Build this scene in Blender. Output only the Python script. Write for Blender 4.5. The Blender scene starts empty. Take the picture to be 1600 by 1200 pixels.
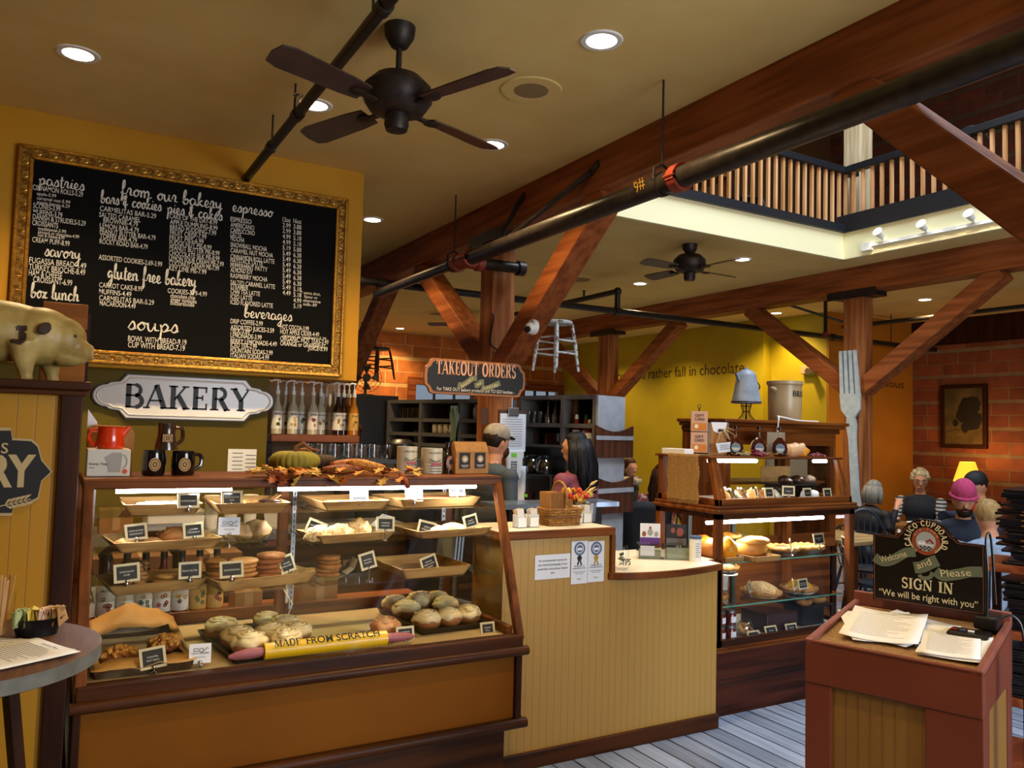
import bpy,bmesh,math,random
from mathutils import Vector as V,Matrix,Euler,noise
random.seed(7)
S = bpy.context.scene
COL = S.collection
PI = math.pi
# ---------------------------------------------------------------- camera
F_PX = 1248.63
YAW,PITCH,ROLL = math.radians(29.696),math.radians(3.270),math.radians(1.537)
EYE = V((0,0,1.6))
FWD = V((math.sin(YAW)*math.cos(PITCH),math.cos(YAW)*math.cos(PITCH),math.sin(PITCH)))
R0 = V((math.cos(YAW),-math.sin(YAW),0)); U0 = R0.cross(FWD)
RIGHT = math.cos(ROLL)*R0 + math.sin(ROLL)*U0
UP = -math.sin(ROLL)*R0 + math.cos(ROLL)*U0
cam = bpy.data.cameras.new('camera'); cam.sensor_width = 36; cam.lens = F_PX/1600*36
cam.clip_start = .05; cam.clip_end = 200
co = bpy.data.objects.new('camera',cam); COL.objects.link(co)
co.matrix_world = Matrix((RIGHT,UP,-FWD)).transposed().to_4x4(); co.location = EYE
S.camera = co
def at(px,py,ax,v):
 """point of the photograph's pixel on the plane ax = v (ax in 'XYZ')"""
 d = FWD*F_PX + RIGHT*(px-800) + UP*(600-py); i = 'XYZ'.index(ax)
 return EYE + d*((v-EYE[i])/d[i])
def atp(px,py,p,n):
 d = FWD*F_PX + RIGHT*(px-800) + UP*(600-py); return EYE + d*((V(p)-EYE).dot(V(n))/d.dot(V(n)))
# ---------------------------------------------------------------- view, sky, daylight
S.view_settings.view_transform = 'Standard'; S.view_settings.look = 'None'
S.view_settings.gamma = 1; S.view_settings.use_curve_mapping = False
S.view_settings.exposure = 0.0
S.cycles.max_bounces = 7; S.cycles.diffuse_bounces = 4; S.cycles.glossy_bounces = 3
S.cycles.transparent_max_bounces = 24; S.cycles.transmission_bounces = 4
S.cycles.caustics_reflective = False; S.cycles.caustics_refractive = False
S.cycles.sample_clamp_indirect = 4; S.cycles.use_denoising = True
W = bpy.data.worlds.new('sky'); S.world = W; W.use_nodes = True
bg = W.node_tree.nodes['Background']
sky = W.node_tree.nodes.new('ShaderNodeTexSky'); sky.sky_type = 'HOSEK_WILKIE'; sky.turbidity = 6
sky.sun_direction = V((-.3,-.6,.75)).normalized()
W.node_tree.links.new(sky.outputs[0],bg.inputs[0]); bg.inputs[1].default_value = 1.5
def lamp(name,kind,loc,power,col,size=.1,rot=None,to=None,spot=None,sy=None,blend=.6):
 l = bpy.data.lights.new(name,kind); l.energy = power; l.color = col
 if kind == 'AREA':
  l.size = size
  if sy: l.shape = 'RECTANGLE'; l.size_y = sy
 else: l.shadow_soft_size = size
 if spot: l.spot_size = math.radians(spot); l.spot_blend = blend
 o = bpy.data.objects.new(name,l); COL.objects.link(o); o.location = loc
 if to is not None: o.rotation_euler = (V(to)-V(loc)).to_track_quat('-Z','Y').to_euler()
 return o
COOL = (.68,.83,1); WARM = (1,.70,.34)
# daylight through the shop windows in the front wall behind the camera, and the skylight over the atrium
lamp('window_daylight','AREA',(3.4,-2.6,1.9),240,(.86,.92,1),3.0,to=(3.4,4,2.3),sy=1.9)
lamp('skylight_daylight','AREA',(5.3,2.6,7.3),560,COOL,3.4,to=(5.6,3.4,0),sy=4.5)
# ---------------------------------------------------------------- colours and materials
def lin(c):
 if isinstance(c,str):
  c = [int(c[i:i+2],16)/255 for i in (0,2,4)]
 return [x/12.92 if x <= .04045 else ((x+.055)/1.055)**2.4 for x in c]
MATS = {}
def mat(name,c,rough=.5,metal=0,c2=None,scale=20,stretch=(1,1,1),bump=0,emit=0,ecol=None,spec=None,detail=4,ramp=(.35,.65),coat=0,sss=0):
 if name in MATS: return MATS[name]
 m = bpy.data.materials.new(name); m.use_nodes = True; nt = m.node_tree
 p = nt.nodes['Principled BSDF']; c = lin(c)
 p.inputs['Roughness'].default_value = rough; p.inputs['Metallic'].default_value = metal
 if spec is not None: p.inputs['Specular IOR Level'].default_value = spec
 if coat: p.inputs['Coat Weight'].default_value = coat
 if emit:
  p.inputs['Emission Color'].default_value = (*(lin(ecol) if ecol else c),1); p.inputs['Emission Strength'].default_value = emit
 p.inputs['Base Color'].default_value = (*c,1)
 if c2 or bump:
  tc = nt.nodes.new('ShaderNodeTexCoord'); mp = nt.nodes.new('ShaderNodeMapping'); mp.inputs['Scale'].default_value = stretch
  nz = nt.nodes.new('ShaderNodeTexNoise'); nz.inputs['Scale'].default_value = scale; nz.inputs['Detail'].default_value = detail
  nt.links.new(tc.outputs['Object'],mp.inputs[0]); nt.links.new(mp.outputs[0],nz.inputs['Vector'])
  if c2:
   r = nt.nodes.new('ShaderNodeValToRGB'); r.color_ramp.elements[0].position = ramp[0]; r.color_ramp.elements[1].position = ramp[1]
   r.color_ramp.elements[0].color = (*c,1); r.color_ramp.elements[1].color = (*lin(c2),1)
   nt.links.new(nz.outputs[0],r.inputs[0]); nt.links.new(r.outputs[0],p.inputs['Base Color'])
  if bump:
   b = nt.nodes.new('ShaderNodeBump'); b.inputs['Strength'].default_value = bump; b.inputs['Distance'].default_value = .01
   nt.links.new(nz.outputs[0],b.inputs['Height']); nt.links.new(b.outputs[0],p.inputs['Normal'])
 MATS[name] = m; return m
def wood(name,c,c2,axis='X',rough=.42,scale=9,k=.07,bump=.12,coat=0):
 s = [1,1,1]; s['XYZ'.index(axis)] = k
 return mat(name,c,rough,spec=.16,c2=c2,scale=scale*2.2,stretch=s,bump=bump,detail=6,ramp=(.38,.62),coat=coat)
def brick_mat(name,c1,c2,mortar,axis,bw=.34,rh=.13,ms=.012):
 m = bpy.data.materials.new(name); m.use_nodes = True; nt = m.node_tree; p = nt.nodes['Principled BSDF']
 tc = nt.nodes.new('ShaderNodeTexCoord'); sp = nt.nodes.new('ShaderNodeSeparateXYZ'); cb = nt.nodes.new('ShaderNodeCombineXYZ')
 nt.links.new(tc.outputs['Object'],sp.inputs[0]); nt.links.new(sp.outputs[axis],cb.inputs[0])
 # uneven course heights: warp z
 sn = nt.nodes.new('ShaderNodeMath'); sn.operation = 'SINE'; ml = nt.nodes.new('ShaderNodeMath'); ml.operation = 'MULTIPLY'; ml.inputs[1].default_value = 2*PI/(2*rh)
 nt.links.new(sp.outputs['Z'],ml.inputs[0]); nt.links.new(ml.outputs[0],sn.inputs[0])
 ma = nt.nodes.new('ShaderNodeMath'); ma.operation = 'MULTIPLY_ADD'; ma.inputs[1].default_value = rh*.22
 nt.links.new(sn.outputs[0],ma.inputs[0]); nt.links.new(sp.outputs['Z'],ma.inputs[2]); nt.links.new(ma.outputs[0],cb.inputs[1])
 b = nt.nodes.new('ShaderNodeTexBrick'); b.inputs['Scale'].default_value = 1
 b.inputs['Brick Width'].default_value = bw; b.inputs['Row Height'].default_value = rh; b.inputs['Mortar Size'].default_value = ms
 b.inputs['Mortar Smooth'].default_value = .3; b.offset = .5; b.squash = 1.3; b.squash_frequency = 3
 b.inputs['Color1'].default_value = (*lin(c1),1); b.inputs['Color2'].default_value = (*lin(c2),1); b.inputs['Mortar'].default_value = (*lin(mortar),1)
 nt.links.new(cb.outputs[0],b.inputs['Vector'])
 nz = nt.nodes.new('ShaderNodeTexNoise'); nz.inputs['Scale'].default_value = 5; nz.inputs['Detail'].default_value = 5; nt.links.new(tc.outputs['Object'],nz.inputs['Vector'])
 mx = nt.nodes.new('ShaderNodeMixRGB'); mx.blend_type = 'OVERLAY'; mx.inputs[0].default_value = .55
 nt.links.new(b.outputs[0],mx.inputs[1]); nt.links.new(nz.outputs[0],mx.inputs[2]); nt.links.new(mx.outputs[0],p.inputs['Base Color'])
 bp = nt.nodes.new('ShaderNodeBump'); bp.invert = True; bp.inputs['Strength'].default_value = .6; bp.inputs['Distance'].default_value = .012
 nt.links.new(b.outputs['Fac'],bp.inputs['Height']); nt.links.new(bp.outputs[0],p.inputs['Normal']); p.inputs['Roughness'].default_value = .75
 MATS[name] = m; return m
def plank_mat(name,c1,c2,axis,w,rough=.35,gap='0a0806',length=2.6):
 m = bpy.data.materials.new(name); m.use_nodes = True; nt = m.node_tree; p = nt.nodes['Principled BSDF']
 tc = nt.nodes.new('ShaderNodeTexCoord'); mp = nt.nodes.new('ShaderNodeMapping'); nt.links.new(tc.outputs['Object'],mp.inputs[0])
 if axis == 'Y': mp.inputs['Rotation'].default_value = (0,0,PI/2)
 b = nt.nodes.new('ShaderNodeTexBrick'); b.inputs['Scale'].default_value = 1; b.inputs['Brick Width'].default_value = length; b.inputs['Row Height'].default_value = w
 b.inputs['Mortar Size'].default_value = .005; b.offset = .37; b.inputs['Color1'].default_value = (*lin(c1),1); b.inputs['Color2'].default_value = (*lin(c2),1); b.inputs['Mortar'].default_value = (*lin(gap),1)
 nt.links.new(mp.outputs[0],b.inputs['Vector'])
 m2 = nt.nodes.new('ShaderNodeMapping'); m2.inputs['Scale'].default_value = (1,14,14); nt.links.new(mp.outputs[0],m2.inputs[0])
 nz = nt.nodes.new('ShaderNodeTexNoise'); nz.inputs['Scale'].default_value = 2.2; nz.inputs['Detail'].default_value = 8; nt.links.new(m2.outputs[0],nz.inputs['Vector'])
 mx = nt.nodes.new('ShaderNodeMixRGB'); mx.blend_type = 'OVERLAY'; mx.inputs[0].default_value = .7
 nt.links.new(b.outputs[0],mx.inputs[1]); nt.links.new(nz.outputs[0],mx.inputs[2]); nt.links.new(mx.outputs[0],p.inputs['Base Color'])
 bp = nt.nodes.new('ShaderNodeBump'); bp.inputs['Strength'].default_value = .3; bp.inputs['Distance'].default_value = .01
 nt.links.new(nz.outputs[0],bp.inputs['Height']); nt.links.new(bp.outputs[0],p.inputs['Normal']); p.inputs['Roughness'].default_value = rough
 MATS[name] = m; return m
def bead_mat(name,c,axis,pitch,rough=.4):
 """painted tongue-and-groove boards: grooves only as bump and a dark line in the joint"""
 m = bpy.data.materials.new(name); m.use_nodes = True; nt = m.node_tree; p = nt.nodes['Principled BSDF']
 tc = nt.nodes.new('ShaderNodeTexCoord'); sp = nt.nodes.new('ShaderNodeSeparateXYZ'); nt.links.new(tc.outputs['Object'],sp.inputs[0])
 pp = nt.nodes.new('ShaderNodeMath'); pp.operation = 'PINGPONG'; pp.inputs[1].default_value = pitch/2; nt.links.new(sp.outputs[axis],pp.inputs[0])
 r = nt.nodes.new('ShaderNodeValToRGB'); r.color_ramp.elements[0].position = 0; r.color_ramp.elements[0].color = (*[x*.45 for x in lin(c)],1)
 mlt = nt.nodes.new('ShaderNodeMath'); mlt.operation = 'MULTIPLY'; mlt.inputs[1].default_value = 2/pitch; nt.links.new(pp.outputs[0],mlt.inputs[0])
 r.color_ramp.elements[1].position = .09; r.color_ramp.elements[1].color = (*lin(c),1)
 nt.links.new(mlt.outputs[0],r.inputs[0]); nt.links.new(r.outputs[0],p.inputs['Base Color'])
 bp = nt.nodes.new('ShaderNodeBump'); bp.inputs['Strength'].default_value = .5; bp.inputs['Distance'].default_value = .004
 nt.links.new(r.outputs[0],bp.inputs['Height']); nt.links.new(bp.outputs[0],p.inputs['Normal']); p.inputs['Roughness'].default_value = rough
 MATS[name] = m; return m
def glass_mat(name,tint=(1,1,1),k=1.0,base=.0):
 """thin pane: see-through, with Fresnel reflection"""
 m = bpy.data.materials.new(name); m.use_nodes = True; nt = m.node_tree; nt.nodes.clear()
 o = nt.nodes.new('ShaderNodeOutputMaterial'); t = nt.nodes.new('ShaderNodeBsdfTransparent'); g = nt.nodes.new('ShaderNodeBsdfGlossy')
 g.inputs['Roughness'].default_value = .03; t.inputs[0].default_value = (*tint,1); f = nt.nodes.new('ShaderNodeFresnel'); f.inputs[0].default_value = 1.45
 a = nt.nodes.new('ShaderNodeMath'); a.operation = 'MULTIPLY_ADD'; a.inputs[1].default_value = k; a.inputs[2].default_value = base; nt.links.new(f.outputs[0],a.inputs[0])
 ge = nt.nodes.new('ShaderNodeNewGeometry'); iv = nt.nodes.new('ShaderNodeMath'); iv.operation = 'SUBTRACT'; iv.inputs[0].default_value = 1; nt.links.new(ge.outputs['Backfacing'],iv.inputs[1])
 a2 = nt.nodes.new('ShaderNodeMath'); a2.operation = 'MULTIPLY'; nt.links.new(a.outputs[0],a2.inputs[0]); nt.links.new(iv.outputs[0],a2.inputs[1]); a = a2
 x = nt.nodes.new('ShaderNodeMixShader'); nt.links.new(a.outputs[0],x.inputs[0]); nt.links.new(t.outputs[0],x.inputs[1]); nt.links.new(g.outputs[0],x.inputs[2]); nt.links.new(x.outputs[0],o.inputs[0])
 MATS[name] = m; return m
# ---------------------------------------------------------------- mesh helpers
class B:
 def __init__(s): s.bm = bmesh.new(); s.mi = 0
 def f(s,vs):
  try:
   fc = s.bm.faces.new(vs); fc.material_index = s.mi; return fc
  except ValueError: return None
 def quadsurf(s,rows,closeu=False,closev=False):
  R = [[s.bm.verts.new(p) for p in r] for r in rows]; n = len(R); m = len(R[0])
  for i in range(n if closev else n-1):
   for j in range(m if closeu else m-1):
    s.f((R[i][j],R[i][(j+1) % m],R[(i+1) % n][(j+1) % m],R[(i+1) % n][j]))
  return R
 def box(s,x0,x1,y0,y1,z0,z1,M=None):
  P = [V((x,y,z)) for z in (z0,z1) for y in (y0,y1) for x in (x0,x1)]
  if M is not None: P = [M @ p for p in P]
  v = [s.bm.verts.new(p) for p in P]
  for q in ((0,2,3,1),(4,5,7,6),(0,1,5,4),(2,6,7,3),(0,4,6,2),(1,3,7,5)): s.f([v[i] for i in q])
  return s
 def hexa(s,P):
  """8 corner points, bottom 4 then top 4, both counter-clockwise"""
  v = [s.bm.verts.new(p) for p in P]
  for q in ((3,2,1,0),(4,5,6,7),(0,1,5,4),(1,2,6,5),(2,3,7,6),(3,0,4,7)): s.f([v[i] for i in q])
  return s
 def bar(s,p0,p1,w,h,up=(0,0,1)):
  p0,p1 = V(p0),V(p1); d = (p1-p0).normalized(); a = d.cross(V(up))
  a = a.normalized() if a.length > 1e-5 else V((1,0,0)); u = a.cross(d).normalized()
  c = [-a*w/2-u*h/2,a*w/2-u*h/2,a*w/2+u*h/2,-a*w/2+u*h/2]
  return s.hexa([p0+x for x in c]+[p1+x for x in c])
 def path(s,pts,r,seg=8,closed=False,cap=True):
  pts = [V(p) for p in pts]; n = len(pts); rs = r if isinstance(r,(list,tuple)) else [r]*n; rows = []; u = None
  for i,p in enumerate(pts):
   a = pts[(i-1) % n] if (closed or i) else p; b = pts[(i+1) % n] if (closed or i < n-1) else p
   d = (b-a).normalized()
   if u is None: u = d.orthogonal().normalized()
   u = u-d*u.dot(d); u = u.normalized() if u.length > 1e-6 else d.orthogonal().normalized(); w = d.cross(u)
   rows.append([p+rs[i]*(u*math.cos(t*2*PI/seg)+w*math.sin(t*2*PI/seg)) for t in range(seg)])
  R = s.quadsurf(rows,True,closed)
  if cap and not closed: s.f(list(reversed(R[0]))); s.f(R[-1])
  return s
 def cyl(s,p0,p1,r,r1=None,seg=14): return s.path([p0,p1],[r,r if r1 is None else r1],seg)
 def lathe(s,prof,c=(0,0,0),seg=20,M=None,cap=True,a0=0,a1=2*PI,sx=1,sy=1):
  c = V(c); full = abs(a1-a0-2*PI) < 1e-6; n = seg if full else seg+1; rows = []
  for r,z in prof:
   row = [V((max(r,1e-4)*sx*math.cos(a0+(a1-a0)*k/seg),max(r,1e-4)*sy*math.sin(a0+(a1-a0)*k/seg),z)) for k in range(n)]
   rows.append([c+(M @ p if M is not None else p) for p in row])
  R = s.quadsurf(rows,full)
  if cap and full:
   s.f(list(reversed(R[0]))); s.f(R[-1])
  return s
 def ell(s,c,r,seg=16,rings=10,M=None,nz=0,nf=8,fn=None):
  c = V(c); rows = []
  if not isinstance(r,(tuple,list)): r = (r,r,r)
  for i in range(rings+1):
   t = -PI/2+PI*i/rings; row = []
   for k in range(seg):
    a = 2*PI*k/seg; q = V((math.cos(t)*math.cos(a),math.cos(t)*math.sin(a),math.sin(t)))
    if i in (0,rings): q = V((0,0,q.z))
    k2 = 1+nz*noise.noise(V((q.x*r[0],q.y*r[1],q.z*r[2]))*nf*10+c*13) if nz else 1
    p = V((q.x*r[0],q.y*r[1],q.z*r[2]))*k2
    if fn: p = fn(p,q)
    row.append(c+(M @ p if M is not None else p))
   rows.append(row)
  R = [[s.bm.verts.new(p) for p in row] for row in rows[1:-1]]; b0 = s.bm.verts.new(rows[0][0]); b1 = s.bm.verts.new(rows[-1][0])
  for i in range(len(R)-1):
   for k in range(seg): s.f((R[i][k],R[i][(k+1) % seg],R[i+1][(k+1) % seg],R[i+1][k]))
  for k in range(seg): s.f((b0,R[0][(k+1) % seg],R[0][k])); s.f((b1,R[-1][k],R[-1][(k+1) % seg]))
  return s
 def prism(s,pts,ex):
  pts = [V(p) for p in pts]; ex = V(ex); a = [s.bm.verts.new(p) for p in pts]; b = [s.bm.verts.new(p+ex) for p in pts]; n = len(pts)
  s.f(list(reversed(a))); s.f(b)
  for i in range(n): s.f((a[i],a[(i+1) % n],b[(i+1) % n],b[i]))
  return s
 def merge(s,me,M):
  k = len(s.bm.verts); s.bm.from_mesh(me); s.bm.verts.ensure_lookup_table()
  for v in s.bm.verts[k:]: v.co = M @ v.co
  return s
def obj(b,name,m,parent=None,smooth=False,bevel=0,sub=0,solid=0,seg=2,ang=40):
 me = bpy.data.meshes.new(name); b.bm.normal_update()
 bmesh.ops.recalc_face_normals(b.bm,faces=b.bm.faces); b.bm.to_mesh(me); b.bm.free()
 for x in (m if isinstance(m,(list,tuple)) else [m]): me.materials.append(x)
 if smooth:
  me.shade_smooth()
  if smooth != 2: me.set_sharp_from_angle(angle=math.radians(ang))
 o = bpy.data.objects.new(name,me); COL.objects.link(o)
 if solid: md = o.modifiers.new('solid','SOLIDIFY'); md.thickness = solid; md.offset = 0
 if bevel: md = o.modifiers.new('bevel','BEVEL'); md.width = bevel; md.segments = seg; md.limit_method = 'ANGLE'
 if sub: md = o.modifiers.new('sub','SUBSURF'); md.levels = sub; md.render_levels = sub
 if parent is not None:
  o.parent = parent; o.matrix_parent_inverse = wm(parent).inverted()
 return o
def wm(o):
 M = Matrix.LocRotScale(o.location,o.rotation_euler,o.scale)
 return (wm(o.parent) @ o.matrix_parent_inverse @ M) if o.parent else M
def tag(o,label,cat,group=None,kind=None):
 o['label'] = label; o['category'] = cat
 if group: o['group'] = group
 if kind: o['kind'] = kind
 return o
def T(name,label,cat,loc=(0,0,0),group=None):
 o = bpy.data.objects.new(name,None); o.empty_display_size = .1; COL.objects.link(o); o.location = loc
 return tag(o,label,cat,group)
def one(b,name,m,label,cat,group=None,**k): return tag(obj(b,name,m,**k),label,cat,group)
def struct(b,name,m,label=None,**k):
 o = obj(b,name,m,**k); o['kind'] = 'structure'
 if label: o['label'] = label
 return o
def dup(o,loc=None,rz=None,label=None,group=None,sc=None,rot=None,parent=None):
 c = o.copy(); COL.objects.link(c)
 if parent is not None: c.parent = parent
 for ch in list(o.children): dup(ch,parent=c)
 if loc is not None: c.location = loc
 if rot is not None: c.rotation_euler = rot
 elif rz is not None: c.rotation_euler = (0,0,rz)
 if sc is not None: c.scale = sc if isinstance(sc,(tuple,list)) else (sc,sc,sc)
 if label: c['label'] = label
 if group: c['group'] = group
 return c
def RZ(a): return Matrix.Rotation(a,3,'Z')
def RX(a): return Matrix.Rotation(a,3,'X')
def RY(a): return Matrix.Rotation(a,3,'Y')
class Fr:
 """a flat frame: origin, right, up"""
 def __init__(s,o,u,v): s.o = V(o); s.u = V(u).normalized(); s.v = V(v).normalized(); s.n = s.u.cross(s.v)
 def __call__(s,a,b,w=0): return s.o+s.u*a+s.v*b+s.n*w
 def sub(s,a,b,w=0,ang=0):
  c,d = math.cos(ang),math.sin(ang); return Fr(s(a,b,w),s.u*c+s.v*d,s.v*c-s.u*d)
 def M(s,k=1,wx=1,shear=0):
  m = Matrix.Identity(4)
  for i in range(3): m[i][0] = s.u[i]*k*wx; m[i][1] = s.v[i]*k+s.u[i]*k*shear; m[i][2] = s.n[i]*k; m[i][3] = s.o[i]
  return m
_tc = {}
def text_mesh(t,weight=0):
 if (t,weight) not in _tc:
  cu = bpy.data.curves.new('lettering','FONT'); cu.body = t; cu.size = 1; cu.offset = weight; cu.resolution_u = 3
  o = bpy.data.objects.new('lettering',cu); me = bpy.data.meshes.new_from_object(o)
  bpy.data.objects.remove(o); bpy.data.curves.remove(cu)
  xs = [v.co.x for v in me.vertices] or [0]; _tc[(t,weight)] = (me,min(xs),max(xs))
 return _tc[(t,weight)]
def txt(b,t,fr,size,w=None,al='L',wx=1,shear=0,weight=0,off=.0008):
 """text in frame fr; w = wanted width (sets the letter width)"""
 me,x0,x1 = text_mesh(t,weight)
 if w and x1 > x0: wx = w/((x1-x0)*size)
 L = (x1-x0)*size*wx; a = -x0*size*wx-(0 if al == 'L' else L/2 if al == 'C' else L)
 b.merge(me,fr.sub(a,0,off).M(size,wx,shear)); return L
def ribbon(b,pts,w,fr,off=.001):
 n = len(pts); L = []; ws = w if isinstance(w,(list,tuple)) else [w]*n
 for i,p in enumerate(pts):
  a = pts[max(i-1,0)]; c = pts[min(i+1,n-1)]; dx,dy = c[0]-a[0],c[1]-a[1]; l = math.hypot(dx,dy) or 1
  L.append([fr(p[0]-dy/l*ws[i]/2,p[1]+dx/l*ws[i]/2,off),fr(p[0]+dy/l*ws[i]/2,p[1]-dx/l*ws[i]/2,off)])
 b.quadsurf(L)
def arc(cx,cy,rx,ry,a0,a1,n=10): return [(cx+rx*math.cos(math.radians(a0+(a1-a0)*i/n)),cy+ry*math.sin(math.radians(a0+(a1-a0)*i/n))) for i in range(n+1)]
def spl(pts,k=5):
 """smooth curve through points"""
 out = []; n = len(pts)
 for i in range(n-1):
  p0,p1,p2,p3 = [V(pts[min(max(j,0),n-1)]) for j in (i-1,i,i+1,i+2)]
  for t in range(k):
   t /= k; out.append(.5*((2*p1)+(p2-p0)*t+(2*p0-5*p1+4*p2-p3)*t*t+(3*p1-p0-3*p2+p3)*t**3))
 return out+[V(pts[-1])]
# display capitals with slab serifs: (strokes) l = line, a = arc, e = serif; unit height 1
_T,_t = .2,.08
GL = {
 'A': (.86,[('l',.08,0,.43,1,_t),('l',.43,1,.76,0,_T),('l',.2,.33,.66,.33,_t),('e',.08,0,.26),('e',.76,0,.32)]),
 'B': (.78,[('l',.2,0,.2,1,_T),('l',.1,.96,.45,.96,_t),('l',.1,.52,.48,.52,_t),('l',.1,.04,.48,.04,_t),('a',.44,.74,.2,.22,-90,90,.15),('a',.47,.28,.24,.24,-90,90,.17)]),
 'C': (.78,[('a',.44,.5,.33,.46,40,320,.17),('l',.68,.66,.68,.98,.07)]),
 'D': (.84,[('l',.2,0,.2,1,_T),('l',.08,.96,.42,.96,_t),('l',.08,.04,.42,.04,_t),('a',.4,.5,.34,.46,-90,90,.18)]),
 'E': (.74,[('l',.2,0,.2,1,_T),('l',.08,.96,.64,.96,_t),('l',.2,.52,.5,.52,_t),('l',.08,.04,.66,.04,_t),('l',.62,.74,.62,1,.07),('l',.64,0,.64,.28,.07),('l',.48,.4,.48,.64,.06)]),
 'G': (.84,[('a',.44,.5,.33,.46,40,330,.17),('l',.7,.05,.7,.46,.16),('e',.7,.46,.3),('l',.68,.68,.68,.98,.07)]),
 'I': (.4,[('l',.2,0,.2,1,_T),('e',.2,0,.36),('e',.2,1,.36)]),
 'K': (.86,[('l',.2,0,.2,1,_T),('e',.2,0,.36),('e',.2,1,.36),('l',.26,.4,.68,.98,_t),('l',.4,.58,.72,0,_T),('e',.72,0,.3),('e',.68,1,.28)]),
 'L': (.7,[('l',.2,0,.2,1,_T),('e',.2,1,.36),('l',.06,.04,.62,.04,_t),('l',.6,0,.6,.3,.08)]),
 'M': (1.06,[('l',.16,0,.16,1,_t),('l',.16,1,.52,.1,_T),('l',.88,1,.52,.1,_t),('l',.88,0,.88,1,_T),('e',.16,0,.28),('e',.88,0,.32)]),
 'N': (.9,[('l',.16,0,.16,1,_t),('l',.16,1,.72,0,_T),('l',.74,0,.74,1,_t),('e',.16,0,.28),('e',.74,1,.28)]),
 'O': (.88,[('a',.44,.5,.33,.46,0,360,.17)]),
 'P': (.76,[('l',.2,0,.2,1,_T),('l',.08,.96,.44,.96,_t),('l',.2,.46,.44,.46,_t),('a',.42,.71,.23,.25,-90,90,.16),('e',.2,0,.36)]),
 'R': (.86,[('l',.2,0,.2,1,_T),('l',.08,.96,.44,.96,_t),('l',.2,.5,.44,.5,_t),('a',.42,.73,.21,.23,-90,90,.16),('l',.44,.5,.72,0,_T),('e',.2,0,.36),('e',.72,0,.28)]),
 'S': (.66,[('a',.33,.73,.2,.22,25,270,.14),('a',.33,.27,.22,.23,90,-155,.15),('l',.54,.72,.54,.98,.07),('l',.11,.02,.11,.28,.07)]),
 'T': (.76,[('l',.38,0,.38,1,_T),('e',.38,0,.36),('l',.04,.96,.72,.96,_t),('l',.07,.7,.07,1,.07),('l',.69,.7,.69,1,.07)]),
 'U': (.86,[('l',.18,.3,.18,1,_T),('l',.7,.3,.7,1,_t),('a',.44,.3,.26,.27,180,360,.14),('e',.18,1,.32),('e',.7,1,.26)]),
 'Y': (.84,[('l',.1,1,.42,.45,_T),('l',.74,1,.42,.45,_t),('l',.42,0,.42,.48,_T),('e',.42,0,.36),('e',.1,1,.3),('e',.74,1,.28)]),
 ' ': (.45,[])}
def caps(b,t,fr,h,w=None,al='L',sp=.03,off=.001,arch=None,bold=1):
 tot = sum(GL[c][0]+sp for c in t)-sp; k = (w/tot) if w else h; x = -(0 if al == 'L' else tot/2)
 for c in t:
  a,st = GL[c]
  f2 = fr
  if arch: f2 = arch(x+a/2,k)
  for q in st:
   def P(u,v,x=x,f2=f2,a=a): return ((u-a/2)*k,v*h) if arch else ((x+u)*k,v*h)
   if q[0] == 'l':
    dx,dy = (q[3]-q[1])*k,(q[4]-q[2])*h; ww = q[5]*bold*(k if abs(dx) < abs(dy) else h)
    ribbon(b,[P(q[1],q[2]),P(q[3],q[4])],ww,f2,off)
   elif q[0] == 'a': ribbon(b,[P(u,v) for u,v in arc(*q[1:7],n=16)],q[7]*bold*(k*.6+h*.4),f2,off)
   else: ribbon(b,[P(q[1]-q[3]/2,q[2]+(.035 if q[2] < .5 else -.035)),P(q[1]+q[3]/2,q[2]+(.035 if q[2] < .5 else -.035))],.07*h,f2,off)
  x += a+sp
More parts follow.
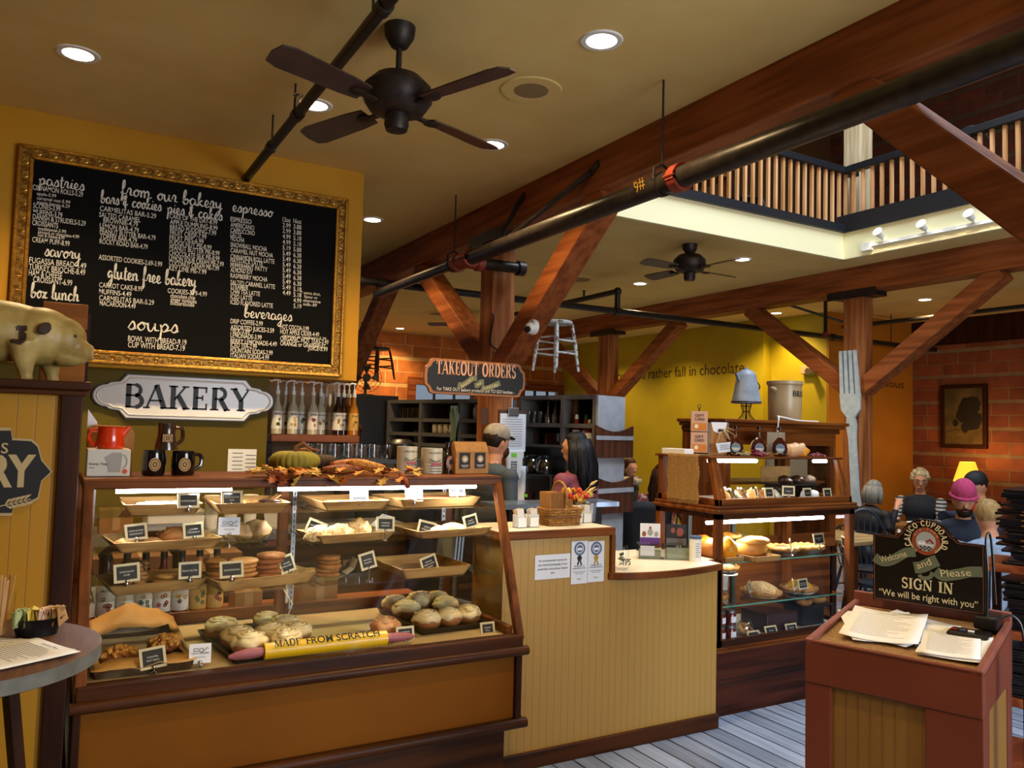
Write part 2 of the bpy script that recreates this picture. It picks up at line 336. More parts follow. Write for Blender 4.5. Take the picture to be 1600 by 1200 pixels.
# brush script, unit x-height 1: each letter a run of points, advance width
SC = {
 'a': (1.1,[[(.8,.8),(.4,1),(.1,.6),(.2,.1),(.55,.1),(.8,.7),(.8,.2),(1.1,.1)]]),'b': (1,[[(0,.2),(.45,1.5),(.4,2.1),(.2,1.7),(.15,.3),(.4,0),(.75,.3),(.6,.8),(.3,.6)],[(.6,.8),(1,.6)]]),
 'c': (.9,[[(.75,.8),(.45,1),(.1,.5),(.35,0),(.9,.3)]]),'d': (1.1,[[(.75,.8),(.4,1),(.1,.5),(.3,0),(.7,.5),(.85,2),(.75,.4),(1.1,.1)]]),
 'e': (.85,[[(0,.2),(.5,.5),(.55,.9),(.3,1),(.12,.5),(.35,0),(.85,.25)]]),'f': (.8,[[(0,.2),(.45,1.3),(.45,2.1),(.25,1.8),(.2,0),(.1,-.9),(.35,-.5),(.3,.1),(.8,.3)]]),
 'g': (1,[[(.75,.8),(.4,1),(.1,.6),(.3,.1),(.7,.6),(.7,-.4),(.4,-1),(.15,-.7),(.9,.2)]]),'h': (1.1,[[(0,.2),(.45,1.5),(.4,2.1),(.2,1.6),(.15,0)],[(.15,.3),(.5,.95),(.75,.8),(.75,.1),(1.1,.2)]]),
 'i': (.55,[[(0,.2),(.25,1),(.22,.2),(.55,.15)],[(.3,1.35),(.33,1.5)]]),'k': (1,[[(0,.2),(.4,1.5),(.38,2.1),(.2,1.6),(.15,0)],[(.7,.95),(.3,.55),(.7,.1),(1,.2)]]),
 'l': (.6,[[(0,.2),(.4,1.4),(.38,2.1),(.2,1.7),(.2,.2),(.6,.15)]]),'m': (1.6,[[(.1,1),(.15,0)],[(.15,.5),(.45,1),(.6,.7),(.6,0)],[(.6,.5),(.95,1),(1.15,.7),(1.15,.1),(1.6,.2)]]),
 'n': (1.1,[[(.1,1),(.15,0)],[(.15,.5),(.5,1),(.72,.7),(.72,.1),(1.1,.2)]]),'o': (.95,[[(.45,1),(.1,.5),(.4,0),(.75,.5),(.45,1),(.95,.8)]]),
 'p': (1.05,[[(.1,.9),(.2,.3),(.1,-1)],[(.15,.4),(.5,1),(.8,.6),(.45,0),(.2,.3)],[(.6,.1),(1.05,.3)]]),'r': (.8,[[(0,.4),(.2,1.05),(.5,.9),(.45,.2),(.8,.15)]]),
 's': (.75,[[(0,.2),(.4,1.05),(.6,.4),(.3,0),(.1,.2)],[(.45,.05),(.75,.25)]]),'t': (.7,[[(.35,1.7),(.25,.3),(.45,0),(.7,.2)],[(.05,1.1),(.65,1.2)]]),
 'u': (1.1,[[(.05,1),(.12,.2),(.4,0),(.7,.9)],[(.7,1),(.72,.2),(1.1,.15)]]),'v': (.9,[[(.05,.95),(.3,0),(.6,.95),(.9,.85)]]),
 'x': (.9,[[(.05,.9),(.3,.8),(.5,.1),(.9,.2)],[(.7,.95),(.05,.05)]]),'y': (1,[[(.05,1),(.12,.4),(.4,.2),(.7,.9)],[(.7,1),(.65,-.4),(.35,-1),(.15,-.7),(1,.2)]]),
 '&': (1.1,[[(.8,1.5),(.3,1.6),(.35,1),(.7,.95)],[(.35,.95),(.1,.4),(.5,0),(.95,.4)],[(.55,1.9),(.5,-.4)]]),' ': (.7,[])}
def script(b,t,fr,xh,w=None,al='L',pen=.16):
 tot = sum(SC[c][0] for c in t); k = w/tot if w else xh; x = -(0 if al == 'L' else tot/2)
 for c in t:
  for st in SC[c][1]:
   q = [( (x+p.x)*k,p.y*xh) for p in spl([(u,v,0) for u,v in st],4)]
   ws = []
   for i in range(len(q)):
    j = min(i+1,len(q)-1); dy = q[j][1]-q[max(j-1,0)][1]; ws.append(pen*xh*(1.25 if dy < 0 else .75))
   ribbon(b,q,ws,fr)
  x += SC[c][0]
# ================================================================ materials
CEIL = mat('ceiling_paint','e0c47e',.8,spec=.2,c2='dabc74',scale=3)
YEL = mat('mustard_paint','c48e22',.6,spec=.2,c2='bc861c',scale=2)
GRN = mat('olive_paint','625204',.6,spec=.2,c2='5c4c04',scale=2)
CHO = mat('chartreuse_paint','b3a012',.55,c2='aa960f',scale=2)
ORG = mat('amber_paint','b87418',.6,c2='ae6c14',scale=2)
CREAM = mat('cream_paint','f0e6b8',.6)
BLKP = mat('black_paint','16191f',.45)
TIMB = wood('timber_y','9a582e','783f1f','Y',.55)
TIMX = wood('timber_x','8f4f28','6a3318','X',.55)
TIMZ = wood('timber_z','a5683c','7c4522','Z',.6)
OAK = wood('oak_x','7a4318','4f270c','X',.4)
OAKY = wood('oak_y','7a4318','4f270c','Y',.4)
OAKZ = wood('oak_z','7a4318','4f270c','Z',.4)
DOAK = wood('dark_oak','4c280f','2e1608','X',.42)
DOAKZ = wood('dark_oak_z','3c1e0e','281208','Z',.4)
IRON = mat('dark_iron','2a2422',.5,.6,c2='3a2f2a',scale=30)
STEEL = mat('brushed_steel','9a9a9a',.3,1)
CHROME = mat('chrome','d8d8d8',.12,1)
BLK = mat('black_plastic','0e0e10',.35)
WHT = mat('white_plastic','e8e6e0',.4)
PAP = mat('white_paper','e4e6ec',.7)
INK = mat('black_ink','141414',.7)
CHALK = mat('chalk_white','d9d6cc',.8)
SLATE = mat('chalkboard','0c0c0d',.65)
GLASS = glass_mat('clear_glass')
SHELFG = glass_mat('shelf_glass',(.94,.975,.955),1.3)
KRAFT = mat('kraft_paper','a9783f',.75,c2='9c6c36',scale=40)
CARD = mat('cardboard','9a6a36',.8,c2='8d5f2e',scale=14)
BRASS = mat('gold_leaf','b5812a',.35,.8,c2='8a5a18',scale=60)
# ================================================================ the building
CZ = 3.5
b = B(); b.box(-3,13,-3,15.2,-.2,0)
struct(b,'floor',plank_mat('floor_planks','909cb2','6e788c','Y',.12,.28))
b = B()
for q in ((-3,3.3,-3,15.2),(3.3,7.2,5.58,15.2),(7.2,12.1,-3,15.2)): b.box(*q,CZ,CZ+.25)
struct(b,'ceiling',CEIL)
# bulkhead carrying the menu, the olive wall below it, the brick and painted walls
b = B(); b.box(-3,1.932,5.715,6.15,1.928,CZ); struct(b,'wall_bulkhead',YEL,bevel=.004)
b = B(); b.box(-3,1.33,5.86,6.0,0,1.928); struct(b,'wall_olive',GRN)
b = B(); b.box(-3.1,-3,-3,15.2,0,CZ); struct(b,'wall_left',YEL)
BRO = brick_mat('clay_tile_back','b8692a','a3561c','c79c5e','X',.62,.27,.014)
b = B()
wx = [(P.x) for P in (at(648,610,'Y',14.97),at(742,610,'Y',14.97),at(818,610,'Y',14.97),at(876,610,'Y',14.97))]
z0,z1 = 1.4,at(700,603,'Y',14.97).z
for x0,x1 in ((1,wx[0]),(wx[1],wx[2]),(wx[3],10.2)): b.box(x0,x1,14.97,15.2,0,CZ)
for x0,x1 in ((wx[0],wx[1]),(wx[2],wx[3])): b.box(x0,x1,14.97,15.2,0,z0); b.box(x0,x1,14.97,15.2,z1,CZ)
struct(b,'wall_back',BRO)
for n,(x0,x1) in enumerate(((wx[0],wx[1]),(wx[2],wx[3]))):
 b = B()
 for q in ((x0-.16,x0,z0,z1+.14),(x1,x1+.16,z0,z1+.14)): b.box(q[0],q[1],14.9,14.98,q[2],q[3])
 b.box(x0,x1,14.9,14.98,z1,z1+.14); b.box(x0-.2,x1+.2,14.86,15,z0-.06,z0)
 w = struct(b,'window_%d' % (n+1),TIMX,'timber framed window in the far brick wall')
 b = B()
 for k in range(4):
  x = x0+(x1-x0)*k/3; b.box(x-.02,x+.02,15.0,15.05,z0,z1)
 b.box(x0,x1,15.0,15.05,(z0+z1)/2-.015,(z0+z1)/2+.015); obj(b,'muntins',BLKP,w)
 b = B(); b.box(x0,x1,15.02,15.03,z0,z1); obj(b,'window_pane',GLASS,w)
b = B(); b.box(9.84,10.3,9.12,15.2,0,CZ); b.box(10,10.3,8.03,9.12,0,CZ); struct(b,'wall_chartreuse',CHO)
b = B(); b.box(10.004,12.1,8.0,8.3,0,CZ); struct(b,'wall_amber',ORG)
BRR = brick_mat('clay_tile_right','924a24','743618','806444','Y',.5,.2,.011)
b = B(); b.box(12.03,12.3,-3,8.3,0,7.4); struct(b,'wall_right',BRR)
b = B(); b.box(12.0,12.03,-3,8.0,3.1,3.5); struct(b,'trim_1',DOAKZ)
# front wall behind the camera, with the shop window the daylight comes through
b = B()
for q in ((-3.1,1.6,0,CZ),(4.8,12.1,0,CZ),(1.6,4.8,0,.8),(1.6,4.8,2.95,CZ)): b.box(q[0],q[1],-3.1,-3,q[2],q[3])
struct(b,'wall_front',YEL)
b = B(); b.box(1.6,4.8,-3.06,-3.04,.8,2.95); struct(b,'window_3',GLASS)
# gallery above: fascia round the opening, floor, walls, roof with its skylight
b = B(); b.box(3.34,7.22,5.56,5.6,CZ-.004,3.776); b.box(7.18,7.22,-3,5.6,CZ-.004,3.776)
struct(b,'trim_2',CREAM,'cream painted fascia round the gallery opening')
b = B(); b.box(3.34,7.24,5.52,5.64,3.776,3.86); b.box(7.15,7.26,-3,5.64,3.776,3.96)
struct(b,'trim_3',BLKP,'black painted edge board of the gallery floor')
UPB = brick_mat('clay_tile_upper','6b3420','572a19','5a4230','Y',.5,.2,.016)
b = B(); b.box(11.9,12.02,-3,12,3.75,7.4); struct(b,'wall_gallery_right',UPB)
b = B(); b.box(3,12,9.5,9.6,3.75,7.4); struct(b,'wall_gallery_back',mat('umber_paint','6b4a2a',.7))
b = B(); b.box(2.9,3.0,-3,12,3.75,7.4); struct(b,'wall_gallery_left',YEL)
b = B(); b.box(3,12,-3.1,-3,3.5,7.4); struct(b,'wall_gallery_front',YEL)
b = B()
for q in ((3,12,-3,.2),(3,12,5.0,9.6),(3,3.5,.2,5),(7.1,12,.2,5)): b.box(*q,7.4,7.55)
struct(b,'ceiling_gallery',CEIL)
b = B(); b.box(3.5,7.1,.2,5,7.44,7.46); struct(b,'window_4',GLASS)
# timbers
def beam(name,lab,q,m):
 b = B(); b.box(*q); return struct(b,name,m,lab,bevel=.012)
beam('timber_beam','big dark timber beam nearest the ceiling fan',(3.08,3.33,-3,14.97,3.2265,3.505),TIMB)
beam('timber_beam','timber beam beyond the gallery opening',(7.59,7.84,-3,14.97,3.215,3.505),TIMB)
def pillar(x,y,lab,s=.22,top=3.226,base=0,m=None):
 b = B(); b.box(x,x+s,y,y+s,base,top); o = struct(b,'timber_pillar',m or TIMZ,lab,bevel=.012)
 if base == 0:
  b = B(); b.box(x-.01,x+s+.01,y-.16,y+s+.16,top-.05,top-.002); b.box(x-.02,x-.005,y-.2,y+s+.2,top-.06,top+.03); p = obj(b,'bearing_plate',IRON,o); p['label'] = 'dark iron plate'
 return o
pillar(3.09,5.79,'timber pillar behind the takeout sign'); pillar(7.6,5.67,'timber pillar carrying the giant fork',top=3.215)
pillar(7.6,10.3,'timber pillar in front of the chartreuse wall',.24,3.215); pillar(3.09,10.3,'timber pillar far behind the bulkhead')
pillar(3.09,1.15,'timber pillar on the near side of the gallery opening',.22)
pillar(7.62,5.69,'upper timber pillar coloured pale as if daylit, on the gallery floor',.22,7.4,3.78,wood('daylit_timber','d8c4a0','b89c74','Z',.6))  # upper pillar: strong daylight put into a paler wood colour
def brace(p0,p1,lab,m=None,w=.19,d=.17):
 b = B(); b.bar(p0,p1,w,d); return struct(b,'timber_brace',m or TIMB,lab,bevel=.01)
brace((3.2,5.79,2.08),(3.2,4.33,3.242),'knee brace with a security camera on it')
brace((3.2,5.99,2.15),(3.2,7.5,3.24),'knee brace behind the takeout sign pillar')
brace((3.2,1.36,2.2),(3.2,2.42,3.26),'knee brace crossing the gallery opening')
brace((7.71,5.7,2.15),(7.71,4.2,3.22),'knee brace right of the giant fork')
brace((7.71,5.86,2.15),(7.71,7.35,3.22),'knee brace left of the giant fork')
brace((7.72,10.33,2.1),(7.72,8.7,3.22),'knee brace in front of the chocolate lettering')
brace((7.72,10.5,2.1),(7.72,12.2,3.22),'knee brace left of the far pillar')
brace((3.2,10.5,1.6),(3.2,8.4,3.24),'knee brace beside the bulkhead corner')
# lettering painted on the far walls: flat strokes on the wall they belong to
DKB = mat('brown_lettering','4a2c0c',.6)
def wall_text(name,t,p0,p1,n,h,side,lab):
 b = B(); u = (V(p1)-V(p0)); u.z = 0; fr = Fr(p0,u,(0,0,1)); txt(b,t,fr,h,w=u.length,off=.004); o = obj(b,name,DKB); return tag(o,lab,'lettering')
wall_text('wall_lettering','love....I\u2019d rather fall in chocolate',at(962,595,'X',9.838),at(1163,571,'X',9.838),None,.27,0,'dark brown lettering about chocolate on the chartreuse wall')
q0,q1 = at(1352,602,'Y',7.998),at(1412,601,'Y',7.998)
wall_text('wall_lettering','delicious',q0,q1,None,.17,0,'dark lettering on the amber wall right of the timber pillar')
# ================================================================ ceiling fittings
def downlight(px,py,lab,power=165,z=CZ,spot=125,xy=None):
 p = V((*xy,z)) if xy else at(px,py,'Z',z-.002); t = T('recessed_ceiling_light',lab,'ceiling light',(p.x,p.y,z),'recessed ceiling lights')
 b = B(); b.lathe([(.075,z-.001),(.075,z-.008),(.1,z-.008),(.105,z-.001)],(p.x,p.y,0),24,cap=False); obj(b,'trim_ring',WHT,t,smooth=True)
 b = B(); b.lathe([(0,z-.005),(.076,z-.005)],(p.x,p.y,0),24,cap=False); obj(b,'lamp_lens',mat('lamp_lens','fff0d0',.5,emit=14,ecol='ffe6b8'),t)
 lamp('downlight','SPOT',(p.x,p.y,z-.03),power,WARM,.06,rot=None,to=(p.x,p.y,0),spot=spot,blend=.8)
for a in ((122,84,'recessed ceiling light at the far left of the ceiling'),(492,164,'recessed ceiling light beside the small black pipe'),
          (770,226,'recessed ceiling light right below a ceiling fan blade'),(940,63,'recessed ceiling light nearest the big timber beam'),
          (582,343,'recessed ceiling light just right of the menu wall'),(1160,405,'recessed ceiling light beside the far ceiling fan'),
          (1000,443,'recessed ceiling light by the pipe elbow'),(1445,468,'recessed ceiling light behind the right knee brace'),
          (625,513,'recessed ceiling light close to the far brick wall'),(1213,489,'recessed ceiling light beside the thin pipe at the chartreuse wall'),(905,468,'recessed ceiling light right above the far pipe')): downlight(*a)
for x,y,l in ((1.2,1.5,'over the room in front of the bakery case'),(.1,.2,'over the entrance')): downlight(0,0,'added unseen recessed ceiling light '+l,120,xy=(x,y))  # unseen ceiling lights added near the camera as frontal fill on the case
for x,y,l in ((9.0,9.2,'nearest the amber wall'),(8.9,10.9,'in the middle of the chartreuse wall'),(8.9,12.8,'at the far end of the chartreuse wall'),(3.6,14.1,'left of the far windows'),(5.0,14.1,'between the far windows'),(7.3,14.1,'right of the far windows')): downlight(0,0,'recessed ceiling light washing the wall '+l,150,xy=(x,y))
def speaker(px,py,r,lab):
 p = at(px,py,'Z',CZ); t = T('ceiling_speaker',lab,'speaker',p)
 b = B(); b.lathe([(r*1.25,CZ-.001),(r*1.2,CZ-.008),(r*.7,CZ-.008)],(p.x,p.y,0),28,cap=False); obj(b,'rim',CEIL,t,smooth=True)
 b = B(); b.lathe([(0,CZ-.012),(r*.7,CZ-.008)],(p.x,p.y,0),28,cap=False); obj(b,'grille',mat('speaker_grille','8d744c',.8),t)
speaker(830,140,.14,'round flush ceiling speaker beyond the ceiling fan'); speaker(905,436,.2,'round flush ceiling speaker near the pipe elbow'); speaker(685,490,.22,'pale round ceiling speaker toward the far brick wall')
def fan(p,zb,r,ph,lab,sc=1):
 x,y = p.x,p.y; t = T('ceiling_fan',lab,'ceiling fan',(x,y,CZ))
 b = B(); b.lathe([(.0,CZ),(.075,CZ),(.07,CZ-.05),(.04,CZ-.1),(.02,CZ-.11)],(x,y,0),20); obj(b,'canopy',IRON,t,smooth=True)
 b = B(); b.cyl((x,y,CZ-.1),(x,y,zb+.12),.014); obj(b,'downrod',IRON,t,smooth=True)
 b = B(); b.lathe([(.03,zb+.14),(.11,zb+.13),(.16,zb+.08),(.165,zb+.02),(.13,zb-.03),(.09,zb-.045),(.05,zb-.05)],(x,y,0),28); obj(b,'motor_housing',IRON,t,smooth=True)
 b = B(); b.lathe([(.055,zb-.045),(.058,zb-.1),(.05,zb-.125),(0,zb-.13)],(x,y,0),20); obj(b,'switch_housing',IRON,t,smooth=True)
 for k in range(4):
  a = ph+k*PI/2; M = RZ(a); c = V((x,y,zb-.02))
  b = B(); b.bar(c+M@V((.1,0,0)),c+M@V((.23,0,.0)),.03,.012); b.ell(c+M@V((.23,0,0)),(.05,.04,.008),10,6,M); ir = obj(b,'blade_iron',IRON,t,smooth=True)
  b = B(); pts = [(.2,-.055),(.3,-.065),(r*.9,-.075),(r*.98,-.06),(r,0),(r*.98,.06),(r*.9,.075),(.3,.065),(.2,.055)]
  Mt = M @ RX(math.radians(13)); b.prism([c+Mt@V((u,v,.006)) for u,v in pts],(0,0,.008)); obj(b,'fan_blade',mat('fan_blade','45302a',.4,c2='38251f',scale=10,stretch=(1,1,1)),t)
fp = at(625,42,'Z',CZ); fan(fp,3.12,.69,.37,'dark bronze ceiling fan nearest the camera')
fp2 = at(1078,382,'Z',CZ); fan(fp2,3.26,.62,.05,'dark ceiling fan beyond the big timber beam')
fp3 = at(727,487,'Z',CZ); fan(fp3,3.3,.62,.9,'small distant ceiling fan behind the takeout sign pillar')
# ================================================================ pipes
PIPE = mat('black_pipe','1c1817',.42,.3,c2='2a2320',scale=25)
BIGP = mat('bare_steel_pipe','2a2523',.36,.5,c2='3d3530',scale=18)
RED = mat('red_coupling','8a2f18',.5,c2='7a2812',scale=30)
def hanger(b,x,y,z0,z1=CZ,r=.006): b.cyl((x,y,z0),(x,y,z1),r,seg=8)
def ring(b,p,r,w,ax='Y',t=.008):
 M = {'Y': RX(PI/2),'X': RY(PI/2),'Z': Matrix.Identity(3)}[ax]
 b.lathe([(r,-w),(r+t,-w),(r+t,w),(r,w),(r,-w)],p,18,M,cap=False)
t = T('sprinkler_pipe','thin black pipe running below the ceiling to the menu wall','pipe',(1.075,3,3.3))
b = B(); b.cyl((1.075,-3,3.3),(1.075,5.715,3.3),.028); obj(b,'pipe_run',PIPE,t,smooth=True)
for y in (3.02,4.35,4.95): b = B(); ring(b,(1.075,y,3.3),.028,.03); obj(b,'fitting',PIPE,t,smooth=True)
for y in (3.15,4.42,4.95):
 b = B(); hanger(b,1.075,y,3.3); obj(b,'hanger_rod',IRON,t)
b = B(); b.cyl((1.075,4.35,3.32),(1.075,4.35,3.40),.012); b.lathe([(.02,3.4),(.03,3.405),(.03,3.41),(.005,3.415)],(1.075,4.35,0),12); obj(b,'sprinkler_head',CHROME,t,smooth=True)
XP,ZP,RP = 2.75,2.927,.058
t = T('sprinkler_main','thick dark pipe with red couplings along the big timber beam','pipe',(XP,3,ZP))
y1 = at(730,408,'X',XP).y
b = B(); b.cyl((XP,-2.8,ZP),(XP,y1,ZP),RP,seg=22); obj(b,'pipe_run',BIGP,t,smooth=True)
yc = at(1062,278,'X',XP).y; yt = at(735,408,'X',XP).y
def coupling(y,x=XP,z=ZP,r=RP):
 b = B(); ring(b,(x,y,z),r-.002,.03,'Y',.018)
 for sg in (-1,1): b.box(x+sg*(r+.005)-.012,x+sg*(r+.005)+.012,y-.03,y+.03,z-.02,z+.02); b.cyl((x+sg*(r+.018),y-.04,z),(x+sg*(r+.018),y+.04,z),.007,seg=8)
 return b
obj(coupling(yc),'coupling',RED,t,smooth=True)
b = coupling(yt); b.cyl((XP,yt+.03,ZP),(XP,yt+.22,ZP),RP+.006,seg=20); b.cyl((XP,yt+.12,ZP),(XP+.13,yt+.12,ZP),RP); ring(b,(XP,yt+.22,ZP),RP-.005,.03,'Y',.02); ring(b,(XP+.14,yt+.12,ZP),RP-.005,.028,'X',.016); obj(b,'tee_fitting',RED,t,smooth=True)
b = B(); b.cyl((XP+.14,yt+.12,ZP),(XP+.55,yt+.12,ZP),RP-.012,seg=18); ring(b,(XP+.52,yt+.12,ZP),RP-.012,.03,'X',.016); obj(b,'branch_pipe',BIGP,t,smooth=True)
b = B(); b.cyl((XP,yt+.2,ZP),(XP,7.62,ZP),.042,seg=18); obj(b,'narrow_run',BIGP,t,smooth=True)
for y in (yc+.14,yt+.3):
 b = B(); ring(b,(XP,y,ZP),RP+.002,.014,'Y',.006); b.path([(XP-.06,y,ZP+.02),(XP-.055,y,ZP+.08),(XP,y,ZP+.11),(XP+.055,y,ZP+.08),(XP+.06,y,ZP+.02)],.008); hanger(b,XP,y,ZP+.1); obj(b,'pipe_hanger',IRON,t,smooth=True)
for a,c in (((2.8,5.15,ZP+.04),(3.07,4.38,3.36)),((2.8,5.2,ZP+.04),(3.07,5.35,3.38))):
 b = B(); b.cyl(a,c,.02); b.bar(c,(c[0]+.005,c[1]-.08,c[2]+.04),.012,.05); obj(b,'sway_brace',IRON,t,smooth=True)
YX,ZX = 7.6,3.04
b = B(); fr = Fr((XP-RP*.72-.003,yc+.02,ZP-.01),(0,-1,0),(-.35,0,1))
p = fr.sub(-.27,-.02,.012); txt(b,'#6',p.sub(.085,.075,0,PI),.085,off=.0); obj(b,'chalk_mark',mat('ochre_chalk','b58a2a',.8),t)
t = T('cross_pipe','long black pipe crossing under the ceiling to the right','pipe',(5,YX,ZX))
b = B(); b.cyl((2.2,YX,ZX),(12.0,YX,ZX),.038,seg=16); obj(b,'pipe_run',PIPE,t,smooth=True)
for x in (2.55,2.78,5.75,9.6): b = B(); ring(b,(x,YX,ZX),.038,.04,'X',.012); obj(b,'fitting',PIPE,t,smooth=True)
b = B(); b.path([(2.25,YX-.0,ZX),(2.25,YX,ZX+.3)],.03); obj(b,'riser',PIPE,t,smooth=True)
xe = 5.75
b = B(); b.cyl((xe,YX,ZX),(xe,YX,ZX+.22),.034); b.cyl((xe,YX-.03,ZX+.24),(xe,10.4,ZX+.24),.034); b.ell((xe,YX,ZX+.24),.05,12,8); obj(b,'upper_branch',PIPE,t,smooth=True)
b = B(); b.cyl((xe,8.3,ZX+.26),(xe,8.3,ZX+.34),.014); b.lathe([(.03,ZX+.34),(.03,ZX+.345)],(xe,8.3,0),10); obj(b,'sprinkler_head',IRON,t)
for x,y,z in ((xe,8.8,ZX+.26),(xe,9.4,ZX+.26),(4.8,YX,ZX+.03),(10.9,YX,ZX+.03)):
 b = B(); hanger(b,x,y,z); obj(b,'hanger_rod',IRON,t)
t = T('ceiling_pipe','thin black pipe below the ceiling of the far right room','pipe',(10.9,6,3.25))
b = B(); b.cyl((10.2,1,3.27),(10.2,7.9,3.27),.03); obj(b,'pipe_run',PIPE,t,smooth=True)
b = B(); b.cyl((10.2,YX,3.27),(10.2,YX,3.05),.03); ring(b,(10.2,YX,3.25),.03,.03,'Z',.01); obj(b,'drop_pipe',PIPE,t,smooth=True)
for y in (4.9,4.96):
 b = B(); hanger(b,10.2,y,3.28); obj(b,'hanger_rod',IRON,t)
t = T('corner_pipe','thin black pipe with an elbow left of the fork pillar','pipe',(8.9,7.6,3.2))
pe = at(1290,467,'Y',YX-.55); YX -= .55
b = B(); b.path([(pe.x,YX,ZX-.12),(pe.x,YX,pe.z-.02),(pe.x,YX+.03,pe.z),(pe.x,10.2,pe.z)],.024); b.path([(pe.x,YX+.6,pe.z-.01),(pe.x+.85,YX,ZX+.06)],.018); obj(b,'pipe_run',PIPE,t,smooth=True)
b = B(); ring(b,(pe.x,YX,ZX-.08),.02,.03,'Z',.02); obj(b,'red_fitting',RED,t,smooth=True)
# ================================================================ gallery railing
BAL = wood('baluster_daylit','d8a474','b98350','Z',.55)  # wood lightened to stand for daylight on the balusters
RAILZ = 4.5
def railing(a,c,n,lab):
 a,c = V(a),V(c); t = T('gallery_railing',lab,'railing',(a+c)/2)
 b = B(); b.bar(a+V((0,0,RAILZ)),c+V((0,0,RAILZ)),.1,.07); obj(b,'top_rail',BLKP,t,bevel=.006)
 for k in range(n):
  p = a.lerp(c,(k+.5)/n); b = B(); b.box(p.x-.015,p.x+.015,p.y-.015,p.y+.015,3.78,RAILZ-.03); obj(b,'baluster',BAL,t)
railing((3.4,5.66,0),(7.5,5.66,0),38,'gallery railing of daylit-coloured balusters left of the upper pillar')
railing((7.32,5.6,0),(7.32,.2,0),48,'gallery railing of daylit-coloured balusters right of the upper pillar')
b = B(); b.box(7.22,12,-3,9.5,3.75,3.78); b.box(3,7.22,5.6,9.5,3.75,3.78); struct(b,'floor_gallery',plank_mat('gallery_boards','7a5a3c','6a4c30','X',.12))
t = T('gallery_pipe','pale blue-grey pipe along the upper brick wall','pipe',(11.8,3,4.9))
b = B(); b.cyl((11.6,-2.9,5.0),(11.6,9.4,5.0),.05); b.cyl((3.2,9.3,5.0),(11.6,9.3,5.0),.05); obj(b,'pipe_run',mat('grey_pipe','3c4652',.4),t,smooth=True)
# track light on the fascia
t = T('track_light','white track light with three spot heads on the cream fascia','track light',(7.16,4.7,3.59))
ta,tb = at(1352,385,'X',7.16),at(1560,343,'X',7.16)
b = B(); b.bar(ta,tb,.03,.03); b.box(7.13,7.18,ta.y-.08,ta.y+.03,ta.z-.05,ta.z+.03); obj(b,'track',WHT,t)
for px,py in ((1375,366),(1443,354),(1517,338)):
 p = at(px,py,'X',7.1); b = B(); b.lathe([(.015,-.05),(.03,-.03),(.045,.05)],p,16,RY(math.radians(-60)),cap=False); b.cyl(p,(7.15,p.y,p.z-.05),.012); h = obj(b,'spot_head',WHT,t,smooth=True)
 b = B(); b.ell(p+V((-.03,0,.02)),.036,14,8); obj(b,'spot_bulb',mat('spot_bulb','fff6e0',.4,emit=18),h,smooth=True)
 lamp('track_spot','SPOT',p+V((-.08,0,.03)),14,(1,.85,.6),.03,to=(7.2,p.y,p.z-.3),spot=100)
# ================================================================ bakery display case
LED = mat('led_tube','ffffff',.5,emit=30,ecol='eef3ff')
TAN = mat('tan_laminate','b9a277',.45,c2='b29a6e',scale=6)
PANEL = mat('ochre_panel','7a480a',.6,spec=.12,c2='724208',scale=2.5)
cx0,cx1 = .1,1.805
t = T('bakery_display_case','long oak and glass bakery display case with ochre base panel','display case',(.95,3.4,0))
def gz(z): return 3.02+(z-.72)*.24/.63
b = B(); b.box(.125,1.785,3.03,3.9,.36,.66); b.box(.125,1.785,3.02,3.04,.37,.655); obj(b,'base_panel',PANEL,t)
for q in ((1.77,1.8,3.0,3.9),(.1,.125,3.0,3.9)): b = B(); b.box(*q,.345,.66); obj(b,'base_trim',DOAKZ,t,bevel=.004)
b = B(); b.box(.12,1.77,3.09,3.8,0,.345); obj(b,'toe_kick',DOAK,t)
for z,r in ((.655,.02),(.352,.021)):
 b = B(); b.cyl((.09,2.995,z),(1.82,2.995,z),r,seg=16); b.cyl((1.81,2.995,z),(1.81,3.8,z),r*.8,seg=12); obj(b,'half_round_moulding',DOAK,t,smooth=True)
b = B(); b.box(.105,1.80,2.995,3.045,.664,.722); obj(b,'bottom_rail',DOAK,t,bevel=.006)
b = B(); b.box(.13,1.775,3.045,3.83,.69,.713); obj(b,'deck',TAN,t)
b = B(); b.box(.13,1.775,3.77,3.8,.713,.765); b.box(1.745,1.775,3.05,3.78,.713,.75); obj(b,'deck_lip',OAK,t,bevel=.003)
for x0,x1 in ((.1,.137),(1.772,1.808)):
 b = B(); b.hexa([(x0,2.997,.70),(x1,2.997,.70),(x1,3.035,.70),(x0,3.035,.70),(x0,3.245,1.375),(x1,3.245,1.375),(x1,3.285,1.375),(x0,3.285,1.375)]); obj(b,'front_post',OAKZ,t,bevel=.006)
b = B(); b.box(.1,1.808,3.24,3.275,1.345,1.383); obj(b,'top_rail',OAK,t,bevel=.006)
b = B(); b.box(.1,1.808,3.235,3.66,1.372,1.385); b.box(.1,.13,3.25,3.8,1.345,1.375); b.box(1.775,1.808,3.25,3.8,1.345,1.375); obj(b,'top_board',OAK,t,bevel=.003)
b = B(); b.hexa([(.137,3.022,.718),(1.772,3.022,.718),(1.772,3.026,.718),(.137,3.026,.718),(.137,3.256,1.346),(1.772,3.256,1.346),(1.772,3.26,1.346),(.137,3.26,1.346)]); obj(b,'front_glass',GLASS,t)
b = B(); b.prism([(1.788,3.04,.72),(1.788,3.76,.72),(1.788,3.76,1.345),(1.788,3.28,1.345)],(.004,0,0)); obj(b,'side_glass',GLASS,t)
b = B(); b.prism([(.118,3.04,.72),(.118,3.76,.72),(.118,3.76,1.345),(.118,3.28,1.345)],(.004,0,0)); obj(b,'side_glass',GLASS,t)
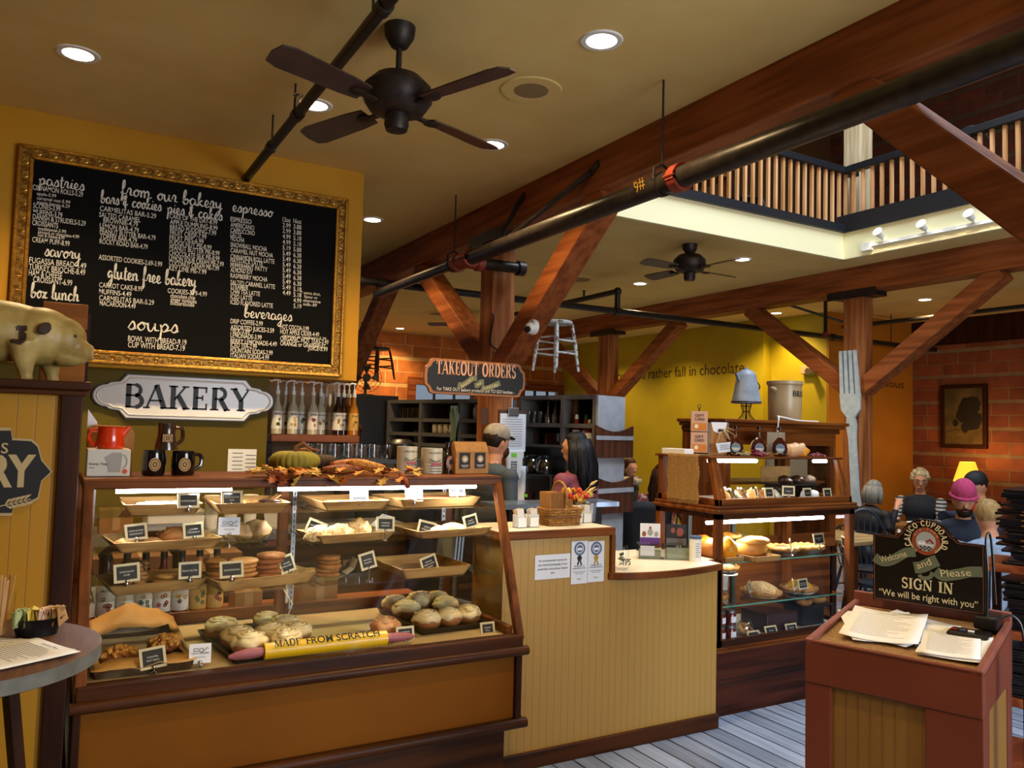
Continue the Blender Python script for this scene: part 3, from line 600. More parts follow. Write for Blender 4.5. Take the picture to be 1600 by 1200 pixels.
for x in (.1,.925,1.765):
 b = B(); b.box(x,x+.045,3.76,3.8,.36,1.372); obj(b,'back_post',OAKZ,t,bevel=.004)
b = B(); b.box(.1,1.808,3.76,3.8,1.345,1.372); obj(b,'back_rail',OAK,t)
for x in (.155,.985,1.745):
 b = B(); b.box(x-.009,x+.009,3.725,3.735,.75,1.34)
 obj(b,'shelf_standard',STEEL,t)
 b = B()
 for k in range(22): b.box(x-.002,x+.002,3.722,3.726,.77+k*.025,.784+k*.025)
 obj(b,'slots',BLK,t.children[-1])
SH = {1: 1.243,2: 1.12,3: .962}
for n,z in SH.items():
 for x0,x1 in ((.14,.945),(.955,1.76)):
  b = B(); b.box(x0,x1,gz(z)+.035,3.72,z-.007,z-.001); obj(b,'glass_shelf',SHELFG,t)
  if n > 0:
   b = B()
   for x in (x0+.012,x1-.012): b.prism([(x,3.72,z-.008),(x,3.72,z-.04),(x,gz(z)+.06,z-.008)],(.004,0,0))
   obj(b,'shelf_bracket',STEEL,t)
for x0,x1 in ((.21,.62),(.80,1.70)):
 b = B(); b.cyl((x0,3.29,1.334),(x1,3.29,1.334),.0075,seg=10); obj(b,'light_tube',LED,t,smooth=True)
 lamp('case_strip','AREA',((x0+x1)/2,3.29,1.322),16*(x1-x0),(.93,.95,1),x1-x0,to=((x0+x1)/2,3.38,.7),sy=.02)
b = B(); b.lathe([(.0,0),(.03,0),(.034,.008),(.02,.014),(0,.015)],(.9,3.5,.765),18); b.path([(.92,3.52,.77),(.96,3.6,.8),(.955,3.74,.84)],.003); obj(b,'puck_lamp',mat('puck_lamp','e8e2c8',.3),t,smooth=True)
CAT = t
# ---------------------------------------------------------------- small props in the cases
TRAYW = wood('tray_pine','b28a50','8a6234','X',.6,scale=14)
FRAMEC = mat('card_frame','cbbd93',.5)
def tray(pl,pr,z,d,h,lab,ang=None,fl=.028,group='slanted wooden trays in the bakery case',flip=False):
 a = at(*pl,'Z',z); c = at(*pr,'Z',z); a.z = c.z = 0; w = (c-a).length; r = math.atan2(c.y-a.y,c.x-a.x) if ang is None else ang
 o = T('wooden_tray',lab,'tray',(a.x,a.y,z),group); o.rotation_euler = (0,0,r)
 lo = [V((0,0,0)),V((w,0,0)),V((w,d,0)),V((0,d,0))]; hi = [V((-fl,-fl*.5,h)),V((w+fl,-fl*.5,h)),V((w+fl,d+fl,h)),V((-fl,d+fl,h))]
 lo = [p+V((0,0,.001)) for p in lo]; M = o.matrix_basis
 b = B(); k = .007
 for i in range(4):
  j = (i+1) % 4; n = (lo[j]-lo[i]).cross(V((0,0,1))).normalized()*-k
  b.hexa([M@q for q in (lo[i],lo[j],lo[j]+n,lo[i]+n,hi[i],hi[j],hi[j]+n,hi[i]+n)])
 obj(b,'sides',TRAYW,o)
 b = B(); b.hexa([M@(p+V((0,0,e))) for e in (0,.006) for p in lo]); obj(b,'bottom',TRAYW,o)
 return o,(a.x,a.y,z+.008),r,w
CLIPM = CHROME
def card(p,text,lab,rz=0,tilt=15,roll=0,w=.084,h=.062,white=False,stand=.012,group='small price cards in the cases',nolet=False,cat_='sign'):
 """framed card leaning back on a little chrome clip stand; p = foot point"""
 o = T('price_card',lab,cat_,p,group); p = V(p)
 u = V((math.cos(rz),math.sin(rz),0)); fw = V((-math.sin(rz),math.cos(rz),0)); a = math.radians(tilt)
 v = V((0,0,1))*math.cos(a)+fw*math.sin(a); fr = Fr(p+V((0,0,stand)),u,v).sub(0,0,0,math.radians(roll))
 if not white:
  b = B(); e = .009
  for q in ((-w/2,w/2,0,e),(-w/2,w/2,h-e,h),(-w/2,-w/2+e,e,h-e),(w/2-e,w/2,e,h-e)):
   b.hexa([fr(q[i],q[j],k) for k in (0,.006) for i,j in ((0,2),(1,2),(1,3),(0,3))])
  obj(b,'card_frame',FRAMEC,o)
  b = B(); b.hexa([fr(x,y,k) for k in (-.001,.003) for x,y in ((-w/2+e,e),(w/2-e,e),(w/2-e,h-e),(-w/2+e,h-e))]); s = obj(b,'slate',SLATE,o)
  b = B(); L = text.split('|'); hh = .0085
  for i,l in enumerate(L): txt(b,l,fr.sub(0,h/2+(len(L)/2-i-1)*hh*1.35+.001,.0042),hh,al='C',w=min(w*.66,len(l)*hh*.62))
  obj(b,'lettering',CHALK,s)
 else:
  b = B(); b.hexa([fr(x,y,k) for k in (0,.0015) for x,y in ((-w/2,0),(w/2,0),(w/2,h),(-w/2,h))]); s = obj(b,'card_sheet',PAP,o)
  b = B(); ff = fr.sub(0,0,.003)
  ribbon(b,[(-w*.3,h*.62),(-w*.3,h*.75),(-w*.1,h*.75),(-w*.1,h*.62),(-w*.3,h*.62)],.002,ff); ribbon(b,arc(w*.05,h*.66,w*.1,h*.1,0,360),.002,ff); ribbon(b,[(w*.18,h*.62),(w*.33,h*.8),(w*.36,h*.7)],.002,ff)
  txt(b,'CALICO CUPBOARD',ff.sub(0,h*.46),.01,w=w*.8,al='C'); txt(b,text,ff.sub(0,h*.28),.006,w=w*.5,al='C'); obj(b,'lettering',INK,s)
 b = B(); b.lathe([(.012,0),(.012,.003),(.004,.006),(.003,stand+.004)],p+u*0+fw*-.004,12); b.ell(fr(0,.004,.009),(.008,.006,.006),10,6)
 obj(b,'clip_stand',CLIPM,o,smooth=True)
 return o
CRUMB = mat('golden_crust','b0702a',.7,c2='d9a860',scale=45,bump=.5)
SUGAR = mat('icing','efe3c4',.45,c2='e4d0a4',scale=24,bump=.3)
CHOC = mat('dark_chocolate','2e160c',.3,c2='3d2011',scale=30)
LEMON = mat('lemon_filling','dda52c',.45,c2='e8b84a',scale=30,bump=.2)
PUMP = mat('pumpkin_cake','c07a26',.7,c2='a8641c',scale=60,bump=.4)
COOK = mat('cookie_dough','b07430',.75,c2='8a5220',scale=40,bump=.6)
COOKC = mat('chip_cookie','a5753c',.75,c2='3c2010',scale=55,bump=.5,ramp=(.5,.62))
GING = mat('ginger_cookie','a86424',.7,c2='85481a',scale=35,bump=.7)
PALE = mat('sugar_cookie','c99852',.7,c2='b78440',scale=30,bump=.4)
NUTM = mat('caramel_nuts','e0a84c',.35,c2='b06c20',scale=70,bump=.9)
ALM = mat('toasted_almond','c58a48',.6,c2='e0b888',scale=60,bump=.3)
def slab(p,d,rz,name,lab,cat_,base,topm,group,top=.35):
 o = T(name,lab,cat_,p,group); M = RZ(rz); p = V(p)
 def bx(b,z0,z1,e=0): b.hexa([p+M@V((x,y,z)) for z in (z0,z1) for x,y in ((-d[0]/2-e,-d[1]/2-e),(d[0]/2+e,-d[1]/2-e),(d[0]/2+e,d[1]/2+e),(-d[0]/2-e,d[1]/2+e))])
 b = B(); bx(b,0,d[2]*(1-top)); obj(b,'base',base,o,bevel=.004)
 b = B(); bx(b,d[2]*(1-top)+.0005,d[2],.001); obj(b,'topping',topm,o,bevel=.006)
 return o
def lump(p,r,m,name,lab,cat_,group=None,rz=0,nz=.22,nf=3,tilt=0,seg=18):
 b = B(); b.ell((0,0,0),r,seg,12,nz=nz,nf=nf,fn=lambda q,n: V((q.x,q.y,max(q.z,-r[2]*.55)))); o = one(b,name,m,lab,cat_,group,smooth=2); o.location = V(p)+V((0,0,r[2]*.55)); o.rotation_euler = (tilt,0,rz); return o
def cookie_stack(p,n,r,th,m,lab,group,lean=0,name='cookie'):
 b = B(); b.lathe([(0,0),(r*.9,0),(r,th*.4),(r*.94,th*.8),(r*.6,th*1.05),(0,th*1.1)],(0,0,0),22)
 for v in b.bm.verts: v.co *= 1+.05*noise.noise(v.co*60)
 c = one(b,name,m,lab,'cookie',group,smooth=2); out = []
 for i in range(n):
  o = c if i == 0 else dup(c); o.location = V(p)+V((random.uniform(-.008,.008)+lean*i,random.uniform(-.006,.006),i*th*1.0)); o.rotation_euler = (random.uniform(-.03,.03),random.uniform(-.03,.03),random.uniform(0,6)); out.append(o)
 return out
def on(p,M,x,y,z=0): return V(p)+RZ(M)@V((x,y,z))
# top shelf
_,p,r,w = tray((205,806),(305,805),SH[1],.3,.042,'shallow wooden tray of frosted pumpkin bars, top shelf at far left',0)
slab(on(p,r,.07,.03),(.1,.05,.036),r,'pumpkin_bar','frosted pumpkin bar at the left of its tray on the top shelf','pastry',PUMP,SUGAR,None)
slab(on(p,r,.17,.04),(.07,.05,.036),r,'pumpkin_bar','frosted pumpkin bar right beside the pumpkin bar card','pastry',PUMP,SUGAR,None)
slab(on(p,r,.12,.16),(.12,.07,.03),r,'pumpkin_bar','frosted pumpkin bar at the back of the top left tray','pastry',PUMP,SUGAR,None)
card(at(294,799,'Y',3.275),'PUMPKIN BAR','pumpkin bar card in a wooden tray on the top shelf',.05,12,0,.078,.058)
_,p,r,w = tray((347,804),(441,801),SH[1],.3,.042,'shallow wooden tray of peanut butter bars under the middle of the light tube',0)
slab(on(p,r,.13,.1),(.06,.06,.036),r,'peanut_butter_bar','peanut butter bar left of the chocolate one','pastry',PALE,CRUMB,None)
slab(on(p,r,.19,.05),(.075,.06,.04),r,'peanut_butter_bar','peanut butter bar with dark chocolate top','pastry',PALE,CHOC,None)
b = B(); q = on(p,r,.16,.12); b.quadsurf([[q+V((x,y,z)) for x,z in ((-.03,0),(.03,.01),(.085,.055))] for y in (-.03,.05)]); one(b,'kraft_liner',KRAFT,'kraft paper liner in the peanut butter bar tray','liner',solid=.001)
card(at(362,795,'Y',3.275),'PEANUT BUTTER|BAR','peanut butter bar card on the top shelf tray',.0,12,0,.08,.058)
_,p,r,w = tray((511,798),(596,795),SH[1],.29,.038,'wooden tray of lemon bars on the top shelf',.03)
slab(on(p,r,.06,.03),(.11,.045,.03),r,'lemon_bar','yellow lemon bar at the front left of its tray','pastry',PALE,LEMON,None,.6)
slab(on(p,r,.2,.05),(.05,.045,.028),r,'lemon_bar','yellow lemon bar behind the lemon bar card','pastry',PALE,LEMON,None,.6)
card(at(561,789,'Y',3.29),'LEMON BAR','lemon bar card on the top shelf tray',.05,12,0,.08,.058)
_,p,r,w = tray((632,794),(728,788),SH[1],.26,.04,'wooden tray of reddish apple bars at the right end of the top shelf',.1)
slab(on(p,r,.2,.09),(.2,.12,.03),r,'apple_bar','wide reddish brown apple bar in the tray at the right end of the top shelf','pastry',PUMP,GING,None)
slab(on(p,r,.03,.09),(.07,.1,.03),r,'apple_bar','apple bar left of the apple bar card','pastry',PUMP,CRUMB,None)
card(at(647,788,'Y',3.30),'APPLE BAR','apple bar card at the front of the reddish apple bars',.05,12,0,.082,.06)
card(at(714,779,'Y',3.34),'CARMELITAS|BAR','shiny card in the right corner of the top shelf',.05,10,0,.08,.058)
# second shelf
_,p,r,w = tray((190,864),(318,850),SH[2],.24,.036,'wooden tray of croissants on the second shelf',.12)
lump(on(p,r,.02,.05),(.04,.03,.025),CRUMB,'cheese_croissant','small cheese croissant left of its card','pastry',None,.4,.3)
lump(on(p,r,.12,.06),(.05,.03,.022),ALM,'cheese_croissant','pale cheese croissant right of its card','pastry',None,-.5,.35)
def flaked(p,lab):
 o = T('almond_croissant',lab,'pastry',p); b = B(); b.ell(V(p)+V((0,0,.033)),(.068,.045,.035),18,12,RZ(.2),.15,3); obj(b,'bun',mat('almond_bun','9a6428',.6,c2='80501e',scale=30),o,smooth=2)
 for k in range(16):
  a,e = random.uniform(0,2*PI),random.uniform(.2,1.3); q = V(p)+V((.066*math.cos(a)*math.cos(e),.044*math.sin(a)*math.cos(e),.033+.036*math.sin(e)))
  b = B(); b.ell(q,(.014,.008,.002),8,4,(Euler((random.uniform(-.6,.6),random.uniform(-.6,.6),random.uniform(0,3)))).to_matrix()); obj(b,'almond_flake',ALM,o,smooth=True)
flaked(on(p,r,.2,.07),'almond croissant covered with flakes on the second shelf')
card(at(213,849,'Y',3.26),'CHEESE ALMOND|CROISSANT','cheese croissant card on the second shelf, tilted',.2,14,4,.078,.06)
card(at(302,846,'Y',3.27),'ALMOND|CROISSANT','almond croissant card on the second shelf',.2,12,2,.078,.06)
card(on((.615,3.28,SH[2]),0,0,0),'ZUCCHINI BREAD','plain white printed card on a chrome stand on the second shelf',.05,8,-2,.082,.068,True,.04)
GLP = glass_mat('dish_glass',(.95,.95,.9),2.5,.06)
def dish(p,r,lab,h=.02):
 b = B(); b.lathe([(r*.5,0),(r*.55,.003),(r,h),(r*.99,h+.002),(r*.53,.007),(0,.005)],p,26,cap=False); return one(b,'glass_dish',GLP,lab,'dish',smooth=True)
pd = at(396,851,'Z',SH[2]); pd.y += .1; dish(pd,.085,'clear glass dish holding two braided rolls on the second shelf',.03)
lump(pd+V((-.035,0,.012)),(.062,.045,.04),mat('braided_roll','c9a468',.6,c2='8a6030',scale=18,bump=.6),'braided_roll','left braided roll in the glass dish','pastry',None,.3,.3)
lump(pd+V((.04,.012,.014)),(.06,.045,.045),MATS['braided_roll'],'braided_roll','right braided roll with dark swirl in the glass dish','pastry',None,-.6,.3)
_,p,r,w = tray((505,850),(592,840),SH[2],.2,.035,'wooden tray of crumb topped apple scones on the second shelf',.15)
for k,(x,y,ry,l) in enumerate(((.0,.05,.3,'golden scone at the left end of the scone tray'),(.1,.06,-.5,'crumb covered scone in the middle of the scone tray'),(.19,.07,.8,'tall crumb covered scone at the right end of the scone tray'))):
 lump(on(p,r,x,y),(.055,.048,.04+.01*(k == 2)),mat('crumb_scone','cfa45e',.8,c2='e8cd94',scale=70,bump=1),'scone',l,'pastry',None,ry,.35,4)
card(at(489,840,'Y',3.26),'APPLE PECAN|SCONE','tilted scone card at the scone tray',-.25,14,-22,.08,.06)
card(at(601,845,'Z',SH[2]),'PUMPKIN|HARVEST','pumpkin card on a chrome stand beside the scone tray',.0,10,-3,.08,.06,stand=.04)
b = B(); q = V((1.3,3.5,SH[2])); b.quadsurf([[q+V((x,y,z)) for x,z in ((-.12,.0),(0,.015),(.06,.07))] for y in (-.06,.08)]); one(b,'wax_paper',PAP,'loose white wax paper on the second shelf','paper',solid=.001)
_,p,r,w = tray((660,842),(752,834),SH[2],.26,.034,'wooden tray of streusel pastries at the right of the second shelf',.12)
lump(on(p,r,.1,.05),(.05,.04,.028),SUGAR,'streusel_bar','apple streusel right of the apple streusel card','pastry',None,.3,.3)
lump(on(p,r,.2,.06),(.07,.045,.03),MATS['crumb_scone'],'streusel_bar','long cherry streusel beside the cherry card','pastry',None,.2,.3)
card(at(664,840,'Y',3.24),'APPLE|STREUSEL','apple streusel card, tilted, on the second shelf',-.2,14,-14,.08,.06)
card(at(737,829,'Y',3.28),'CHERRY|STREUSEL','cherry streusel card at the right end of the second shelf',.2,12,10,.08,.06)
# third shelf
_,p,r,w = tray((180,932),(307,918),SH[3],.22,.04,'wooden tray of cookies at the left of the third shelf',.12)
cookie_stack(on(p,r,.08,.08),6,.048,.017,COOKC,'chocolate chip cookie in the leaning stack at the left of the third shelf','chocolate chip cookie stack')
cookie_stack(on(p,r,.2,.07),3,.055,.016,PALE,'thick peanut butter cookie in the low stack of three','peanut butter cookie stack')
card(at(198,915,'Y',3.2),'CHOCOLATE|CHIP','chocolate chip cookie card at the left of the third shelf',.1,10,3,.086,.066)
card(at(296,909,'Y',3.24),'PEANUT BUTTER','peanut butter cookie card on the third shelf',.1,8,0,.082,.062)
_,p,r,w = tray((348,925),(465,905),SH[3],.2,.042,'wooden tray of stacked snickerdoodle and ginger cookies',.2)
cookie_stack(on(p,r,.1,.07),6,.056,.0165,mat('snickerdoodle','c48a45',.7,c2='a56a2a',scale=40,bump=.5),'snickerdoodle in the tall pale stack','snickerdoodle stack')
cookie_stack(on(p,r,.03,.15),6,.045,.0155,MATS['snickerdoodle'],'snickerdoodle in the back stack behind the snickerdoodle card','snickerdoodle back stack')
cookie_stack(on(p,r,.21,.07),6,.058,.0185,GING,'dark ginger cookie in the tall rough stack','ginger cookie stack')
card(at(362,908,'Y',3.16),'SNICKERDOODLE','snickerdoodle card, glinting, on the third shelf',-.05,16,2,.086,.062)
card(at(451,899,'Y',3.26),'GINGER|MOLASSES','ginger cookie card at the right of the tray, leaning',.3,14,14,.07,.07)
pd = at(522,908,'Z',SH[3]); pd.y += .06; dish(pd,.075,'clear glass dish under the oatmeal cookies on the third shelf')
cookie_stack(pd+V((-.005,.0,.012)),5,.05,.0175,COOK,'chunky oatmeal cookie in the stack on the glass dish','oatmeal cookie stack')
card(at(576,908,'Z',SH[3]),'OATMEAL|RAISIN','tilted card on a chrome stand beside the oatmeal cookies',.1,10,12,.072,.068,stand=.05)
b = B(); q = pd+V((.06,0,.02)); b.quadsurf([[q+V((x,y,z)) for x,z in ((0,0),(.03,.02),(.045,.06))] for y in (-.04,.03)]); one(b,'wax_paper',PAP,'small wax paper tucked beside the oatmeal cookies','paper',solid=.001)
_,p,r,w = tray((635,905),(724,897),SH[3],.32,.042,'large wooden tray of decorated cookies at the right of the third shelf',.05)
ORGI = mat('orange_icing','c86a14',.4,c2='d68a20',scale=20); REDI = mat('red_icing','8e2412',.4)
for k,(x,y,m,l) in enumerate(((.03,.1,REDI,'red iced turkey cookie at the left of the large tray'),(.09,.06,ORGI,'orange iced leaf cookie behind the tilted card'),(.2,.1,ORGI,'orange iced leaf cookie at the right of the large tray'),(.17,.05,REDI,'leaf cookie with red edge in front of the large tray'))):
 q = on(p,r,x,y); o = T('decorated_cookie',l,'cookie',q); pts = [(math.cos(a*PI/9)*(.032+.008*math.cos(5*a*PI/9)),math.sin(a*PI/9)*(.026+.007*math.cos(5*a*PI/9))) for a in range(18)]
 b = B(); b.prism([q+V((x,y,0.001)) for x,y in pts],(0,0,.008)); obj(b,'biscuit',PALE,o); b = B(); b.prism([q+V((x*.88,y*.88,.0092)) for x,y in pts],(0,0,.004)); obj(b,'icing',m,o)
card(at(673,897,'Y',3.2),'FROSTED|CREAM CHEESE|COOKIE','tilted frosted cookie card at the large tray',.2,12,14,.086,.068)
for k in range(3):
 b = B(); b.box(0,.012,0,.2,0,.14-.01*k); o = one(b,'binder',mat('silver_binder','9aa4ac',.3,.4),'silver binder leaning at the right end of the third shelf','binder','silver binders on the third shelf',bevel=.002); o.location = (1.685+.017*k,3.47,SH[3]+.001); o.rotation_euler = (0,.08,0)
# deck: sheet pan, roll pans, cinnamon rolls
PAN = mat('sheet_pan','8a8478',.4,.7,c2='5a4a38',scale=9,ramp=(.4,.6)); DPAN = mat('dark_pan','1d1a18',.4,.3)
PARCH = mat('parchment','b98a44',.6,c2='a97a38',scale=12)
def pan(name,lab,c,rz,w,d,h,m):
 o = T(name,lab,'pan',c); M = RZ(rz); C = V(c)
 lo = [(-w/2,-d/2),(w/2,-d/2),(w/2,d/2),(-w/2,d/2)]; k = .012
 b = B(); b.hexa([C+M@V((x,y,z)) for z in (.0005,.005) for x,y in lo]); obj(b,'pan_floor',m,o)
 b = B()
 for i in range(4):
  (x0,y0),(x1,y1) = lo[i],lo[(i+1) % 4]
  b.hexa([C+M@V(q) for q in ((x0,y0,.001),(x1,y1,.001),(x1*.985,y1*.985,.001),(x0*.985,y0*.985,.001),(x0*1.06,y0*1.06,h),(x1*1.06,y1*1.06,h),(x1*1.03,y1*1.03,h),(x0*1.03,y0*1.03,h))])
 obj(b,'pan_rim',m,o); return o,M
DK = .7145
c = (.318,3.4,DK); o,M = pan('sheet_pan','worn metal sheet pan lined with parchment at the left of the deck',c,.0,.30,.62,.03,PAN)
b = B(); rows = []
for i in range(14):
 v = i/13; rows.append([V(c)+V((-.168+.336*u/11,-.33+.66*v,.033+.02*noise.noise(V((u*.5,v*4,2)))+(.09*max(0,(v-.9))*10*(1-abs(u/11-.5)*1.6) if v > .9 else 0))) if not (2 <= u <= 9 and 2 < i < 11) else None for u in range(12)])
for i in range(13):
 for u in range(11):
  q = (rows[i][u],rows[i][u+1],rows[i+1][u+1],rows[i+1][u])
  if all(q): b.f([b.bm.verts.new(x) for x in q])
bmesh.ops.remove_doubles(b.bm,verts=b.bm.verts,dist=.001); tag(obj(b,'parchment',PARCH,smooth=2,solid=.0012),'brown parchment paper hanging over the sheet pan','parchment')
def nutroll(p,r,rz,lab):
 o = T('caramel_nut_roll',lab,'pastry',p); b = B(); b.ell(V(p)+V((0,0,.018)),(r[0],r[1],.03),16,10,RZ(rz),.1,3); obj(b,'roll',mat('roll_dough','8e4a1c',.5,c2='7a3c14',scale=20),o,smooth=2)
 b = B()
 for k in range(70):
  a,q = random.uniform(0,2*PI),math.sqrt(random.random()); x,y = r[0]*.95*q*math.cos(a),r[1]*.95*q*math.sin(a)
  b.ell(V(p)+RZ(rz)@V((x,y,.02+.03*math.sqrt(max(0,1-q*q*.95)))),random.uniform(.006,.011),6,4,nz=.4)
 obj(b,'nut_topping',NUTM,o,smooth=2); o.children[-1]['kind'] = 'stuff'
nutroll((.245,3.27,DK+.006),(.07,.05),.3,'caramel nut roll at the front left of the sheet pan')
nutroll((.41,3.36,DK+.006),(.058,.08),-.1,'caramel nut roll at the right side of the sheet pan')
card(at(240,1050,'Y',3.075),'CARAMEL|NUT ROLL','caramel nut roll card at the front of the deck',.0,20,6,.085,.072)
card(at(312,1040,'Y',3.09),'CINNAMON ROLL','white printed card on the deck in front of the sheet pan',.0,16,-2,.075,.068,True,.008)
ICE = mat('cream_frosting','e6d6a8',.4,c2='cdae74',scale=16,bump=.5); DOUGH = mat('cinnamon_dough','a86a34',.6,c2='8a4c20',scale=25)
def cinroll():
 o = T('cinnamon_roll','frosted cinnamon roll','pastry',(0,0,0)); b = B(); b.ell((0,0,.03),(.064,.058,.034),18,10,None,.1,3,fn=lambda q,n: V((q.x,q.y,max(q.z,-.03)))); obj(b,'bun',DOUGH,o,smooth=2)
 b = B(); b.ell((0,0,.042),(.066,.061,.034),24,14,None,.2,4,fn=lambda q,n: V((q.x,q.y,max(q.z,-.012-.012*math.sin(5*math.atan2(n.y,n.x)))))); pts = []
 for k in range(40):
  a = k*.42; q = .05*(1-k/46); pts.append((q*math.cos(a),q*math.sin(a)*.92,.062+.014*k/40))
 b.path(pts,[.009-.004*k/40 for k in range(40)],6); obj(b,'frosting',ICE,o,smooth=2); return o
proto = cinroll(); first = True
def rolls(c,rz,spots,where,group):
 global first
 for x,y,l in spots:
  p = V(c)+RZ(rz)@V((x,y,.006)); o = proto if first else dup(proto); first = False
  o.location = p; o.rotation_euler = (random.uniform(-.06,.06),random.uniform(-.06,.06),random.uniform(0,6)); o['label'] = 'frosted cinnamon roll '+l+' of the '+where; o['group'] = group; s = random.uniform(.95,1.08); o.scale = (s,s,s*1.1)
mc = (.755,3.33,DK); o,M = pan('baking_pan','dark pan packed with cinnamon rolls at the middle of the deck',mc,.12,.32,.46,.025,DPAN)
rolls(mc,.12,[(-.09,-.17,'at the front left corner'),(.05,-.17,'at the front right corner'),(-.1,-.05,'on the left side'),(.03,-.06,'in the centre front'),(.13,-.08,'on the right side'),(-.11,.12,'at the back left'),(.13,.04,'right of the gap'),(.09,.15,'at the back right')],'middle pan','rolls in the middle pan')
rc = (1.55,3.42,DK); o,M = pan('baking_pan','dark pan of frosted rolls at the right of the deck',rc,.05,.30,.46,.025,DPAN)
rolls(rc,.05,[(-.1,-.16,'at the front left corner'),(.01,-.16,'at the front centre'),(.11,-.15,'at the front right corner'),(-.1,.05,'on the left side'),(-.1,.17,'at the back left'),(.03,.16,'at the back centre'),(.1,.04,'on the right side'),(.12,.16,'at the back right')],'right pan','rolls in the right pan')
pd = at(606,1003,'Z',DK); pd.y += .03; dish(pd,.06,'small glass dish under the single unfrosted roll'); o = dup(proto,pd+V((0,0,.006)),1,'single glazed cinnamon roll on a glass dish at the front of the deck'); del o['group']
for ch in o.children:
 if ch.name.startswith('frosting'): ch.data = ch.data.copy(); ch.data.materials[0] = mat('thin_glaze','b87a48',.3,c2='d8b080',scale=14)
card(at(633,1001,'Y',3.07),'PUMPKIN|CINNAMON ROLL','small dark card in front of the right pan',.0,14,0,.078,.052,stand=.004)
card(at(762,994,'Y',3.12),'ORANGE|ROLL','dark card alone at the right corner of the deck',.0,14,0,.07,.056,stand=.004)
# rolling pin with its printed yellow barrel
t = T('rolling_pin','yellow rolling pin printed MADE FROM SCRATCH with dusty pink handles','rolling pin',(.95,3.075,.755))
a,c = V((.72,3.072,.752)),V((1.2,3.072,.752))
b = B(); b.cyl(a,c,.03,seg=26); obj(b,'barrel',mat('yellow_paint','e8b810',.35),t,smooth=True)
b = B(); fr = Fr(a+V((.24,-.0225,.0225)),(1,0,0),(0,.707,.707)); caps(b,'MADE',fr.sub(-.21,-.014),.03,.1,off=.0125); txt(b,'FROM SCRATCH',fr.sub(-.09,-.014),.04,w=.29,off=.0125,weight=.02); obj(b,'lettering',INK,t.children[0])
for x,sg in ((.72,-1),(1.2,1)):
 b = B(); b.path([(x,3.072,.752),(x+sg*.05,3.072,.75),(x+sg*.1,3.072,.747),(x+sg*.125,3.072,.745)],[.017,.02,.015,.006],14); obj(b,'handle',mat('pink_handle','a05a60',.5),t,smooth=True)
# ---------------------------------------------------------------- low shelf and goods behind the case
t = T('back_bar_shelf','low wooden shelf behind the bakery case','shelf',(.95,4.15,0))
b = B(); b.box(.1,1.8,3.98,4.3,.655,.68); b.box(.1,1.8,3.98,4.0,.62,.66); obj(b,'shelf_board',OAK,t)
b = B(); b.box(.1,1.8,4.0,4.3,0,.62); obj(b,'shelf_body',DOAK,t)
LBL = mat('syrup_label','dcd8cc',.6); FRUIT = [mat('fruit_print_'+n,h,.6) for n,h in (('green','3c5a2a'),('red','8a2a22'),('gold','b88a24'))]
def syrup(p,liquid,lab,group,fr=0,pump=True,gold=False,name='syrup_bottle',h=.30):
 o = T(name,lab,'bottle',p,group); p = V(p); R = .037
 b = B(); b.lathe([(0,0),(R,.002),(R,h*.62),(R*.85,h*.7),(.016,h*.82),(.014,h)],p,18); obj(b,'bottle_glass',liquid,o,smooth=True)
 b = B(); b.lathe([(R+.001,h*.13),(R+.001,h*.58)],p,18,cap=False,a0=-PI*1.0,a1=0); l = obj(b,'bottle_label',LBL if not gold else mat('gold_label','c79a4a',.6),o,smooth=True)
 ff = Fr(p+V((0,-R-.0015,h*.13)),(1,0,0),(0,0,1)); b = B(); txt(b,'MONIN',ff.sub(0,h*.36),.014,w=.045,al='C',weight=.01); obj(b,'lettering',INK,l)
 b = B()
 for k in range(5): ribbon(b,arc(random.uniform(-.018,.018),random.uniform(.03,.08),.006,.007,0,360,8),.006,ff)
 obj(b,'fruit_print',FRUIT[fr % 3],l)
 b = B()
 if pump:
  b.cyl(p+V((0,0,h)),p+V((0,0,h+.028)),.017); b.cyl(p+V((0,0,h+.028)),p+V((0,0,h+.06)),.010); b.cyl(p+V((0,0,h+.06)),p+V((0,0,h+.1)),.005); b.path([p+V((.012,0,h+.1)),p+V((-.02,0,h+.104)),p+V((-.045,0,h+.094)),p+V((-.05,0,h+.086))],.0065); obj(b,'pump',WHT,o,smooth=True)
 else: b.cyl(p+V((0,0,h-.02)),p+V((0,0,h+.01)),.016); obj(b,'cap',BLK,o,smooth=True)
 return o
SYR = [mat('syrup_dark','2a120a',.15),mat('syrup_amber','a5681c',.15),mat('syrup_clear','b4ac94',.12),mat('syrup_red','4c140c',.15)]
for k in range(8):
 x = .165+k*.078; syrup((x,4.06,.681),SYR[(0,0,3,0,3,0,1,1)[k]],'syrup bottle on the low shelf behind the case, '+('first','second','third','fourth','fifth','sixth','seventh, gold labelled,','eighth, gold labelled,')[k]+' from the left','syrup bottles behind the case',k,False,k > 5)
def carton(x0,x1,y0,y1,z0,z1,lab,name='cardboard_box',m=None,flap=True):
 o = T(name,lab,'box',((x0+x1)/2,(y0+y1)/2,z0)); b = B(); b.box(x0,x1,y0,y1,z0,z1); obj(b,'carton',m or CARD,o,bevel=.003)
 if flap:
  b = B(); b.box((x0+x1)/2-.02,(x0+x1)/2+.02,y0-.001,y1+.001,z0+.02,z1+.001); obj(b,'tape',mat('box_tape','b08a58',.3),o)
 return o
carton(.8,.93,4.04,4.2,.681,.78,'open cardboard box right of the gold labelled syrup bottles')
b = B(); b.lathe([(.03,0),(.045,.004),(.047,.1),(.043,.1),(.042,.01)],(1.05,4.1,.681),20,cap=False); one(b,'white_crock',WHT,'plain white straight crock on the low shelf behind the case','crock',smooth=True)
carton(1.12,1.3,4.02,4.25,.681,.84,'cardboard box beside the white crock',m=CARD)
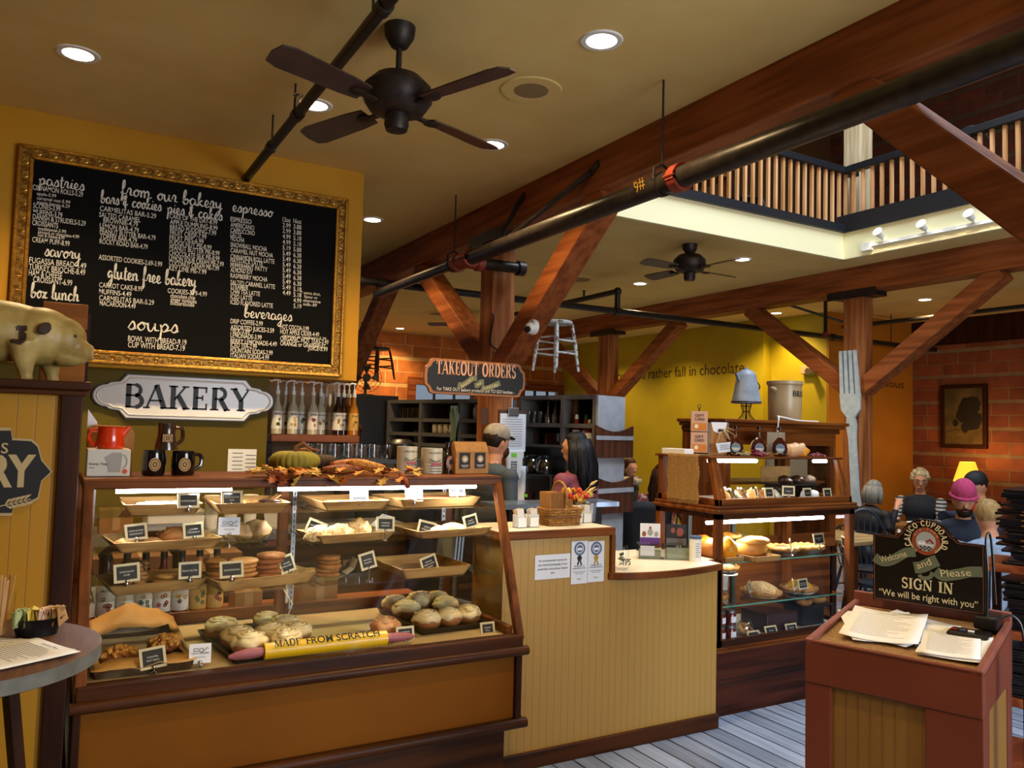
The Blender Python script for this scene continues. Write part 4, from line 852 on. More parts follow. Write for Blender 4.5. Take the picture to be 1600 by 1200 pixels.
# steel back counter against the olive wall, with cups and cartons
t = T('back_counter','steel topped counter along the olive wall','counter',(.4,5.5,0))
b = B(); b.box(-1.5,2.2,5.2,5.7,.86,.92); obj(b,'counter_top',mat('counter_steel','a8a8a4',.35,.8),t,bevel=.004)
b = B(); b.box(-1.48,2.18,5.26,5.7,0,.86); obj(b,'counter_body',DOAK,t)
for x0,x1,l in ((.0,.25,'left'),(.3,.62,'middle'),(.66,1.0,'right')): carton(x0+.02,x1,4.9,5.15,.6,.84,'brown carton behind the third shelf, '+l+' of three',m=mat('dark_carton','6e4822',.8))
b = B(); b.box(-.1,1.1,4.86,5.18,.56,.598); b.box(-.08,-.04,4.88,5.16,0,.56); b.box(1.04,1.08,4.88,5.16,0,.56); one(b,'carton_stand',DOAK,'low dark stand under the brown cartons','stand')
carton(.26,.44,5.3,5.5,.921,1.06,'cardboard carton on the steel counter at the left'); 
b = B(); b.box(.52,.85,5.35,5.62,.921,1.05); b.box(.52,.85,5.33,5.35,.96,1.04); one(b,'white_dispenser',WHT,'white paper dispenser on the steel counter','dispenser',bevel=.01)
for k in range(3):
 b = B(); b.lathe([(.035,0),(.045,.2),(.047,.2),(.047,.21),(0,.212)],(.9+k*.12,5.4,.921),18); one(b,'cup_stack',WHT,'tall stack of white paper cups on the steel counter, '+('left','middle','right')[k],'cup stack','paper cup stacks',smooth=True)
b = B(); b.lathe([(.0,0),(.06,0),(.075,.1),(.078,.11),(.07,.108)],(1.3,5.4,.921),4); one(b,'white_tub',WHT,'square white tub on the steel counter','tub')
# ================================================================ fused bodies (people, the pig)
def fused(b,name,mats,parent,pick=None,vox=.008,smooth=6):
 """one continuous skin over the shapes collected in b; pick(co) chooses the material of a spot"""
 me = bpy.data.meshes.new('body'); bmesh.ops.recalc_face_normals(b.bm,faces=b.bm.faces); b.bm.to_mesh(me); b.bm.free()
 o = bpy.data.objects.new('body',me); COL.objects.link(o)
 r = o.modifiers.new('r','REMESH'); r.mode = 'VOXEL'; r.voxel_size = vox
 s = o.modifiers.new('s','SMOOTH'); s.iterations = smooth; s.factor = .5
 bpy.context.view_layer.update(); dg = bpy.context.evaluated_depsgraph_get()
 m2 = bpy.data.meshes.new_from_object(o.evaluated_get(dg)); bpy.data.objects.remove(o)
 m2.name = name; m2.materials.clear()
 for m in mats: m2.materials.append(m)
 m2.shade_smooth()
 for p in m2.polygons: p.material_index = pick(p.center) if pick else 0
 o = bpy.data.objects.new(name,m2); COL.objects.link(o)
 if parent is not None: o.parent = parent; o.matrix_parent_inverse = wm(parent).inverted()
 return o
# ================================================================ framed menu board
t = T('menu_board','large black menu board with white lettering in an ornate gold frame','menu board',(.77,5.7,1.95))
mx0,mx1,mz0,mz1 = -.275,1.80,1.948,3.265
b = B(); b.box(mx0+.05,mx1-.05,5.685,5.712,mz0+.05,mz1-.05); board = obj(b,'board',mat('menu_black','070708',.85,spec=.15),t)
def frame(b,x0,x1,z0,z1,w,y0,y1):
 o = [(x0,z0),(x1,z0),(x1,z1),(x0,z1)]; i = [(x0+w,z0+w),(x1-w,z0+w),(x1-w,z1-w),(x0+w,z1-w)]
 for k in range(4):
  l = (k+1) % 4; b.hexa([(p[0],y,p[1]) for y in (y0,y1) for p in (o[k],o[l],i[l],i[k])])
b = B(); frame(b,mx0,mx1,mz0,mz1,.022,5.655,5.712); obj(b,'outer_moulding',BRASS,t,bevel=.005)
b = B(); frame(b,mx0+.02,mx1-.02,mz0+.02,mz1-.02,.045,5.668,5.712); cv = obj(b,'carved_band',mat('old_gold','6e4c16',.45,.6,c2='9a7226',scale=50),t)
b = B()
def scrolls(x0,z0,x1,z1):
 n = int(math.hypot(x1-x0,z1-z0)/.042)
 for k in range(n):
  f = (k+.5)/n; x,z = x0+(x1-x0)*f,z0+(z1-z0)*f; s = 1 if k % 2 else -1
  a = arc(x,z,.015,.015,90*s,90*s+250,7); b.path([(u,5.664,v) for u,v in a],.0045,5)
  b.ell((x,5.664,z),(.006,.005,.006),6,4)
e = .0425
scrolls(mx0+e,mz0+e,mx1-e,mz0+e); scrolls(mx0+e,mz1-e,mx1-e,mz1-e); scrolls(mx0+e,mz0+e,mx0+e,mz1-e); scrolls(mx1-e,mz0+e,mx1-e,mz1-e)
obj(b,'carving',BRASS,cv,smooth=True)
b = B(); frame(b,mx0+.062,mx1-.062,mz0+.062,mz1-.062,.024,5.66,5.712); obj(b,'inner_moulding',BRASS,t,bevel=.006)
def mp(zx,zy): return at(zx*.36663,200+zy*.36667,'Y',5.684)
def chalk(b,s,zx,zy,zr,sz=.046,sc=False):
 p = mp(zx,zy); w = mp(zr,zy).x-p.x; fr = Fr(p,(1,0,0),(0,0,1))
 if sc: script(b,s,fr,sz,w=w,pen=.17)
 else: txt(b,s,fr,sz,w=w,weight=.004)
TX = {
'pastries_column': [('CINNAMON ROLLS-5.29',130,262,355),('apple-5.99',148,285,240,.03),('caramel nut-5.99',148,304,300,.03),('maple bacon-6.29',148,322,298,.03),('SCONES-3.99',132,340,258),('MUFFINS-3.79',132,366,266),('DANISH & STRUDELS-5.29',130,388,366),('CROISSANTS',128,413,248),('traditional-3.99',152,434,282,.03),('almond or chocolate-4.99',152,449,338,.03),('ham & cheese-6.99',152,462,275,.03),('CREAM PUFF-8.99',128,485,297),('FUGASSA BREAD-4.49',115,574,368,.052),('TURKEY BRIOCHE-8.49',113,602,364,.052),('HAM & CHEESE',113,628,265,.052),('CROISSANT-6.99',132,656,308,.052)],
'bars_column': [('CARMELITAS BAR-5.29',425,352,667),('SALTED CARAMEL',422,378,600),('BROWNIE-4.79',440,402,588),('LEMON BAR-4.79',425,425,592),('PEANUT BUTTER BAR-4.79',425,448,664),('TOFFEE BAR-4.79',425,470,584),('ROCKY ROAD BAR-4.79',424,492,630),('ASSORTED COOKIES-2.69-3.99',420,560,692),('CARROT CAKE-8.99',422,678,608),('MUFFINS-4.49',422,706,560),('CARMELITAS BAR-5.29',422,733,657),('MACAROON-4.49',424,756,578),('BOWL WITH BREAD-9.19',545,908,795,.052),('CUP WITH BREAD-7.19',545,934,788,.052)],
'pies_column': [('CAKE OF THE DAY-8.99',722,384,927),('APPLE DUMPLING-8.99',724,409,928),('BREAD PUDDING-7.99',724,432,922),('FRUIT CRISP-7.99',724,454,880),('FRUIT PIES-6.99',722,476,868),('FUDGE NUT PIE-8.99',722,497,902),('PEANUT BUTTER PIE-8.99',722,518,936),('CHOCOLATE SILK PIE-8.99',720,541,936),('LEMON SOUR CREAM PIE-7.99',720,563,954),('COCONUT CREAM PIE-7.99',720,584,934),('KEY LIME PIE-7.99',720,606,880),('COOKIES-3.79-4.99',714,702,882),('chocolate chip',726,722,832,.04),('ginger molasses',726,738,838,.04),('snickerdoodle',726,753,828,.04)],
'drinks_column': [(s,982,y,r) for s,y,r in (('ESPRESSO',397,1072),('AMERICANO',421,1084),('CAPPUCCINO',444,1086),('LATTE',462,1028),('MOCHA',480,1042),('SNOWBALL MOCHA',506,1138),('CARAMEL NUT MOCHA',530,1164),('CINNAMON ROLL LATTE',556,1170),('HAYSTACK LATTE',572,1120),('PEPPERMINT PATTY',594,1140),('ALMOND JOY',613,1077),('RASPBERRY MOCHA',638,1140),('SALTED CARAMEL LATTE',666,1172),('STEAMER',684,1058),('CHAI TEA LATTE',704,1108),('ICED LATTE',727,1075),('ICED FLAVORED LATTE',750,1163),('DRIP COFFEE-2.99',832,1120),('ASSORTED JUICES-3.59',858,1168),('MILK-3.89',872,1064),('LEMONADE-3.99',892,1115),('BERRY LEMONADE-4.49',916,1180),('ICED TEA-2.99',934,1094),('FOUNTAIN SODAS-2.99',956,1162),('ITALIAN SODAS-4.99',978,1146))],
'price_column': [(s,1204,398+k*24.0,1238) for k,s in enumerate(('12oz','2.99','2.99','4.99','4.99','5.19','5.49','5.49','5.49','5.49','5.49','5.49','5.49','4.49'))]+[(s,1250,404+k*24.2,1284) for k,s in enumerate(('16oz','3.88','3.88','5.18','5.18','5.88','6.38','6.38','6.38','6.38','6.38','6.38','5.18','5.18','4.99','5.19'))]+[('HOT COCOA-3.99',1194,855,1316),('HOT APPLE CIDER-4.49',1194,876,1360),('caramel or raspberry-5.39',1204,890,1390,.03),('ORGANIC HOT TEAS-3.49',1194,906,1400),('ORANGE or GRAPEFRUIT',1194,926,1388),('JUICE-3.99',1312,946,1396),('* extra shot,',1282,706,1366,.03),('flavor or',1296,724,1354,.03),('alternative',1292,740,1366,.03),('milk-.89',1292,756,1350,.03)]}
for n,L in TX.items():
 b = B(); last = None
 for q in L:
  if last and (abs(q[2]-last[2]) > 38 or abs(q[1]-last[1]) > 150): obj(b,'menu_lines',CHALK,board); b = B()
  chalk(b,q[0],q[1]+(9 if n[:3] == 'pas' else 0),*q[2:]); last = q
 obj(b,'menu_lines',CHALK,board)
for s,zx,zy,zr,sz in (('pastries',165,240,362,.04),('from our bakery',515,283,950,.045),('bars & cookies',428,318,690,.04),('pies & cakes',712,362,950,.04),('espresso',990,355,1165,.04),('savory',190,545,345,.042),('box lunch',130,722,338,.045),('gluten free bakery',458,640,838,.048),('soups',545,858,762,.052),('beverages',1040,806,1246,.042)): b = B(); chalk(b,s,zx,zy,zr,sz,True); obj(b,'script_heading',CHALK,board)
# ================================================================ BAKERY plaque on the olive wall
t = T('bakery_sign','white enamel BAKERY sign with scalloped ends on the olive wall','sign',at(286,622,'Y',5.845))
l,r_ = at(143,620,'Y',5.84),at(428,628,'Y',5.84); zt,zb = at(286,588,'Y',5.84).z,at(286,657,'Y',5.84).z
fr = Fr(((l.x+r_.x)/2,5.835,(zt+zb)/2),(1,0,0),(0,0,1)); hw,hh = (r_.x-l.x)/2,(zt-zb)/2
def plaque(k,hw=hw,hh=hh):
 q = [(-hw+.2,-hh),(hw-.2,-hh),(hw-.16,-hh+.05),(hw-.1,-hh+.06)]; q += [(hw-.08+.08*math.sin(a),-(hh-.075)*math.cos(a)) for a in [PI*i/10 for i in range(11)]]
 q += [(hw-.1,hh-.06),(hw-.16,hh-.05),(hw-.2,hh)]; q += [(-u,v) for u,v in reversed(q[:0])]
 R = [p for p in q if p[0] > 0]; Lf = [(-u,v) for u,v in reversed(R)]; return [(u*(1-k/hw),v*(1-k/hh)) for u,v in R+Lf]
b = B(); b.prism([fr(u,v,-.012) for u,v in plaque(0)],fr.n*.012); obj(b,'edge',BLKP,t)
b = B(); b.prism([fr(u,v,-.004) for u,v in plaque(.007)],fr.n*.012); obj(b,'plate',mat('white_enamel','dcd8d2',.25),t,bevel=.004)
b = B(); q = plaque(.03); b.path([fr(u,v,.008) for u,v in q],.007,8,True); obj(b,'embossed_border',MATS['white_enamel'],t,smooth=True)
b = B(); x0 = at(191,640,'Y',5.84).x; x1 = at(391,640,'Y',5.84).x; caps(b,'BAKERY',fr.sub((x0+x1)/2-fr.o.x,-.075,.009),.158,x1-x0,'C'); obj(b,'lettering',mat('glossy_black','0a0a0a',.5),t)
b = B(); pa,pb = at(355,735,'Y',5.855),at(401,702,'Y',5.855); b.box(pa.x,pb.x,5.852,5.857,pa.z-.12,pb.z); n = one(b,'wall_notice',PAP,'white printed notice taped to the olive wall under the sign','notice')
b = B()
for k in range(12): b.box(pa.x+.03+.09*(k % 2),pa.x+.1+.09*(k % 2),5.8505,5.8515,pb.z-.03-.014*k,pb.z-.026-.014*k)
obj(b,'print',INK,n); n['kind'] = 'thing'
# ================================================================ takeout sign
t = T('takeout_sign','black TAKEOUT ORDERS sign with copper rim on the timber pillar','sign',at(742,595,'Y',5.43))
p0,p1 = at(663,590,'Y',5.40),at(821,598,'Y',5.40); zt,zb = at(742,563,'Y',5.40).z,at(742,619,'Y',5.40).z
fr = Fr(((p0.x+p1.x)/2,5.40,(zt+zb)/2),(1,0,0),(0,0,1)); W2,H2 = (p1.x-p0.x)/2,(zt-zb)/2
def bracket(k):
 a,c = W2-k,H2-k; R = [(a,-c*.55),(a*.985,-c*.5),(a,0),(a*.985,c*.5),(a*.93,c*.62),(a*.89,c*.9),(a*.84,c*.97),(a*.4,c*1.0),(0,c)]
 R = [(a*.84,-c*.97),(a*.89,-c*.9),(a*.93,-c*.62),(a*.985,-c*.5),(a,0),(a*.985,c*.5),(a*.93,c*.62),(a*.89,c*.9),(a*.84,c*.97)]
 return R+[(-u,-v) for u,v in R]
b = B(); b.prism([fr(u,v,-.03) for u,v in bracket(0)],fr.n*.03); obj(b,'rim',mat('copper_rim','9a6238',.45),t,bevel=.004)
b = B(); b.prism([fr(u,v,-.005) for u,v in bracket(.022)],fr.n*.009); face = obj(b,'face',mat('sign_black','0b0c10',.5),t)
for u in (3.14,3.22): b = B(); b.box(u-.012,u+.012,5.425,5.80,fr.o.z-.03,fr.o.z-.01); obj(b,'mount_bracket',IRON,t)
b = B(); caps(b,'TAKEOUT ORDERS',fr.sub(0,.015,.005),.105,.68,'C'); o = obj(b,'headline',mat('copper_letter','d8a482',.5),face)
b = B(); txt(b,'For TAKE OUT bakery products and TO GO lunches -',fr.sub(0,-.105,.005),.036,w=.66,al='C'); obj(b,'small_lettering',CHALK,face)
RIBN = mat('sage_ribbon','6f7258',.6)
b = B(); sw = lambda q,w,f_: ribbon(b,[(p.x,p.y) for p in spl([(u,v,0) for u,v in q],6)],w,f_); sw([(-.16,-.065),(-.13,-.07),(-.09,-.05),(-.04,-.015),(.0,-.01)],.042,fr.sub(0,.01,.005)); sw([(-.02,-.055),(.01,-.05),(.03,-.03),(.06,-.025)],.042,fr.sub(0,.0,.0055)); sw([(.04,-.065),(.08,-.075),(.12,-.06),(.2,-.025)],.042,fr.sub(0,0,.005)); rb = obj(b,'ribbon',RIBN,face)
b = B(); txt(b,'BAKERY',fr.sub(-.075,-.045,.0075,.6),.032,w=.12,al='C'); txt(b,'and',fr.sub(.02,-.05,.0075,.3),.03,al='C'); txt(b,'LUNCHES',fr.sub(.12,-.068,.0075,.25),.03,w=.13,al='C'); obj(b,'ribbon_lettering',mat('cream_lettering','d9cf9e',.6),rb)
# ================================================================ left half wall, pig, drawers, sign
BEADL = bead_mat('olive_beadboard','b07c08','X',.052)
t = T('partition_cabinet','olive beadboard half wall with dark cap at the left edge','partition',(-.5,3.2,0))
b = B(); b.box(-1.6,.04,2.99,3.4,0,1.68); obj(b,'beadboard',BEADL,t)
b = B(); b.box(.015,.078,2.968,3.4,0,1.685); obj(b,'corner_post',DOAKZ,t,bevel=.004)
b = B(); b.box(-1.6,.09,2.955,3.42,1.672,1.69); b.box(-1.6,.103,2.94,3.44,1.69,1.718); obj(b,'cap',DOAK,t,bevel=.006)
CAPZ = 1.719
PIGM = mat('pig_cream','c4a862',.45,c2='94783a',scale=11,bump=.15); PIGD = mat('pig_dark','3a2a1c',.6); PIGN = mat('pig_snout','b08a5a',.5)
t = T('pig_figure','cream painted pig figure with dark patches on the half wall','figurine',(-.16,3.17,CAPZ))
b = B(); k = Matrix.Identity(3)
b.ell((-.2,3.17,CAPZ+.165),(.23,.105,.105),28,18); b.ell((-.06,3.16,CAPZ+.155),(.12,.098,.1),24,16)
b.ell((.015,3.145,CAPZ+.15),(.07,.07,.075),20,14); b.path([(.03,3.14,CAPZ+.135),(.07,3.125,CAPZ+.112),(.098,3.112,CAPZ+.105)],[.058,.036,.026],16); b.lathe([(.024,0),(.027,.006),(.024,.011),(0,.011)],(.096,3.112,CAPZ+.105),16,RY(PI/2))
b.path([(.02,3.14,CAPZ+.1),(.05,3.13,CAPZ+.085),(.085,3.118,CAPZ+.085)],[.05,.03,.015],12)
for x,y in ((-.095,3.1),(-.02,3.2),(-.33,3.11),(-.32,3.23)): b.path([(x-.008,y,CAPZ+.13),(x,y,CAPZ+.055),(x+.005,y,CAPZ+.02),(x+.007,y,CAPZ+.001)],[.055,.03,.02,.022],14)
def pigpick(c):
 for x,z,rx,rz in ((-.205,.175,.022,.012),(-.11,.17,.02,.011),(-.105,.14,.012,.02),(-.12,.125,.022,.009)):
  if c.y < 3.13 and ((c.x-x)/rx)**2+((c.z-CAPZ-z)/rz)**2 < 1+.6*noise.noise(c*60): return 1
 return 2 if c.x > .1 else 0
fused(b,'body',[PIGM,PIGD,PIGN],t,pigpick,.006,4)
for q,m,n in ((at(60,510,'Y',3.062)+V((0,-.006,0)),PIGD,'dark ear'),(at(99,507,'Y',3.13),PIGM,None)):
 b = B(); s = -1 if m is PIGD else 1
 pts = [(0,0),(.035,.012),(.045,-.02),(.02,-.05),(-.012,-.035)] if s < 0 else [(0,0),(.06,-.012),(.02,-.03),(-.01,-.02)]
 if s < 0: b.prism([V(q)+V((u,-.004+v*.2,v+.012)) for u,v in pts],(0,-.008,0))
 else: b.prism([V(q)+V((u,.0,v)) for u,v in pts],(0,.008,0))
 e = obj(b,'ear',m,t,sub=1,smooth=True)
 if n: e['label'] = n
for y,x in ((3.088,.045),(3.17,.07)):
 b = B(); b.ell((x,y,CAPZ+.158),(.008,.006,.007),10,6); obj(b,'eye',BLK,t,smooth=True)
DRW = wood('drawer_wood','9a5c1e','804814','X',.5)
t = T('drawer_box','stack of three plain wooden drawers behind the pig','drawer box',(.02,3.36,CAPZ))
xa,xb = at(66,500,'Y',3.31).x,at(137,500,'Y',3.31).x; zt = at(100,472,'Y',3.31).z
hz = (zt-CAPZ)/3
b = B(); b.box(xa+.003,xb-.003,3.315,3.42,CAPZ,zt-.002); b.box(xb-.002,xb+.012,3.36,3.42,CAPZ,zt-.03); obj(b,'carcass',DOAKZ,t)
for k in range(3):
 b = B(); b.box(xa,xb,3.305,3.316,CAPZ+k*hz+.003,CAPZ+(k+1)*hz-.003); obj(b,'drawer_front',DRW,t,bevel=.003)
t = T('shop_sign','black sign with worn cream letters and pointed end on the half wall','sign',at(20,735,'Y',2.985))
def lp(x,y): return at(x,y,'Y',2.972)
o = [lp(*q) for q in ((-120,668),(17,668),(19,684),(50,686),(60,695),(66,718),(82,737),(66,752),(60,780),(40,790),(22,793),(18,806),(-120,806))]
b = B(); b.prism(o,(0,.014,0)); obj(b,'rim',mat('worn_cream','b8a070',.6),t)
c = sum(o,V())/len(o); b = B(); b.prism([V((c.x+(p.x-c.x)*(.965 if p.x < c.x+.1 else .955),p.y-.004,c.z+(p.z-c.z)*.93)) for p in o],(0,.01,0)); f_ = obj(b,'face',SLATE,t)
b = B(); q = lp(12,708); txt(b,'S',Fr(q+V((-.018,-.005,.0)),(1,0,0),(0,0,1)),.046,weight=.012)
q0,q1 = lp(-19,759),lp(54,757); txt(b,'RY',Fr(q0+V((0,-.005,0)),(1,0,0),(0,0,1)),.135,w=q1.x-q0.x,weight=.04)
fq = Fr(lp(20,786)+V((0,-.005,0)),(1,0,.25),(-.25,0,1)); ribbon(b,[(-.06,0),(.05,.0)],.003,fq)
for k in range(5):
 for s in (-1,1): ribbon(b,[(-.02+k*.013,s*.002),(-.008+k*.013,s*.012),(.002+k*.013,s*.014)],[.002,.008,.001],fq)
obj(b,'lettering',MATS['worn_cream'],f_)
# ================================================================ round table at the left edge
TZ = 1.0; tc = (-.19,2.5)
t = T('round_table','small high round table with grey edge in front of the half wall','table',(*tc,0))
b = B(); b.lathe([(0,TZ),(.325,TZ),(.335,TZ-.004),(.335,TZ-.04),(.32,TZ-.046),(0,TZ-.046)],(*tc,0),48); b.bm.normal_update()
tt = obj(b,'table_top',[mat('table_grain','64432a',.6,spec=.2,c2='4a2f20',scale=9,stretch=(6,.6,1)),mat('grey_edge','6a6a64',.6,c2='55554e',scale=18)],t,smooth=True)
for p in tt.data.polygons:
 if abs(p.normal.z) < .6: p.material_index = 1
for a in (.5,2.1,3.7,5.3):
 b = B(); ca,sa = math.cos(a),math.sin(a); b.bar((tc[0]+.13*ca,tc[1]+.13*sa,TZ-.046),(tc[0]+.26*ca,tc[1]+.26*sa,0),.04,.03); obj(b,'leg',DOAKZ,t,bevel=.004)
b = B(); b.box(tc[0]-.12,tc[0]+.12,tc[1]-.015,tc[1]+.015,TZ-.1,TZ-.046); b.box(tc[0]-.015,tc[0]+.015,tc[1]-.12,tc[1]+.12,TZ-.1,TZ-.046); obj(b,'apron',DOAK,t)
def sheet(p,w,h,rz,lab,name='paper_sheet',cat_='paper',lines=14,curl=.004,head=None,group=None,th=.0006,dx=None,tiltx=0,m=None):
 o = T(name,lab,cat_,p,group); M = RZ(rz) @ RX(tiltx); P = V(p)
 f = lambda u,v: P+M@V((u*w/2,v*h/2,.001+curl*(u*u*.8+max(0,v)**2*.6)))
 b = B(); b.quadsurf([[f(-1+2*i/6,-1+2*j/6) for i in range(7)] for j in range(7)]); s = obj(b,'leaf_of_paper',m or PAP,o,solid=th,smooth=2)
 b = B()
 for k in range(lines):
  v = .72-k*1.5/max(lines,1); u0,u1 = (-.8,-.8+random.uniform(.9,1.55)); dv = .012
  b.quadsurf([[f(u0+(u1-u0)*i/6,v+e)+M@V((0,0,.001)) for i in range(7)] for e in (0,dv)])
 if head: txt(b,head,Fr(f(0,.82)+M@V((0,0,.0012)),M@V((1,0,0)),M@V((0,1,0))),h*.045,al='C')
 if lines: obj(b,'print',INK,s)
 return o
sheet((-.10,2.38,TZ+.0005),.22,.28,-.95,'white menu sheet, bottom of the pile on the round table','menu_sheet','menu',20,.002); sheet((-.085,2.36,TZ+.005),.216,.28,-1.1,'printed white menu sheet on top of the pile on the round table','menu_sheet','menu',24,.002,'Breakfast Menu')
sheet((-.15,2.45,TZ+.0025),.2,.26,-.6,'cream menu sheet in the middle of the pile on the round table','menu_sheet','menu',12,.002)
pc = at(57,992,'Z',TZ)
t = T('packet_caddy','black oval dish holding sugar packets on the round table','caddy',pc)
b = B(); b.lathe([(0,0.001),(.05,.001),(.052,.012),(.062,.045),(.066,.048),(.06,.045),(.05,.01),(0,.008)],pc,26,sx=1.0,sy=.62); obj(b,'bowl',BLK,t,smooth=True)
for k,(h,n,l) in enumerate((('9aa878',7,'pale green'),('d8c45a',4,'yellow'),('d8b8a0',7,'pink and white'),('a07a48',6,'brown'))):
 for i in range(n):
  x = -.045+k*.026+i*.004; b = B(); b.hexa([pc+Euler((random.uniform(-.3,.3),random.uniform(-.2,.2),1.2+random.uniform(-.5,.5))).to_matrix()@V((u,v,w))+V((x,random.uniform(-.02,.02),.05)) for w in (-.022,.022) for u,v in ((-.022,-.001),(.022,-.001),(.022,.001),(-.022,.001))]); one(b,'sugar_packet',mat('packet_'+h,h,.7),l+' sugar packet in the black oval dish','packet',l+' packets')
ps = at(-2,995,'Z',TZ)
b = B(); b.lathe([(.03,.001),(.036,.12),(.034,.12),(.028,.006)],ps,20,cap=False); one(b,'drinking_glass',GLASS,'clear glass of wooden stirrers at the left edge of the round table','glass',smooth=True)
for k in range(16):
 a = random.uniform(0,6.3); q = .022*random.random()**.5; b = B(); b.bar(ps+V((q*.6*math.cos(a),q*.6*math.sin(a),.006)),ps+V((q*1.7*math.cos(a),q*1.7*math.sin(a),.16+random.uniform(-.01,.01))),.006,.0015); one(b,'stirrer',mat('birch_stick','b88a52',.7),'flat wooden stirrer standing in the glass on the round table','stirrer','stirrers in the glass')
# ================================================================ on top of the display case
TT = 1.386
t = T('teapot_carton','white boxed teapot carton with picture on top of the display case','box',(.19,3.43,TT))
b = B(); b.box(.113,.258,3.35,3.5,TT,TT+.1); bx = obj(b,'carton',mat('carton_white','cfcabc',.5),t,bevel=.002)
fr = Fr((.185,3.349,TT+.05),(1,0,0),(0,0,1)); GREYP = mat('grey_print','a09a90',.5)
b = B(); b.prism([fr(u,v,.0003) for u,v in ((-.0,-.035),(.04,-.035),(.045,.03),(.04,.038),(.01,.038),(-.015,.02),(-.005,.0))],fr.n*.0006); ribbon(b,arc(.045,.005,.016,.025,-80,80),.005,fr); obj(b,'teapot_picture',GREYP,bx)
b = B(); b.prism([fr(u+.055,v-.032,.0004) for u,v in arc(0,0,.009,.009,0,340,14)],fr.n*.0008); obj(b,'orange_dot',mat('orange_print','d04a18',.5),bx)
b = B(); txt(b,'Stump Teapot',fr.sub(-.065,-.008),.013); txt(b,'teapot',fr.sub(-.065,-.02),.007); obj(b,'lettering',INK,bx)
ORR = mat('orange_glaze','d8380a',.2,coat=.5)
pt = V((.19,3.42,TT+.101))
t = T('teapot','glossy orange red teapot standing on its carton','teapot',pt)
b = B(); b.lathe([(0,0),(.045,0),(.05,.01),(.046,.05),(.042,.078),(.046,.084),(.04,.084),(.036,.07),(0,.068)],pt,26); obj(b,'pot',ORR,t,smooth=True)
b = B(); b.path([pt+V((-.04,0,.07)),pt+V((-.07,0,.068)),pt+V((-.075,0,.04)),pt+V((-.06,0,.015)),pt+V((-.045,0,.012))],.008); obj(b,'handle',ORR,t,smooth=True)
b = B(); b.path([pt+V((.035,0,.05)),pt+V((.055,0,.075)),pt+V((.066,0,.086))],[.016,.01,.007]); obj(b,'spout',ORR,t,smooth=True)
b = B(); q = V((.2,3.56,TT)); b.prism([q+V(u) for u in ((-.08,0,0),(.08,0,0),(.085,0,.16),(.06,0,.185),(-.06,0,.19),(-.085,0,.17))],(0,.03,0)); one(b,'paper_bag',KRAFT,'folded brown paper bag behind the orange teapot','bag',bevel=.004)
b = B(); b.prism([(.115,3.6,TT),(.14,3.6,TT),(.15,3.6,TT+.2),(.115,3.6,TT+.25)],(.001,.03,.0)); one(b,'white_card',PAP,'tall white card wedged behind the teapot at the left corner','card')
MUGB = mat('black_glaze','0d0c0d',.15,coat=.5); MUGBR = mat('brown_glaze','3c2818',.2,coat=.5); GLB = mat('gold_badge','b08a4a',.5)
def mug(p,r,h,m,lab,ang=.5,badge='o',flare=False):
 p = V(p); o = T('mug',lab,'mug',p)
 pf = [(0,0),(r*.9,0),(r,h*.08),(r,h*.7),(r*.93,h*.9),(r*.97,h),(r*.88,h),(r*.9,h*.1),(0,h*.08)]
 if flare: pf = [(0,0),(r*1.2,0),(r*1.2,h*.1),(r*.95,h*.5),(r*.9,h*.85),(r,h),(r*.9,h),(r*.85,h*.2),(0,h*.1)]
 b = B(); b.lathe(pf,p,26); obj(b,'cup',m,o,smooth=True)
 d = V((math.cos(ang),math.sin(ang),0)); b = B(); b.path(spl([p+d*r*.9+V((0,0,h*.85)),p+d*r*1.6+V((0,0,h*.8)),p+d*r*1.65+V((0,0,h*.4)),p+d*r*.95+V((0,0,h*.2))]),.008); obj(b,'handle',m,o,smooth=True)
 fr = Fr(p+V((0,-r*1.0-.003,h*.45)),(1,0,0),(0,0,1)); b = B()
 b.prism([fr(u,v,-.002) for u,v in (arc(0,0,r*.5,r*.62,0,345,20) if badge == 'o' else [(-r*.5,-r*.4),(r*.5,-r*.4),(r*.5,r*.4),(-r*.5,r*.4)])],fr.n*.005); bd = obj(b,'badge',GLB,o)
 b = B(); ribbon(b,arc(0,0,r*.38,r*.48,0,360,18),.0025,fr.sub(0,0,.003)); ribbon(b,arc(0,0,r*.15,r*.2,0,360,10),.004,fr.sub(0,0,.003)); obj(b,'badge_print',mat('brown_print','4a3010',.6),bd); return o
mug((.345,3.41,TT),.042,.096,MUGB,'black glazed mug with round gold badge, left of the two on the case',.9); mug((.455,3.43,TT),.044,.094,MUGB,'black glazed mug with round gold badge, right of the two on the case',.3)
mug((.39,3.44,TT+.0975),.036,.105,MUGBR,'brown flared mug balanced on the two black mugs',.1,'r',True)
VEL = mat('olive_velvet','8a7d1e',.75,c2='6e6416',scale=8); STEM = mat('dry_stem','8a5426',.8,c2='6a3c18',scale=40)
def pumpkin(p,r,h,m,lab,stem,sq=.12):
 p = V(p); o = T('fabric_pumpkin',lab,'pumpkin',p); b = B(); b.ell(p+V((0,0,h)),(r,r*.9,h),72,18,fn=lambda q,n: V((q.x*(1-sq*abs(math.sin(12*math.atan2(n.y,n.x)))**.5),q.y*(1-sq*abs(math.sin(12*math.atan2(n.y,n.x)))**.5),q.z-.35*h*max(0,n.z)**8)))
 obj(b,'pumpkin_body',m,o,smooth=2); b = B(); b.path([p+V((0,0,1.6*h))+V(q) for q in stem],[.013,.009,.007,.006,.004][:len(stem)],8); obj(b,'stem',STEM,o,smooth=True)
pp = at(450,738,'Z',TT); pumpkin((pp.x,3.45,TT),.108,.055,VEL,'olive green velvet pumpkin with twisted stem on the case',[(0,0,-.02),(.005,0,.03),(.03,-.01,.045),(.06,-.02,.02),(.1,-.02,.012)])
